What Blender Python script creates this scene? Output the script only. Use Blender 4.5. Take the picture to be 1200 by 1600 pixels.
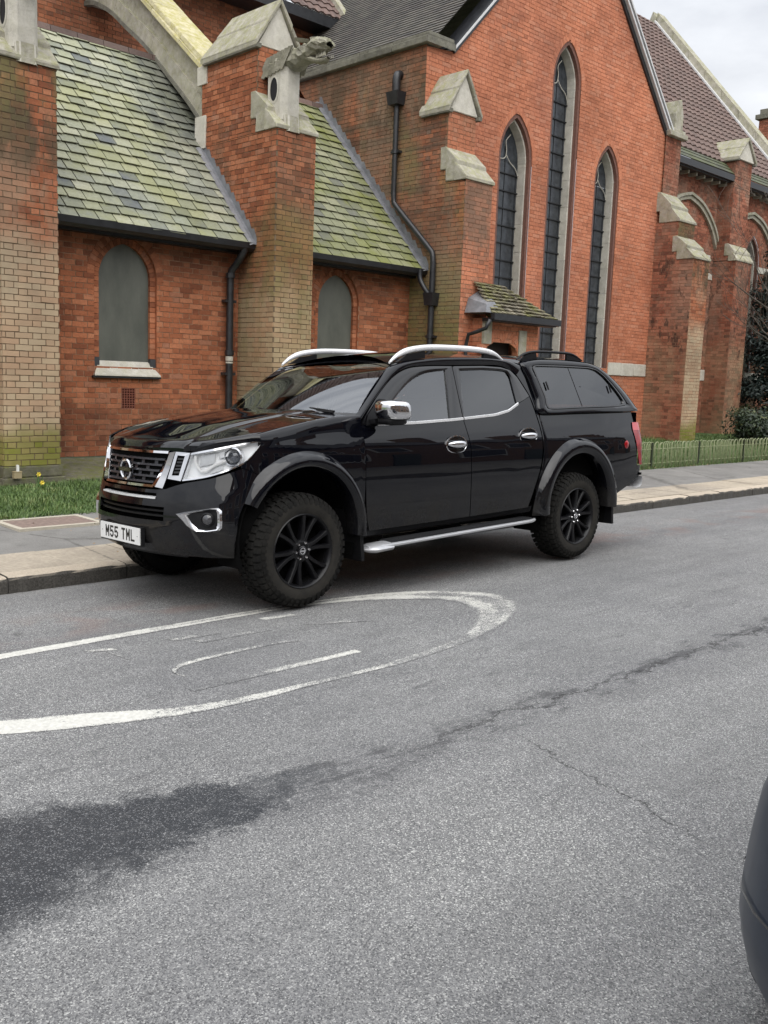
import bpy, bmesh, math, random
import numpy as np
from mathutils import Vector, Matrix

for _o in list(bpy.data.objects):
    bpy.data.objects.remove(_o, do_unlink=True)
SC = bpy.context.scene
COL = SC.collection
rad = math.radians

# ------------------------------------------------------------------ camera
CAM_H = 1.5563
YAW, PITCH, ROLL = 0.7744, -0.1403, 0.0367
FPX = 1491.84                      # focal length in pixels of a 1200 x 1600 frame
_fw = Vector((math.sin(YAW) * math.cos(PITCH), math.cos(YAW) * math.cos(PITCH), math.sin(PITCH)))
_rt = Vector((math.cos(YAW), -math.sin(YAW), 0))
_up = _rt.cross(_fw)
_r2 = _rt * math.cos(ROLL) + _up * math.sin(ROLL)
_u2 = -_rt * math.sin(ROLL) + _up * math.cos(ROLL)
_cd = bpy.data.cameras.new('camera')
_cd.sensor_fit = 'VERTICAL'
_cd.sensor_height = 36.0
_cd.lens = FPX / 1600 * 36.0
_cd.clip_start = 0.05
_cd.clip_end = 3000
CAM = bpy.data.objects.new('camera', _cd)
COL.objects.link(CAM)
CAM.matrix_world = Matrix(((_r2.x, _u2.x, -_fw.x, 0), (_r2.y, _u2.y, -_fw.y, 0),
                           (_r2.z, _u2.z, -_fw.z, CAM_H), (0, 0, 0, 1)))
SC.camera = CAM
CAMP = Vector((0, 0, CAM_H))


def px(p):
    """pixel of a point in the 1200 x 1600 frame (used only to choose which bricks show largest)"""
    d = Vector(p) - CAMP
    z = max(d.dot(_fw), 1e-3)
    return 600 + FPX * d.dot(_r2) / z, 800 - FPX * d.dot(_u2) / z


# ------------------------------------------------------------------ world, sun, exposure
SUN_EL, SUN_AZ = rad(52), rad(215)          # azimuth from +Y towards +X
W = bpy.data.worlds.new('World')
SC.world = W
W.use_nodes = True
nt = W.node_tree
nt.nodes.clear()
_out = nt.nodes.new('ShaderNodeOutputWorld')
_bg = nt.nodes.new('ShaderNodeBackground')
_sky = nt.nodes.new('ShaderNodeTexSky')
_sky.sky_type = 'NISHITA'
_sky.sun_disc = False
_sky.sun_elevation = SUN_EL
_sky.sun_rotation = SUN_AZ
_sky.dust_density = 4.0
_sky.air_density = 1.2
_hs = nt.nodes.new('ShaderNodeHueSaturation')
_hs.inputs['Saturation'].default_value = 0.15
nt.links.new(_sky.outputs[0], _hs.inputs['Color'])
_tc = nt.nodes.new('ShaderNodeTexCoord')
_sep = nt.nodes.new('ShaderNodeSeparateXYZ')
nt.links.new(_tc.outputs['Generated'], _sep.inputs[0])
_mr = nt.nodes.new('ShaderNodeMapRange')    # overcast sky: brighter towards the zenith all round
_mr.inputs['From Min'].default_value = 0.0
_mr.inputs['From Max'].default_value = 1.0
_mr.inputs['To Min'].default_value = 3.2
_mr.inputs['To Max'].default_value = 13.5
nt.links.new(_sep.outputs['Z'], _mr.inputs['Value'])
_mp = nt.nodes.new('ShaderNodeMapping')
_mp.inputs['Scale'].default_value = (1, 1, 2.6)
nt.links.new(_tc.outputs['Generated'], _mp.inputs[0])
_nz = nt.nodes.new('ShaderNodeTexNoise')
_nz.inputs['Scale'].default_value = 3.2
_nz.inputs['Detail'].default_value = 7
_nz.inputs['Roughness'].default_value = 0.55
nt.links.new(_mp.outputs[0], _nz.inputs['Vector'])
_cr = nt.nodes.new('ShaderNodeValToRGB')
_cr.color_ramp.elements[0].position = 0.30
_cr.color_ramp.elements[0].color = (0.60, 0.63, 0.69, 1)
_cr.color_ramp.elements[1].position = 0.70
_cr.color_ramp.elements[1].color = (1.06, 1.085, 1.12, 1)
nt.links.new(_nz.outputs['Fac'], _cr.inputs[0])
_vm = nt.nodes.new('ShaderNodeVectorMath')
_vm.operation = 'SCALE'
nt.links.new(_cr.outputs[0], _vm.inputs[0])
nt.links.new(_mr.outputs[0], _vm.inputs['Scale'])
_mx = nt.nodes.new('ShaderNodeMix')
_mx.data_type = 'RGBA'
_mx.inputs['Factor'].default_value = 0.85
nt.links.new(_hs.outputs[0], _mx.inputs['A'])
nt.links.new(_vm.outputs[0], _mx.inputs['B'])
nt.links.new(_mx.outputs['Result'], _bg.inputs['Color'])
_bg.inputs['Strength'].default_value = 0.10
nt.links.new(_bg.outputs[0], _out.inputs[0])

_sl = bpy.data.lights.new('sun', 'SUN')
_sl.energy = 1.0
_sl.angle = rad(70)
_sl.color = (1.0, 0.96, 0.9)
SUN = bpy.data.objects.new('sun', _sl)
COL.objects.link(SUN)
_sd = Vector((math.sin(SUN_AZ) * math.cos(SUN_EL), math.cos(SUN_AZ) * math.cos(SUN_EL), math.sin(SUN_EL)))
SUN.rotation_euler = _sd.to_track_quat('Z', 'Y').to_euler()
SUN.location = (0, -20, 30)
SC.view_settings.view_transform = 'Standard'
SC.view_settings.look = 'None'
SC.view_settings.exposure = 0.90
SC.view_settings.gamma = 1.0
SC.view_settings.use_curve_mapping = False
SC.render.engine = 'CYCLES'
SC.cycles.use_denoising = True
SC.cycles.max_bounces = 6
SC.cycles.transparent_max_bounces = 12


# ------------------------------------------------------------------ mesh helpers
class MB:
    def __init__(s):
        s.v, s.f, s.c, s.m = [], [], [], []

    def add(s, verts, faces, col=(.5, .5, .5), mi=0):
        n = len(s.v)
        s.v.extend(tuple(q) for q in verts)
        s.c.extend([col] * len(verts))
        s.f.extend(tuple(i + n for i in f) for f in faces)
        s.m.extend([mi] * len(faces))
        return s

    def box(s, a, b, col=(.5, .5, .5), mi=0):
        x0, y0, z0 = a
        x1, y1, z1 = b
        v = [(x0, y0, z0), (x1, y0, z0), (x1, y1, z0), (x0, y1, z0), (x0, y0, z1), (x1, y0, z1), (x1, y1, z1), (x0, y1, z1)]
        return s.add(v, [(0, 3, 2, 1), (4, 5, 6, 7), (0, 1, 5, 4), (1, 2, 6, 5), (2, 3, 7, 6), (3, 0, 4, 7)], col, mi)

    def hexa(s, v, col=(.5, .5, .5), mi=0):
        """8 corners: bottom four then top four, both going round"""
        return s.add(v, [(0, 3, 2, 1), (4, 5, 6, 7), (0, 1, 5, 4), (1, 2, 6, 5), (2, 3, 7, 6), (3, 0, 4, 7)], col, mi)

    def prism(s, poly, d, col=(.5, .5, .5), mi=0):
        """closed polygon of 3D points, extruded by vector d"""
        n = len(poly)
        d = Vector(d)
        v = [tuple(q) for q in poly] + [tuple(Vector(q) + d) for q in poly]
        f = [tuple(range(n))[::-1], tuple(range(n, 2 * n))]
        f += [(i, (i + 1) % n, n + (i + 1) % n, n + i) for i in range(n)]
        return s.add(v, f, col, mi)

    def grid(s, rows, mi=0, close=False, flip=False, skip=None, col=(.5, .5, .5)):
        """rows: list of equally long lists of points"""
        n, m = len(rows), len(rows[0])
        v = [q for r in rows for q in r]
        f = []
        for i in range(n - 1):
            for j in range(m if close else m - 1):
                if skip and skip(i, j):
                    continue
                a, b, c, d = i * m + j, i * m + (j + 1) % m, (i + 1) * m + (j + 1) % m, (i + 1) * m + j
                f.append((a, d, c, b) if flip else (a, b, c, d))
        return s.add(v, f, col, mi)

    def tube(s, pts, r, n=8, mi=0, cap=True, col=(.5, .5, .5)):
        pts = [Vector(q) for q in pts]
        R = r if isinstance(r, (list, tuple)) else [r] * len(pts)
        rows = []
        t0 = (pts[1] - pts[0]).normalized()
        up = Vector((0, 0, 1)) if abs(t0.z) < .9 else Vector((1, 0, 0))
        a = t0.cross(up).normalized()
        for i, q in enumerate(pts):
            t = (pts[min(i + 1, len(pts) - 1)] - pts[max(i - 1, 0)]).normalized()
            a = (a - t * a.dot(t)).normalized()
            b = t.cross(a)
            rows.append([q + (a * math.cos(2 * math.pi * k / n) + b * math.sin(2 * math.pi * k / n)) * R[i] for k in range(n)])
        n0 = len(s.v)
        s.grid(rows, mi, close=True, col=col)
        if cap:
            s.f.append(tuple(n0 + k for k in range(n)))
            s.f.append(tuple(n0 + (len(pts) - 1) * n + k for k in range(n))[::-1])
            s.m.extend([mi, mi])
        return s

    def lathe(s, prof, n, o, ax=Vector((0, 1, 0)), mi=0, col=(.5, .5, .5)):
        """profile (r, h) spun round axis ax through o"""
        o, ax = Vector(o), Vector(ax).normalized()
        a = ax.cross(Vector((0, 0, 1)) if abs(ax.z) < .9 else Vector((1, 0, 0))).normalized()
        b = ax.cross(a)
        rows = [[o + ax * hh + (a * math.cos(2 * math.pi * k / n) + b * math.sin(2 * math.pi * k / n)) * rr for k in range(n)] for rr, hh in prof]
        return s.grid(rows, mi, close=True, col=col)

    def build(s, name, mats, parent=None, smooth=False, fix=True, angle=None):
        me = bpy.data.meshes.new(name)
        me.from_pydata(s.v, [], s.f)
        if not isinstance(mats, (list, tuple)):
            mats = [mats]
        for q in mats:
            me.materials.append(q)
        if len(mats) > 1:
            me.polygons.foreach_set('material_index', s.m)
        at = me.color_attributes.new('bcol', 'FLOAT_COLOR', 'POINT')
        at.data.foreach_set('color', np.array([(c[0], c[1], c[2], 1) for c in s.c], dtype=np.float32).ravel())
        if fix:
            bm = bmesh.new()
            bm.from_mesh(me)
            bmesh.ops.recalc_face_normals(bm, faces=bm.faces)
            bm.to_mesh(me)
            bm.free()
        if smooth:
            me.polygons.foreach_set('use_smooth', [True] * len(me.polygons))
            if angle:
                me.set_sharp_from_angle(angle=rad(angle))
        me.update()
        o = bpy.data.objects.new(name, me)
        COL.objects.link(o)
        if parent:
            o.parent = parent
        return o


def tag(o, label, cat=None, group=None, kind=None):
    if label:
        o['label'] = label
    if cat:
        o['category'] = cat
    if group:
        o['group'] = group
    if kind:
        o['kind'] = kind
    return o


def empty(name, loc=(0, 0, 0), rot=(0, 0, 0), parent=None):
    o = bpy.data.objects.new(name, None)
    COL.objects.link(o)
    o.location = loc
    o.rotation_euler = rot
    o.empty_display_size = .2
    if parent:
        o.parent = parent
    return o


def copy_tree(o, parent=None):
    c = o.copy()
    COL.objects.link(c)
    c.parent = parent
    for ch in [q for q in o.children]:
        copy_tree(ch, c)
    return c


def smoothpath(pts, n):
    """Catmull-Rom through 2D/3D points, resampled evenly to n points"""
    P = np.array(pts, float)
    P = np.vstack([2 * P[0] - P[1], P, 2 * P[-1] - P[-2]])
    out = []
    for i in range(1, len(P) - 2):
        for t in np.linspace(0, 1, 14, endpoint=False):
            a, b, c, d = P[i - 1], P[i], P[i + 1], P[i + 2]
            out.append(.5 * ((2 * b) + (-a + c) * t + (2 * a - 5 * b + 4 * c - d) * t * t + (-a + 3 * b - 3 * c + d) * t ** 3))
    out.append(P[-2])
    return resample(out, n)


def resample(pts, n):
    P = np.array(pts, float)
    d = np.r_[0, np.cumsum(np.linalg.norm(np.diff(P, axis=0), axis=1))]
    t = np.linspace(0, d[-1], n)
    return np.stack([np.interp(t, d, P[:, k]) for k in range(P.shape[1])], 1)


# ------------------------------------------------------------------ material helpers
class NT:
    def __init__(s, name):
        s.mat = bpy.data.materials.new(name)
        s.mat.use_nodes = True
        s.t = s.mat.node_tree
        s.bsdf = s.t.nodes['Principled BSDF']
        s._pos = None

    def n(s, typ, **kw):
        q = s.t.nodes.new('ShaderNode' + typ)
        for k, v in kw.items():
            setattr(q, k, v)
        return q

    def set(s, sock, v):
        if isinstance(v, bpy.types.NodeSocket):
            s.t.links.new(v, sock)
        elif isinstance(v, (tuple, list)) and len(v) == 3 and sock.type == 'RGBA':
            sock.default_value = (*v, 1)
        else:
            sock.default_value = v

    def pos(s):
        if s._pos is None:
            s._pos = s.n('NewGeometry').outputs['Position']
        return s._pos

    def obj(s):
        return s.n('TexCoord').outputs['Object']

    def map(s, vec, scale=(1, 1, 1), rot=(0, 0, 0), loc=(0, 0, 0)):
        q = s.n('Mapping')
        s.set(q.inputs[0], vec)
        q.inputs['Scale'].default_value = scale
        q.inputs['Rotation'].default_value = rot
        q.inputs['Location'].default_value = loc
        return q.outputs[0]

    def noise(s, scale, detail=3, rough=.5, vec=None, dist=0):
        q = s.n('TexNoise')
        s.set(q.inputs['Vector'], vec or s.pos())
        q.inputs['Scale'].default_value = scale
        q.inputs['Detail'].default_value = detail
        q.inputs['Roughness'].default_value = rough
        q.inputs['Distortion'].default_value = dist
        return q.outputs['Fac']

    def voro(s, scale, vec=None, out='Color', feature='F1', rnd=1):
        q = s.n('TexVoronoi', feature=feature)
        s.set(q.inputs['Vector'], vec or s.pos())
        q.inputs['Scale'].default_value = scale
        q.inputs['Randomness'].default_value = rnd
        return q.outputs[out]

    def mr(s, v, a, b, c=0., d=1., smooth=True):
        q = s.n('MapRange', interpolation_type='SMOOTHSTEP' if smooth else 'LINEAR')
        s.set(q.inputs['Value'], v)
        for k, x in (('From Min', a), ('From Max', b), ('To Min', c), ('To Max', d)):
            s.set(q.inputs[k], x)
        return q.outputs[0]

    def m(s, op, a, b=0., c=None):
        q = s.n('Math', operation=op)
        s.set(q.inputs[0], a)
        s.set(q.inputs[1], b)
        if c is not None:
            s.set(q.inputs[2], c)
        return q.outputs[0]

    def mix(s, f, a, b, mode='MIX'):
        q = s.n('Mix', data_type='RGBA', blend_type=mode)
        s.set(q.inputs['Factor'], f)
        s.set(q.inputs['A'], a)
        s.set(q.inputs['B'], b)
        return q.outputs['Result']

    def ramp(s, f, stops, const=False):
        q = s.n('ValToRGB')
        s.set(q.inputs[0], f)
        cr = q.color_ramp
        cr.interpolation = 'CONSTANT' if const else 'LINEAR'
        while len(cr.elements) < len(stops):
            cr.elements.new(.5)
        for e, (p, c) in zip(cr.elements, stops):
            e.position = p
            e.color = (*c, 1)
        return q.outputs[0]

    def sep(s, v):
        q = s.n('SeparateXYZ')
        s.set(q.inputs[0], v)
        return q.outputs

    def attr(s):
        q = s.n('Attribute', attribute_name='bcol')
        return s.sep(q.outputs['Vector'])

    def bump(s, h, strength=.3, dist=.01):
        q = s.n('Bump')
        s.set(q.inputs['Height'], h)
        q.inputs['Strength'].default_value = strength
        q.inputs['Distance'].default_value = dist
        s.t.links.new(q.outputs[0], s.bsdf.inputs['Normal'])

    def out(s, **kw):
        for k, v in kw.items():
            s.set(s.bsdf.inputs[k.replace('_', ' ')], v)
        return s.mat


def plain(name, col, rough=.5, metal=0., var=.12, scale=14, bump=0., coat=0., spec=.5):
    t = NT(name)
    n = t.noise(scale, 4, .6)
    c = t.mix(1.0, col, t.ramp(n, [(.25, (1 - var,) * 3), (.75, (1 + var,) * 3)]), 'MULTIPLY')
    t.out(Base_Color=c, Roughness=t.mr(n, .2, .8, max(rough - .06, 0), min(rough + .06, 1)), Metallic=metal, Coat_Weight=coat)
    t.bsdf.inputs['Specular IOR Level'].default_value = spec
    if bump:
        t.bump(t.noise(scale * 6, 4, .6), bump, .005)
    return t.mat
# ------------------------------------------------------------------ ground materials
def road_mat(paint=False):
    t = NT('worn_road_paint' if paint else 'road_asphalt')
    p = t.pos()
    x, y, z = t.sep(p)
    cells = t.sep(t.voro(230, out='Color'))
    chip = t.mr(cells[0], .80, .97, smooth=False)
    fine = t.noise(310, 2, .7)
    base = t.ramp(cells[1], [(0, (.085, .085, .088)), (.5, (.185, .185, .188)), (1, (.26, .258, .255))])
    base = t.mix(t.m('MULTIPLY', chip, t.mr(t.noise(.8, 4, .6), .35, .65, .50, .85)), base, (.60, .595, .575))
    base = t.mix(.55, base, t.ramp(fine, [(.3, (.45,) * 3), (.7, (1.45,) * 3)]), 'MULTIPLY')
    big = t.noise(.9, 5, .6)
    base = t.mix(1, base, t.ramp(big, [(.3, (.90, .90, .91)), (.7, (1.1, 1.1, 1.09))]), 'MULTIPLY')
    streak = t.noise(2.2, 5, .65, t.map(p, (.35, 2.2, 1)))
    base = t.mix(1, base, t.ramp(streak, [(.33, (.91,) * 3), (.6, (1.04,) * 3)]), 'MULTIPLY')
    # wheel tracks polished along the street, small oil spots, faint mottled repairs
    trk = t.noise(.55, 3, .5, t.map(p, (.04, 1.5, 1)))
    base = t.mix(1, base, t.ramp(trk, [(.36, (.86, .86, .87)), (.62, (1.10, 1.10, 1.09))]), 'MULTIPLY')
    oil = t.voro(1.15, out='Distance')
    oil = t.m('ADD', oil, t.m('MULTIPLY', t.m('SUBTRACT', t.noise(16, 4, .7), .5), .10))
    base = t.mix(t.mr(oil, .03, .085, .5, 0), base, (.045, .044, .044))
    mot = t.noise(7.5, 6, .75)
    base = t.mix(1, base, t.ramp(mot, [(.32, (.92, .92, .92)), (.62, (1.03, 1.03, 1.03))]), 'MULTIPLY')
    base = t.mix(1, base, (1.0, 1.0, .995), 'MULTIPLY')
    # spilled-liquid stain with its ragged tail along the old crack
    w = t.noise(3.2, 5, .7)
    yy = t.m('ADD', y, t.m('ADD', t.m('MULTIPLY', t.m('SUBTRACT', w, .5), .5), t.m('MULTIPLY', t.m('SUBTRACT', t.noise(17, 5, .75), .5), .32)))
    half = t.mr(x, .6, 2.85, .45, .05)
    mid = t.mr(x, .8, 3.0, 2.84, 2.66)
    band = t.m('DIVIDE', t.m('ABSOLUTE', t.m('SUBTRACT', yy, mid)), half)
    band = t.m('ADD', band, t.m('MULTIPLY', t.m('SUBTRACT', cells[2], .5), .22))
    wet = t.mr(band, .62, 1.12, 1, 0)
    wet = t.m('MULTIPLY', wet, t.mr(t.m('ADD', x, t.m('MULTIPLY', t.m('SUBTRACT', t.noise(7, 5, .7), .5), 1.2)), 1.9, 2.6, 1, .0))
    wet = t.m('MULTIPLY', wet, t.mr(t.noise(9, 6, .8), .26, .52, .66, 1))
    soft = t.m('MULTIPLY', t.mr(band, .7, 3.4, 1, 0), t.m('MULTIPLY', t.mr(x, 1.6, 2.6), t.mr(x, 6.5, 9, 1, .2)))
    soft = t.m('MULTIPLY', soft, t.mr(t.noise(5, 5, .75, t.map(p, (.6, 1.7, 1))), .46, .60))
    soft2 = t.m('MULTIPLY', t.mr(t.m('ABSOLUTE', t.m('SUBTRACT', yy, 3.25)), .0, .8, 1, 0),
                t.mr(t.noise(6.5, 5, .75, t.map(p, (.5, 1.8, 1))), .55, .66))
    wear = t.m('MINIMUM', t.m('ADD', t.m('MULTIPLY', soft, .72), t.m('MULTIPLY', soft2, .42)), 1)
    base = t.mix(wear, base, (.055, .055, .058))
    wetcol = t.mix(t.m('MULTIPLY', chip, .45), (.032, .035, .040), (.36, .36, .37))
    base = t.mix(t.m('MULTIPLY', wet, .96), base, wetcol)
    # two hairline cracks
    ca = t.m('ABSOLUTE', t.m('SUBTRACT', t.m('SUBTRACT', y, 2.66), t.m('MULTIPLY', t.m('SUBTRACT', t.noise(3.1, 6, .75), .5), .55)))
    crk = t.m('MULTIPLY', t.mr(ca, .004, .016, 1, 0), t.mr(x, 2.4, 3.6))
    xc = t.m('ADD', 2.62, t.m('MULTIPLY', y, .28))
    cb = t.m('ABSOLUTE', t.m('SUBTRACT', t.m('SUBTRACT', x, xc), t.m('MULTIPLY', t.m('SUBTRACT', t.noise(4.3, 6, .75), .5), .3)))
    crk2 = t.m('MULTIPLY', t.mr(cb, .002, .010, 1, 0), t.m('MULTIPLY', t.mr(y, 1.3, 1.6), t.mr(y, 2.3, 2.6, 1, 0)))
    crk = t.m('MULTIPLY', t.m('MAXIMUM', crk, crk2), .75)
    base = t.mix(crk, base, (.02, .02, .02))
    # reddish older surface and pale dust beside the kerb
    red = t.m('MULTIPLY', t.mr(t.m('ADD', y, t.m('MULTIPLY', t.m('SUBTRACT', t.noise(1.3, 4), .5), .5)), 5.0, 5.3), t.mr(y, 5.5, 5.9, 1, 0))
    base = t.mix(t.m('MULTIPLY', red, t.mr(t.noise(2.1, 3), .45, .62, 0, .35)), base, (.24, .15, .125))
    dust = t.m('MULTIPLY', t.mr(y, 5.9, 6.5), t.mr(t.noise(5, 4), .35, .7, .1, .4))
    base = t.mix(dust, base, (.27, .26, .24))
    if paint:
        pn = t.noise(26, 6, .75)
        pn2 = t.noise(3.2, 4, .6)
        wearv = t.attr()[0]
        thick = t.m('ADD', t.m('ADD', t.m('MULTIPLY', pn, .62), t.m('MULTIPLY', t.m('SUBTRACT', t.noise(95, 4, .7), .5), .55)), t.m('MULTIPLY', pn2, .68))
        keep = t.mr(t.m('SUBTRACT', t.m('ADD', thick, t.m('MULTIPLY', t.m('SUBTRACT', cells[2], .5), .28)), wearv), -.05, .05)
        pc = t.ramp(t.noise(40, 4, .7), [(.3, (.50, .49, .45)), (.7, (.70, .69, .64))])
        base = t.mix(keep, base, pc)
    t.bump(t.m('ADD', t.voro(230, out='Distance'), t.m('MULTIPLY', fine, .35)), .55, .006)
    t.bsdf.inputs['Specular IOR Level'].default_value = .3
    return t.out(Base_Color=base, Roughness=t.mr(wet, 0, 1, .82, .42))


ROADM = road_mat()
PAINTM = road_mat(True)


def pave_mat(name, lo, hi, scale=60, stain=(.1, .1, .09), st=.5):
    t = NT(name)
    a = t.attr()
    n = t.noise(scale, 5, .7)
    c = t.ramp(n, [(.28, lo), (.72, hi)])
    c = t.mix(.8, c, t.ramp(a[0], [(0, (.82, .82, .84)), (1, (1.16, 1.14, 1.1))]), 'MULTIPLY')
    c = t.mix(t.mr(t.noise(4.5, 6, .7), .5, .75, 0, st), c, stain)
    c = t.mix(t.mr(t.noise(150, 3, .6), .62, .8, 0, .5), c, tuple(q * .4 for q in lo))
    c = t.mix(1, c, t.ramp(t.noise(1.3, 5, .65), [(.33, (.78, .77, .76)), (.66, (1.12, 1.11, 1.09))]), 'MULTIPLY')
    crk = t.m('ADD', t.voro(.55, out='Distance', feature='DISTANCE_TO_EDGE'), t.m('MULTIPLY', t.m('SUBTRACT', t.noise(9, 4, .7), .5), .05))
    c = t.mix(t.mr(crk, .0, .012, .55, 0), c, (.05, .048, .04))
    t.bump(t.noise(scale * 2.5, 4, .7), .5, .004)
    return t.out(Base_Color=c, Roughness=.88)


PATHM = pave_mat('path_asphalt', (.15, .15, .145), (.26, .255, .245), 90)
SLABM = pave_mat('paving_slab_stone', (.30, .262, .21), (.47, .415, .335), 30, (.20, .18, .15), .4)
KERBM = NT('granite_kerb')
_a = KERBM.attr()
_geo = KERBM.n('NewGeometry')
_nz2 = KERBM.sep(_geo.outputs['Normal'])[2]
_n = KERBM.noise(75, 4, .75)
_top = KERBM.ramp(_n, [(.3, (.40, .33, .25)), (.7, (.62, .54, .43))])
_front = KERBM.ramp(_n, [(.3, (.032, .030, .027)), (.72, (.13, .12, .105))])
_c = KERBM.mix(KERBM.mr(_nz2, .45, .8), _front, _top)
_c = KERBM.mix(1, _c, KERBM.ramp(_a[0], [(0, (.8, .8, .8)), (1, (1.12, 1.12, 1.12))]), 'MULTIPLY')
KERBM.bump(KERBM.noise(55, 5, .8), .9, .012)
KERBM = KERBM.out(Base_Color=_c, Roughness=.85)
SOILM = plain('damp_soil', (.055, .042, .028), .95, var=.4, scale=9, bump=.6)
t = NT('grass_blade')
_a = t.attr()
_c = t.ramp(_a[0], [(0, (.045, .075, .020)), (.45, (.085, .145, .034)), (.8, (.145, .215, .060)), (1, (.27, .28, .12))])
t.out(Base_Color=_c, Roughness=.55)
GRASSM = t.mat
LAWNM = plain('lawn_turf', (.05, .095, .022), .95, var=.35, scale=7, bump=.5)
KERB_Y = 6.57


def road_z(y):
    t_ = min(max((y - 4.2) / (KERB_Y - 4.2), 0), 1)
    return -.06 * t_ ** 1.25


# base terrain to the horizon
mb = MB()
mb.add([(-900, -900, -.4), (900, -900, -.4), (900, 900, -.4), (-900, 900, -.4)], [(0, 1, 2, 3)])
tag(mb.build('ground', plain('far_ground', (.09, .10, .06), .95, scale=.3)), None, kind='structure')
# road sheet with camber towards the kerb
ys = [-1.1, 1, 3, 4.2] + [4.2 + (KERB_Y - 4.2) * k / 10 for k in range(1, 11)]
xs = [-90, -30, -10, 0, 10, 20, 40, 80, 140]
mb = MB()
mb.grid([[(x, y, road_z(y)) for x in xs] for y in ys])
o = mb.build('road', ROADM, smooth=True)
tag(o, None, kind='structure')
road = o

# worn painted loop on the road (thin sheets 4 mm above the asphalt)
outer = [(-1.2, 5.045), (0.9, 5.045), (2.047, 5.045), (2.821, 5.045), (3.97, 5.025), (4.497, 4.958), (4.999, 4.808), (5.33, 4.56), (5.44, 4.30), (5.33, 4.04), (4.972, 3.825), (4.61, 3.692), (4.191, 3.60), (3.699, 3.545), (3.356, 3.545), (2.975, 3.555), (2.69, 3.55), (2.28, 3.60), (1.844, 3.741), (1.558, 3.87), (.9, 4.2), (.1, 4.58), (-.7, 4.9)]
inner = [(-1.2, 4.945), (0.9, 4.945), (2.009, 4.945), (2.751, 4.94), (3.892, 4.925), (4.392, 4.841), (4.791, 4.625), (4.99, 4.42), (4.97, 4.2), (4.80, 4.02), (4.55, 3.83), (4.30, 3.72), (4.0, 3.655), (3.60, 3.61), (3.3, 3.60), (2.98, 3.615), (2.68, 3.635), (2.33, 3.700), (1.916, 3.90), (1.617, 4.03), (.9, 4.4), (.2, 4.72), (-.5, 4.97)]
wearp = [.30, .30, .30, .30, .30, .33, .46, .54, .53, .46, .46, .58, .66, .72, .74, .72, .64, .46, .37, .35, .3, .3, .3]
po, pi = smoothpath(outer, 150), smoothpath(inner, 150)
wv = np.interp(np.linspace(0, 1, 150), np.linspace(0, 1, len(wearp)), wearp)


def strip(mb, a, b, wv, lift=.002, m=6, edge=.25, mid=None):
    n = len(a)
    rows, cols = [], []
    for j in range(m + 1):
        t_ = j / m
        rows.append([])
        for i in range(n):
            q = a[i] * (1 - t_) + b[i] * t_
            rows[-1].append((q[0], q[1], road_z(q[1]) + lift))
            cols.append((wv[i] + (edge if j in (0, m) else 0) + (mid[i] if mid is not None and j in (2, 3) else 0), 0, 0))
    n0 = len(mb.v)
    mb.grid(rows)
    mb.c[n0:] = cols


mb = MB()
strip(mb, po, pi, wv, mid=np.interp(np.linspace(0, 1, 150), [0, .30, .36, .42, .50, .56, 1], [0, 0, .20, .26, .16, 0, 0]))
# worn thin second outline at the round end, and remnants inside the loop
c1 = smoothpath([(2.6, 4.10), (2.583, 4.174), (2.66, 4.254), (2.776, 4.285), (2.995, 4.30), (3.311, 4.305), (3.487, 4.27)], 40)
strip(mb, c1, c1 + np.array([.0, -.045]), np.interp(np.linspace(0, 1, 40), [0, .2, .6, 1], [.62, .68, .60, .78]), .002, 3, .12)
c2 = resample([(2.5, 3.90), (3.62, 3.90)], 30)
strip(mb, c2, c2 + np.array([0, -.06]), np.interp(np.linspace(0, 1, 30), [0, .4, .75, 1], [.86, .74, .52, .42]), .002, 3, .12)
for a_, b_, w_ in (((2.42, 4.84), (2.56, 4.78), .66), ((2.50, 4.75), (2.52, 4.52), .72), ((3.62, 4.83), (3.86, 4.80), .62), ((3.87, 4.15), (3.92, 3.95), .76), ((3.0, 4.62), (3.5, 4.60), .78), ((2.9, 4.75), (3.2, 4.73), .80), ((3.75, 4.55), (4.15, 4.38), .80)):
    s_ = resample([a_, b_], 12)
    strip(mb, s_, s_ + np.array([.02, -.07]), np.full(12, w_), .002, 3, .12)
o = mb.build('painted_road_marking', PAINTM, road)
tag(o, 'worn white painted loop on the asphalt')

# kerb, paving strip, path, lawn
ZT = .056                                   # kerb top
kerb = MB().box((-40, KERB_Y + .004, -.3), (120, KERB_Y + .16, ZT - .02)).build('kerb', plain('kerb_bedding', (.09, .085, .08), .95))
tag(kerb, None, kind='structure')
rnd = random.Random(4)
joints = [2.73 - 1.0 * 6]
while joints[-1] < 40:
    joints.append(joints[-1] + rnd.choice((.93, .98, 1.05, .88)))
joints = [j + 2.73 - min(joints, key=lambda q: abs(q - 2.73)) for j in joints]
for a_, b_ in zip(joints, joints[1:]):
    if b_ < -1 or a_ > 32:
        continue
    mb = MB()
    c_ = (rnd.random(), 0, 0)
    dy, dz, n = rnd.uniform(-.006, .006), rnd.uniform(-.005, .004), 14
    rows = []
    for i in range(n + 1):
        x = a_ + .005 + (b_ - a_ - .010) * i / n
        j1, j2 = rnd.uniform(-.008, .008), rnd.uniform(-.007, .003)
        rows.append([(x, KERB_Y + dy + j1 - .008, -.15), (x, KERB_Y + dy + j1 - .004, ZT - .026 + dz), (x, KERB_Y + dy + j1 + .006, ZT - .008 + dz + j2),
                     (x, KERB_Y + dy + .028, ZT + dz + j2), (x, KERB_Y + .155, ZT + dz + .003), (x, KERB_Y + .155, -.15)])
    mb.grid(rows, col=c_)
    mb.add(rows[0], [(0, 1, 2, 3, 4, 5)], c_)
    mb.add(rows[-1], [(5, 4, 3, 2, 1, 0)], c_)
    mb.build('kerb_stone', KERBM, kerb)
pav = MB()
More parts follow.
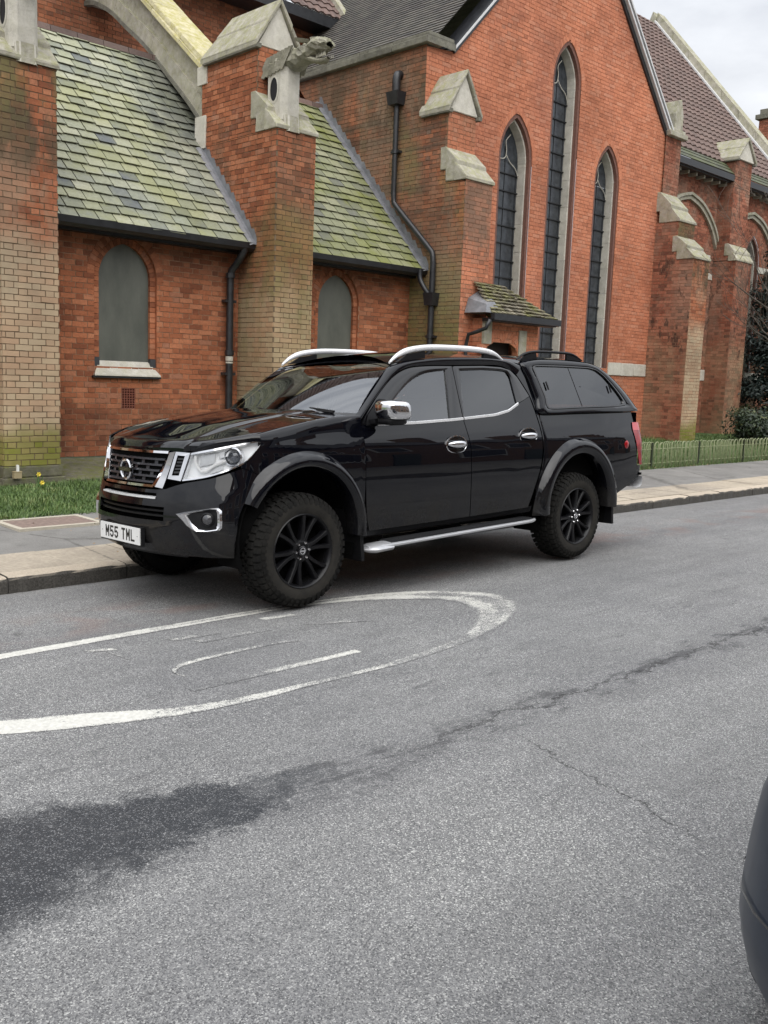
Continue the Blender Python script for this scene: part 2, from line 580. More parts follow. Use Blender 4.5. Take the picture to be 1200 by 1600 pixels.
pav.grid([[(x, y, ZT - .012 + (y - KERB_Y) * .012) for x in (-60, 0, 20, 120)] for y in (KERB_Y + .16, 7.4, 9.02)])
pav = pav.build('pavement', PATHM)
tag(pav, None, kind='structure')
x = 0.0
xs_ = [3.30 - .62 * 6]
while xs_[-1] < 30:
    xs_.append(xs_[-1] + .62)
for i, x in enumerate(xs_):
    mb = MB()
    w_ = .62
    a_ = (x + .004, KERB_Y + .163, ZT - .03)
    b_ = (x + w_ - .004, 7.40 + rnd.uniform(-.006, .006), ZT + .003 + rnd.uniform(-.002, .003))
    c_ = (rnd.random(), 0, 0)
    mb.box(a_, b_, c_)
    mb.build('paving_slab', SLABM, pav)
# inspection cover
ic = empty('inspection_cover', (3.98, 8.58, .075))
tag(ic, 'brownish inset inspection cover with pale concrete frame in the path', 'manhole cover')
mb = MB()
for a_, b_ in (((-.42, -.29, -.03), (.42, -.235, .016)), ((-.42, .235, -.03), (.42, .29, .016)), ((-.42, -.2345, -.03), (-.365, .2345, .0155)), ((.365, -.2345, -.03), (.42, .2345, .0155))):
    mb.box(a_, b_)
mb.build('frame', plain('pale_concrete', (.46, .42, .34), .9, bump=.5, scale=30), ic)
MB().box((-.362, -.2315, -.03), (.362, .2315, .011)).build('lid', plain('rusty_cover', (.21, .155, .13), .9, var=.35, scale=25, bump=.6), ic)
# lawn
def lawn_z(x, y):
    k = min(max((x - 9) / 6, 0), 1)
    return .065 + min(max((y - 9.1) / 2.2, 0), 1) * (.0 + .25 * k) + .012 * math.sin(x * 3.1) * math.sin(y * 2.7)


mb = MB()
mb.grid([[(x, y, lawn_z(x, y)) for x in np.arange(-30, 70, 1.0)] for y in np.arange(9.02, 20, .5)])
lawn = mb.build('lawn', LAWNM, smooth=True)
tag(lawn, None, kind='structure')


def grass(name, regions, n, label, hmin, hmax, seed):
    r = random.Random(seed)
    mb = MB()
    tot = sum((b - a) * (d - c) for a, b, c, d in regions)
    for (a, b, c, d) in regions:
        for _ in range(int(n * (b - a) * (d - c) / tot)):
            x, y = r.uniform(a, b), r.uniform(c, d)
            h = r.uniform(hmin, hmax) * (1 + .8 * max(0, math.sin(x * 2.3 + 1.7 * math.sin(y * 3))) * (r.random()))
            an = r.uniform(0, 6.28)
            ux, uy = math.cos(an), math.sin(an)
            w = r.uniform(.0025, .005) * (2.4 if r.random() < .06 else 1)
            lean = r.uniform(.2, 1.0) * h
            z = lawn_z(x, y) - .005
            cc = (min(1, max(0, r.gauss(.45 + .22 * math.sin(x * 5.1 + 2 * math.sin(y * 4.3)) * math.sin(y * 6.7 + x), .22))), 0, 0)
            mb.add([(x - uy * w, y + ux * w, z), (x + uy * w, y - ux * w, z), (x + ux * lean * .4 + uy * w * .7, y + uy * lean * .4 - ux * w * .7, z + h * .65),
                    (x + ux * lean, y + uy * lean, z + h), (x + ux * lean * .4 - uy * w * .7, y + uy * lean * .4 + ux * w * .7, z + h * .65)], [(0, 1, 2, 4), (4, 2, 3)], cc)
    o = mb.build(name, GRASSM, fix=False)
    tag(o, label, 'grass', kind='stuff')


grass('grass', [(2.6, 7.0, 8.99, 11.5), (2.6, 7.0, 8.93, 9.04)], 27000, 'short green grass verge in front of the aisle wall', .02, .058, 1)
grass('grass', [(13.5, 30, 8.98, 12.4)], 26000, 'green grass behind the low fence by the transept', .04, .085, 2)
# ------------------------------------------------------------------ church materials
def brick_mat(name, pal, marks=(), dirt=.5, lime=.0, band=0):
    """pal: ramp over each brick's own random value; marks: (colour, zlo, zhi, amp, strength, noise scale, thresh lo, thresh hi)"""
    t = NT(name)
    a = t.attr()
    p = t.pos()
    z = t.sep(p)[2]
    c = t.ramp(a[0], pal)
    n = t.noise(32, 5, .7)
    c = t.mix(.8, c, t.ramp(n, [(.25, (.66, .66, .66)), (.75, (1.26, 1.26, 1.26))]), 'MULTIPLY')
    c = t.mix(t.mr(t.noise(90, 3, .6), .60, .78, 0, .45), c, (.10, .06, .05))
    c = t.mix(t.m('MULTIPLY', t.mr(t.noise(1.1, 5, .6), .45, .72), t.m('MULTIPLY', t.mr(a[1], .3, 1), dirt)), c, (.11, .075, .058))
    if lime:
        c = t.mix(t.mr(t.noise(2.4, 6, .75), .55, .72, 0, lime), c, (.46, .40, .35))
    if band:
        bn = t.noise(1.0, 4, .6, t.map(p, (.25, .25, 2.6)))
        c = t.mix(t.mr(bn, .50, .60, 0, band), c, (.075, .06, .048))
        c = t.mix(t.mr(bn, .42, .34, 0, band * .5), c, (.44, .16, .07))
    for (col, zlo, zhi, amp, st, sc, t0, t1) in marks:
        zz = t.m('ADD', z, t.m('MULTIPLY', t.m('SUBTRACT', t.noise(.9, 5, .65), .5), amp))
        e = max(amp * .3, .12)
        f = t.m('MULTIPLY', t.mr(zz, zlo - e, zlo + e), t.mr(zz, zhi - e, zhi + e, 1, 0))
        f = t.m('MULTIPLY', f, t.mr(t.noise(sc, 5, .68, t.map(p, (1, 1, .45))), t0, t1, 0, st))
        f = t.m('MULTIPLY', f, t.mr(a[2], 0, 1, .72, 1.))
        c = t.mix(f, c, col)
    c = t.mix(1, c, t.ramp(t.noise(.7, 4, .6), [(.32, (.78, .76, .75)), (.66, (1.14, 1.12, 1.10))]), 'MULTIPLY')
    t.bump(t.m('ADD', n, t.noise(120, 3, .6)), .45, .006)
    t.bsdf.inputs['Specular IOR Level'].default_value = .12
    return t.out(Base_Color=c, Roughness=.9)


RED = [(0, (.225, .083, .047)), (.25, (.33, .120, .062)), (.65, (.415, .155, .080)), (.9, (.47, .195, .106)), (1, (.35, .16, .10))]
BRIGHT = [(0, (.47, .182, .104)), (.3, (.545, .212, .120)), (.7, (.60, .240, .138)), (1, (.57, .262, .165))]
B_BAY = brick_mat('brick_red_bay', RED, [((.085, .052, .04), .3, 1.05, .5, .5, 3, .35, .6), ((.10, .05, .035), 2.9, 3.8, .5, .45, 2, .3, .6)], .55)
B_FRONT = brick_mat('brick_bright_gable', BRIGHT, [((.30, .13, .10), 3, 12, 3, .35, .5, .45, .65)], .35, .10)
CREAM, MOSS, SOOT, OLIVE = (.50, .40, .275), (.19, .20, .035), (.085, .078, .055), (.22, .20, .085)
B_PIER = brick_mat('brick_weathered_pier', RED, [
    (CREAM, -1, 3.05, 1.0, .93, 1.2, .05, .3), ((.33, .28, .20), 2.3, 4.2, .8, .55, 1.6, .46, .64), (SOOT, 3.9, 5.6, .9, .90, 2.2, .40, .56),
    (OLIVE, 4.2, 6, 1.2, .6, 1.4, .45, .65), (MOSS, -.2, .75, .55, .95, 1.3, .1, .5)], .5, .12)
B_PIER2 = brick_mat('brick_stained_pier', RED, [
    ((.44, .355, .225), -1, 2.9, 1.4, .90, 1.0, .1, .4), (OLIVE, 2.0, 4.0, 1.2, .7, 1.1, .4, .6), (SOOT, 3.7, 5.4, .9, .5, 2.2, .44, .62)], .4, .14)
B_SIDE = brick_mat('brick_sooty_transept_side', RED, [
    ((.20, .15, .11), .2, 8, 1.0, .55, 1.0, .40, .6), (OLIVE, -1, 3.6, 1.0, .9, .9, .05, .35), (SOOT, 6.0, 8, .8, .7, 1.4, .3, .6), (OLIVE, 3.6, 6.5, 2, .55, .8, .48, .62),
    ((.27, .20, .14), 2.8, 7, 2, .6, 1.7, .45, .6)], .8, .25, .75)
B_CORNER = brick_mat('brick_corner_buttress', BRIGHT, [((.16, .12, .09), 3.7, 5.2, .8, .85, 1.6, .3, .5), ((.2, .16, .11), 5.4, 6.2, .6, .4, 1.5, .4, .6)], .5, .15)
B_NAVE = brick_mat('brick_high_wall', RED, [((.20, .19, .13), 6, 7.6, .6, .6, 1.2, .4, .6), ((.15, .075, .05), 6, 10, 2, .5, .8, .4, .6)], .6, .06)
B_FAR = brick_mat('brick_far_buttress', [(0, (.17, .07, .048)), (.5, (.32, .12, .075)), (1, (.40, .17, .11))], [((.36, .31, .20), -1, 2.8, 1.5, .55, .7, .35, .6), ((.30, .26, .20), 3, 9, 1, .4, 1.2, .45, .6), ((.05, .035, .03), 2.4, 4.6, .3, .8, 4, .56, .62)], .6, .15)
_t = NT('lime_mortar')
_c = _t.mix(1, (.36, .235, .16), _t.ramp(_t.noise(9, 5, .7), [(.3, (.45, .43, .40)), (.7, (1.2, 1.15, 1.1))]), 'MULTIPLY')
_t.bsdf.inputs['Specular IOR Level'].default_value = .1
MORTAR = _t.out(Base_Color=_c, Roughness=.95)
_t = NT('dark_mortar')
_c = _t.mix(1, (.17, .125, .085), _t.ramp(_t.noise(9, 5, .7), [(.3, (.5, .5, .45)), (.7, (1.3, 1.25, 1.15))]), 'MULTIPLY')
MORTAR_D = _t.out(Base_Color=_c, Roughness=.95)


_t = NT('pink_mortar')
_c = _t.mix(1, (.43, .20, .13), _t.ramp(_t.noise(9, 5, .7), [(.3, (.6, .58, .55)), (.7, (1.2, 1.15, 1.1))]), 'MULTIPLY')
MORTAR_P = _t.out(Base_Color=_c, Roughness=.95)


def stone_mat(name, lo, hi, lichen, ls, dark=.5):
    t = NT(name)
    a = t.attr()
    n = t.noise(6, 6, .7)
    c = t.ramp(n, [(.3, lo), (.7, hi)])
    c = t.mix(.6, c, t.ramp(a[0], [(0, (.8, .8, .8)), (1, (1.15, 1.15, 1.12))]), 'MULTIPLY')
    nz = t.sep(t.n('NewGeometry').outputs['Normal'])[2]
    c = t.mix(t.m('MULTIPLY', t.mr(t.noise(9, 6, .75), .38, .66, 0, ls), t.mr(nz, -.2, .5, .35, 1)), c, lichen)
    c = t.mix(t.mr(t.noise(3.2, 6, .8), .53, .72, 0, dark), c, (.07, .066, .05))
    t.bump(t.m('ADD', t.noise(45, 5, .75), t.noise(9, 4, .6)), .6, .016)
    t.bsdf.inputs['Specular IOR Level'].default_value = .15
    return t.out(Base_Color=c, Roughness=.92)


STONE = stone_mat('weathered_limestone', (.30, .28, .23), (.52, .49, .42), (.30, .30, .14), .75)
STONE_W = stone_mat('pale_limestone', (.48, .455, .40), (.68, .65, .585), (.42, .40, .26), .35, .2)
STONE_Y = stone_mat('lichened_coping', (.42, .38, .25), (.60, .55, .38), (.40, .36, .12), .9, .3)
STONE_D = stone_mat('dark_stone', (.12, .115, .10), (.25, .24, .20), (.15, .15, .09), .5, .6)
STONE_B = stone_mat('carved_sooty_stone', (.19, .18, .15), (.45, .425, .35), (.24, .24, .13), .6, .75)
PLINTH = stone_mat('mossy_plinth', (.10, .095, .075), (.20, .185, .14), (.12, .13, .03), .85, .6)
LEAD = plain('lead_sheet', (.23, .235, .25), .5, metal=.35, var=.35, scale=6, bump=.4)
IRON = plain('black_painted_iron', (.017, .018, .021), .42, var=.4, scale=9, bump=.15, spec=.6)
GLASSD = NT('dark_leaded_glass')
_c = GLASSD.ramp(GLASSD.noise(7, 3, .6), [(.3, (.022, .026, .031)), (.7, (.062, .07, .08))])
GLASSD.bump(GLASSD.noise(3.5, 3, .5), .25, .03)
GLASSD = GLASSD.out(Base_Color=_c, Roughness=.22)
BOARD = NT('grey_window_guard')
_c = BOARD.ramp(BOARD.noise(1.5, 5, .65, BOARD.map(BOARD.pos(), (2.2, 1, .8))), [(.3, (.085, .091, .078)), (.7, (.145, .15, .128))])  # tall pale streaks painted in as faint reflections
_c = BOARD.mix(BOARD.mr(BOARD.noise(22, 5, .75), .60, .72, 0, .35), _c, (.20, .20, .17))
BOARD = BOARD.out(Base_Color=_c, Roughness=.38)


def slate_mat(name, stops, moss, ms, sc=1.0, damp=False):
    t = NT(name)
    a = t.attr()
    c = t.ramp(a[0], stops)
    c = t.mix(.7, c, t.ramp(t.noise(20, 5, .7), [(.3, (.72, .72, .72)), (.7, (1.25, 1.25, 1.22))]), 'MULTIPLY')
    c = t.mix(t.m('MULTIPLY', t.mr(t.noise(sc, 5, .65), .38, .62, 0, ms), t.mr(a[1], 0, 1, .5, 1)), c, moss)
    c = t.mix(t.mr(t.noise(26, 5, .75), .60, .70, 0, .6), c, (.045, .042, .03))
    if damp:                       # black algae where the arch drips
        x_, y_, z_ = t.sep(t.pos())
        dn = t.m('ADD', t.m('MULTIPLY', t.m('SUBTRACT', x_, 8.35), .9), t.m('MULTIPLY', t.m('SUBTRACT', t.noise(2.2, 5, .7), .5), 2.2))
        c = t.mix(t.m('MULTIPLY', t.mr(dn, -.35, .35), t.m('MULTIPLY', t.mr(z_, 4.3, 5.4), .72)), c, (.075, .08, .075))
    t.bump(t.noise(30, 5, .7), .35, .006)
    t.bsdf.inputs['Specular IOR Level'].default_value = .3
    return t.out(Base_Color=c, Roughness=.72)


SLATE1 = slate_mat('slate_lichened', [(0, (.13, .142, .148)), (.04, (.20, .212, .185)), (.5, (.285, .295, .222)), (.9, (.37, .37, .285)), (1, (.25, .27, .23))], (.27, .275, .10), .55, damp=True)
SLATE2 = slate_mat('slate_mossy', [(0, (.17, .175, .15)), (.5, (.24, .25, .16)), (1, (.30, .30, .20))], (.185, .20, .05), .9, .8)
TILE_D = slate_mat('dark_roof_tile', [(0, (.055, .052, .05)), (.5, (.088, .08, .073)), (1, (.13, .115, .10))], (.15, .15, .12), .35, 1.5)
TILE_B = slate_mat('brown_roof_tile', [(0, (.10, .068, .06)), (.5, (.15, .10, .087)), (1, (.20, .135, .115))], (.15, .12, .10), .35, 1)
TILE_G = slate_mat('dark_mossy_eave', [(0, (.06, .065, .05)), (.5, (.09, .095, .07)), (1, (.12, .125, .095))], (.10, .115, .04), .7, 2)
TILE_M = slate_mat('mossy_porch_tile', [(0, (.10, .09, .07)), (.5, (.19, .17, .13)), (1, (.28, .25, .19))], (.16, .16, .045), .8, 3)

CH = empty('church', (12, 12.5, 0))
tag(CH, 'red brick Gothic church with slate aisle roof, buttresses and tall lancets', 'church')
_CHI = Matrix.Translation((-12, -12.5, 0))


def cpart(mb, name, m, parent=None, smooth=False, label=None, kind=None, fix=True, angle=None):
    """parts are modelled in world coordinates, then hung under the church"""
    o = mb.build(name, m, smooth=smooth, fix=fix, angle=angle)
    if parent is None:
        o.parent = CH
        o.matrix_parent_inverse = _CHI
    else:
        o.parent = parent
        o.matrix_parent_inverse = Matrix.Identity(4)
    if label:
        o['label'] = label
    if kind:
        o['kind'] = kind
    return o


CO = .0745                      # brick course
JN = .0048                      # half a joint


class Frame:
    def __init__(s, O, U, N):
        s.O, s.U, s.N = O, U, N

    def p(s, u, z, d=0.):
        return (s.O[0] + s.U[0] * u + s.N[0] * d, s.O[1] + s.U[1] * u + s.N[1] * d, z)


def FRONT(y):
    return Frame((0, y), (1, 0), (0, -1))


def LEFT(x):
    return Frame((x, 0), (0, 1), (-1, 0))


def RIGHT(x):
    return Frame((x, 0), (0, 1), (1, 0))


ONE_BRICK = []                  # candidates for bricks that are objects of their own


def brick_panel(bb, bm, fr, z0, z1, iv, seed, keep=None, co=CO):
    """bricks standing proud of a mortar sheet. iv(z) gives the list of (left, right) along the wall at a height"""
    r = random.Random(seed)
    k0, k1 = int(math.floor(z0 / co)), int(math.ceil(z1 / co))
    unit = .338
    for k in range(k0, k1):
        zb, zt = max(k * co, z0), min((k + 1) * co, z1)
        if zt - zb < .02:
            continue
        ib, it = iv(zb + .002), iv(zt - .002)
        if len(ib) != len(it):
            ib = it = iv((zb + zt) / 2)
        for (lb, rb), (lt, rt) in zip(ib, it):
            if rb - lb < .01 and rt - lt < .01:
                continue
            bm.add([fr.p(lb, zb), fr.p(rb, zb), fr.p(rt, zt), fr.p(lt, zt)], [(0, 1, 2, 3)])
            lo, hi = min(lb, lt), max(rb, rt)
            off = (k % 2) * unit / 2 + .06
            q = math.floor((lo - off) / unit)
            u = off + q * unit
            st = True
            while u < hi:
                w = .2265 if st else .1115
                a, b = u + JN, u + w - JN
                u += w
                st = not st
                e = .0
                ab, bb_ = max(a, lb - e), min(b, rb + e)
                at, bt = max(a, lt - e), min(b, rt + e)
                if bb_ - ab < .018 and bt - at < .018:
                    continue
                if bb_ < ab:
                    ab = bb_ = min(max((ab + bb_) / 2, lb), rb)
                if bt < at:
                    at = bt = min(max((at + bt) / 2, lt), rt)
                d = .0065 + r.uniform(-.0022, .0028)
                j1, j2 = r.uniform(-.0012, .0012), r.uniform(-.0012, .0012)
                z_a, z_b = zb + JN + j1, zt - JN + j2
                col = (r.random(), r.random(), r.random())
                g = lambda: r.gauss(0, .0021)
                v = [fr.p(ab + abs(g()), z_a + g(), d), fr.p(bb_ - abs(g()), z_a + g(), d), fr.p(bt - abs(g()), z_b + g(), d + r.uniform(-.0015, .0015)), fr.p(at + abs(g()), z_b + g(), d),
                     fr.p(ab, z_a, -.004), fr.p(bb_, z_a, -.004), fr.p(bt, z_b, -.004), fr.p(at, z_b, -.004)]
                f = [(0, 1, 2, 3), (0, 4, 5, 1), (1, 5, 6, 2), (2, 6, 7, 3), (3, 7, 4, 0)]
                if keep and keep((ab + bt) / 2, (z_a + z_b) / 2):
                    ONE_BRICK.append((v, f, col, keep))
                else:
                    bb.add(v, f, col)


def arch_half(z, a, zs, H):
    if z <= zs:
        return a
    R = (a * a + H * H) / (2 * a)
    dz = z - zs
    return max(math.sqrt(max(R * R - dz * dz, 0)) - (R - a), 0) if dz < H else 0


def holes(base, wins):
    """cut window openings (xc, a, z0, zs, H) out of base(z) intervals"""
    def iv(z):
        out = list(base(z))
        for xc, a, z0, zs, H in wins:
            if z0 <= z < zs + H:
                h_ = arch_half(z, a, zs, H)
                nx = []
                for l, r in out:
                    if xc - h_ > l and xc + h_ < r:
                        nx += [(l, xc - h_), (xc + h_, r)]
                    else:
                        nx.append((l, r))
                out = nx
        return out
    return iv


def arc_pts(xc, a, zs, H, w, n=14):
    """pointed arch offset outwards by w: left spring -> apex -> right spring"""
    R = (a * a + H * H) / (2 * a)
    cx = xc - a + R
    t1 = math.acos(max(-1, min(1, (R - a) / (R + w))))
    L = [(cx - (R + w) * math.cos(t1 * i / n), zs + (R + w) * math.sin(t1 * i / n)) for i in range(n + 1)]
    return L + [(2 * xc - x, z) for x, z in L[-2::-1]]


def arch_ring(mb, fr, xc, a, zs, H, w0, w1, d0, d1, n=14, gap=.06, rnd=random.Random(9)):
    """voussoirs between offsets w0 and w1, from depth d0 (back) to d1 (front)"""
    pi_, po_ = arc_pts(xc, a, zs, H, w0, n), arc_pts(xc, a, zs, H, w1, n)
    for i in range(len(pi_) - 1):
        g = gap / 2
        def L(p, q, t):
            return (p[0] * (1 - t) + q[0] * t, p[1] * (1 - t) + q[1] * t)
        A, B_ = L(pi_[i], pi_[i + 1], g), L(pi_[i], pi_[i + 1], 1 - g)
        D, C_ = L(po_[i], po_[i + 1], g), L(po_[i], po_[i + 1], 1 - g)
        dd = d1 + rnd.uniform(-.002, .002)
        v = [fr.p(*A, d0), fr.p(*B_, d0), fr.p(*C_, d0), fr.p(*D, d0), fr.p(*A, dd), fr.p(*B_, dd), fr.p(*C_, dd), fr.p(*D, dd)]
        mb.hexa(v, (rnd.random(), rnd.random(), rnd.random()))


def arch_sheet(mb, fr, xc, a, z0, zs, H, w, d):
    """flat pointed sheet (glass, board)"""
    pts = [(xc - a - w, z0)] + arc_pts(xc, a, zs, H, w, 12) + [(xc + a + w, z0)]
    mb.add([fr.p(u, z, d) for u, z in pts], [tuple(range(len(pts)))])


def jambs(mb, fr, xc, a, z0, zs, w0, w1, d0, d1, step=None, rnd=random.Random(3)):
    for s_ in (-1, 1):
        u0, u1 = sorted((xc + s_ * (a + w0), xc + s_ * (a + w1)))
        z = z0
        while z < zs - .001:
            zt = min(zs, z + (step or 9))
            g = .003 if step else 0
            v = [fr.p(u0, z + g, d0), fr.p(u1, z + g, d0), fr.p(u1, z + g, d1), fr.p(u0, z + g, d1),
                 fr.p(u0, zt - g, d0), fr.p(u1, zt - g, d0), fr.p(u1, zt - g, d1), fr.p(u0, zt - g, d1)]
            mb.hexa(v, (rnd.random(), rnd.random(), rnd.random()))
            z = zt


def reveal(mb, fr, xc, a, z0, zs, H, w, d0, d1):
    """inner lining of the opening"""
    pts = [(xc - a - w, z0)] + arc_pts(xc, a, zs, H, w, 12) + [(xc + a + w, z0)]
    mb.grid([[fr.p(u, z, d0) for u, z in pts], [fr.p(u, z, d1) for u, z in pts]])


# ------------------------------------------------------------------ aisle bays
P_Y, W_Y, T_Y, F_Y, XS = 11.6, 12.5, 12.3, 11.26, 12.67
AX = (4.81, 5.53)
BX = (8.89, 9.62)
WIN1 = (6.962, .39, 1.57, 2.80, .47)
WIN2 = (10.94, .385, 1.57, 2.76, .47)
VENT = (6.885, 7.105, .968, 1.268)
KEEP_A = lambda u, z: (4.83 < u < 5.54 and .25 < z < 4.8)
KEEP_A.owner = 'A'
KEEP_1 = lambda u, z: (6.55 < u < 7.45 and .93 < z < 1.52)
KEEP_1.owner = '1'


def vent_cut(iv):
    def f(z):
        out = iv(z)
        if VENT[2] < z < VENT[3]:
            out = [s_ for l, r in out for s_ in (((l, VENT[0]), (VENT[1], r)) if l < VENT[0] < r else ((l, r),))]
        return out
    return f


owners = {}
for nm, xl, xr, win, sd in (('1', AX[1], BX[0], WIN1, 11), ('2', BX[1], XS, WIN2, 12)):
    fr = FRONT(W_Y)
    bb, bm = MB(), MB()
    iv = holes(lambda z: [(xl, xr)], [(win[0], win[1] + .10, win[2], win[3], win[4] + .12)])
    if nm == '1':
        iv = vent_cut(iv)
    brick_panel(bb, bm, fr, .30, 3.62, iv, sd, KEEP_1 if nm == '1' else None)
    wall = cpart(bm, 'aisle_wall', MORTAR)
    owners[nm] = wall
    cpart(bb, 'bricks', B_BAY, wall, kind='stuff', fix=False)
    # window: arch rings, jambs, guard sheet, sill
    xc, a, z0, zs, H = win
    wf = MB()
    arch_ring(wf, fr, xc, a, zs, H, .012, .105, -.10, -.035, 12)
    jambs(wf, fr, xc, a, z0 + .12, zs, .012, .098, -.10, -.035, CO)
    w_ = cpart(wf, 'window', B_BAY)
    mb = MB()
    arch_ring(mb, fr, xc, a + .10, zs, H + .12, .004, .108, -.05, .009, 13)
    cpart(mb, 'arch_bricks', B_BAY, w_)
    mb = MB()
    reveal(mb, fr, xc, a, z0, zs, H, .102, -.2, .0)
    arch_sheet(mb, fr, xc, a, z0 - .1, zs, H, .3, -.19)  # unseen backing sheet added to stop sky light leaking in at the apex
    cpart(mb, 'reveal', B_BAY, w_)
    mb = MB()
    arch_sheet(mb, fr, xc, a, z0, zs, H, .012, -.085)
    cpart(mb, 'guard_sheet', BOARD, w_)
    mb = MB()
    s0, s1 = xc - a, xc + a
    mb.hexa([fr.p(s0 - .13, z0 - .135, .075), fr.p(s1 + .13, z0 - .135, .075), fr.p(s1 + .1, z0 - .135, -.1), fr.p(s0 - .1, z0 - .135, -.1),
             fr.p(s0 - .13, z0 - .115, .072), fr.p(s1 + .13, z0 - .115, .072), fr.p(s1 + .0, z0 + .075, -.07), fr.p(s0 - .0, z0 + .075, -.07)], (.6, .5, .5))
    mb.box(fr.p(s0 - .145, z0 - .165, .06), fr.p(s1 + .145, z0 - .1352, -.1), (.1, 0, 0), 1)
    cpart(mb, 'sill', [STONE_W, IRON], w_, label='pale chipped stone sill')
    mb = MB()
    for s_ in (-1, 1):
        u0, u1 = sorted((xc + s_ * (a + .012), xc + s_ * (a + .105)))
        mb.box(fr.p(u0, z0 - .05, -.09), fr.p(u1, z0 + .119, -.02))
    cpart(mb, 'jamb_foot', plain('dark_slate_block', (.045, .047, .052), .7), w_)
    # sloping damp apron along the foot of the wall
    mb = MB()
    yf = P_Y - .03
    mb.hexa([(xl + .002, yf, -.1), (xr - .002, yf, -.1), (xr - .002, W_Y - .002, -.1), (xl + .002, W_Y - .002, -.1),
             (xl + .002, yf, .10), (xr - .002, yf, .10), (xr - .002, W_Y - .004, .285), (xl + .002, W_Y - .004, .285)])
    cpart(mb, 'plinth', PLINTH)
    # gutter with fascia board
    mb = MB()
    prof = [(W_Y - .16, 3.38), (W_Y - .38, 3.36), (W_Y - .43, 3.40), (W_Y - .45, 3.485), (W_Y - .435, 3.485), (W_Y - .415, 3.41), (W_Y - .36, 3.385), (W_Y - .16, 3.41)]
    mb.prism([(xl + .01, y, z) for y, z in prof], (xr - xl - .02, 0, 0))
    mb.box((xl + .004, W_Y - .16, 3.34), (xr - .004, W_Y - .015, 3.56))
    cpart(mb, 'gutter', IRON)

# air brick
mb = MB()
fr = FRONT(W_Y)
mb.box(fr.p(VENT[0], VENT[2], -.05), fr.p(VENT[1], VENT[3], -.04))
for i in range(6):
    u = VENT[0] + .008 + (VENT[1] - VENT[0] - .016) * i / 5
    mb.box(fr.p(u - .006, VENT[2], -.04), fr.p(u + .006, VENT[3], .002))
for i in range(9):
    z = VENT[2] + .008 + (VENT[3] - VENT[2] - .016) * i / 8
    mb.box(fr.p(VENT[0], z - .006, -.04), fr.p(VENT[1], z + .006, .0))
cpart(mb, 'air_brick', plain('terracotta_vent', (.20, .065, .04), .85), owners['1'])

# ------------------------------------------------------------------ buttresses
def weathering(mb, x0, x1, yf, z0, yb, z1, ov=.035, col=(.5, .5, .5)):
    """sloping stone from the lower front (yf, z0) up to the upper face (yb, z1)"""
    ym, zm = (yf + yb) / 2, (z0 + z1) / 2
    A = [(x0 - ov, yf - ov, z0), (x0 - ov, yf - ov, z0 + .05), (x0 - ov, ym, zm + .03), (x0 - ov, ym + .02, zm + .005), (x0 - ov, ym + .02, z0)]
    mb.prism(A, (x1 - x0 + 2 * ov, 0, 0), (random.Random(int(x0 * 99)).random(), .5, .5))
    B_ = [(x0 - ov + .006, ym + .021, z0 + .002), (x0 - ov + .006, ym - .05, zm - .02), (x0 - ov + .006, ym - .05, zm + .045), (x0 - ov + .006, yb + .01, z1 + .02), (x0 - ov + .006, yb + .12, z1 + .02), (x0 - ov + .006, yb + .12, zm - .08), (x0 - ov + .006, yb - .01, zm - .08), (x0 - ov + .006, yb - .01, z0 + .002)]
    mb.prism(B_, (x1 - x0 + 2 * ov - .012, 0, 0), (random.Random(int(x0 * 77)).random(), .5, .5))


def gable_cap(x0, x1, yf, yb, z0, h, parent, hip=True, ov=.08):
    """stone saddle-back cap: two thick slabs, a front tympanum and a moulded eave"""
    xc = (x0 + x1) / 2
    mb = MB()
    th = .085
    ns = 2
    for s_ in (-1, 1):
        xe = xc + s_ * ((x1 - x0) / 2 + ov)
        for k in range(ns):                         # an upper and a lower course of slabs
            t0, t1 = k / ns, (k + 1) / ns
            def at(t, lift, y):
                return (xe + (xc - xe) * t, y, z0 + .05 + (h - .05) * t + lift)
            g = .012 if k else 0
            ybk = yb - (.22 * t1 if hip else 0)
            v = [at(t0, -th + g, yf - .05), at(t1, -th + g, yf - .05), at(t1, -th + g, ybk), at(t0, -th + g, yb - (.22 * t0 if hip else 0)),
                 at(t0, g, yf - .06), at(t1, g, yf - .06), at(t1, g, ybk), at(t0, g, yb - (.22 * t0 if hip else 0))]
            mb.hexa(v, (random.Random(k + int(x0 * 50)).random(), .5, .5))
    o1 = cpart(mb, 'saddle_slab', STONE, parent)
    mb = MB()
    mb.prism([(x0 - .01, yf, z0), (x1 + .01, yf, z0), (xc, yf, z0 + h - .07)], (0, yb - yf - .15, 0), (.9, .5, .5))
    cpart(mb, 'gable_stone', STONE_W, parent)
    mb = MB()
    for s_ in (-1, 1):
        xe = x0 if s_ < 0 else x1
        a, b = sorted((xe + s_ * .075, xe - s_ * .02))
        mb.box((a, yf - .045, z0 - .05), (b, yb - .05, z0 + .012), (.2, .5, .5))
    cpart(mb, 'eave_moulding', STONE_D, parent)


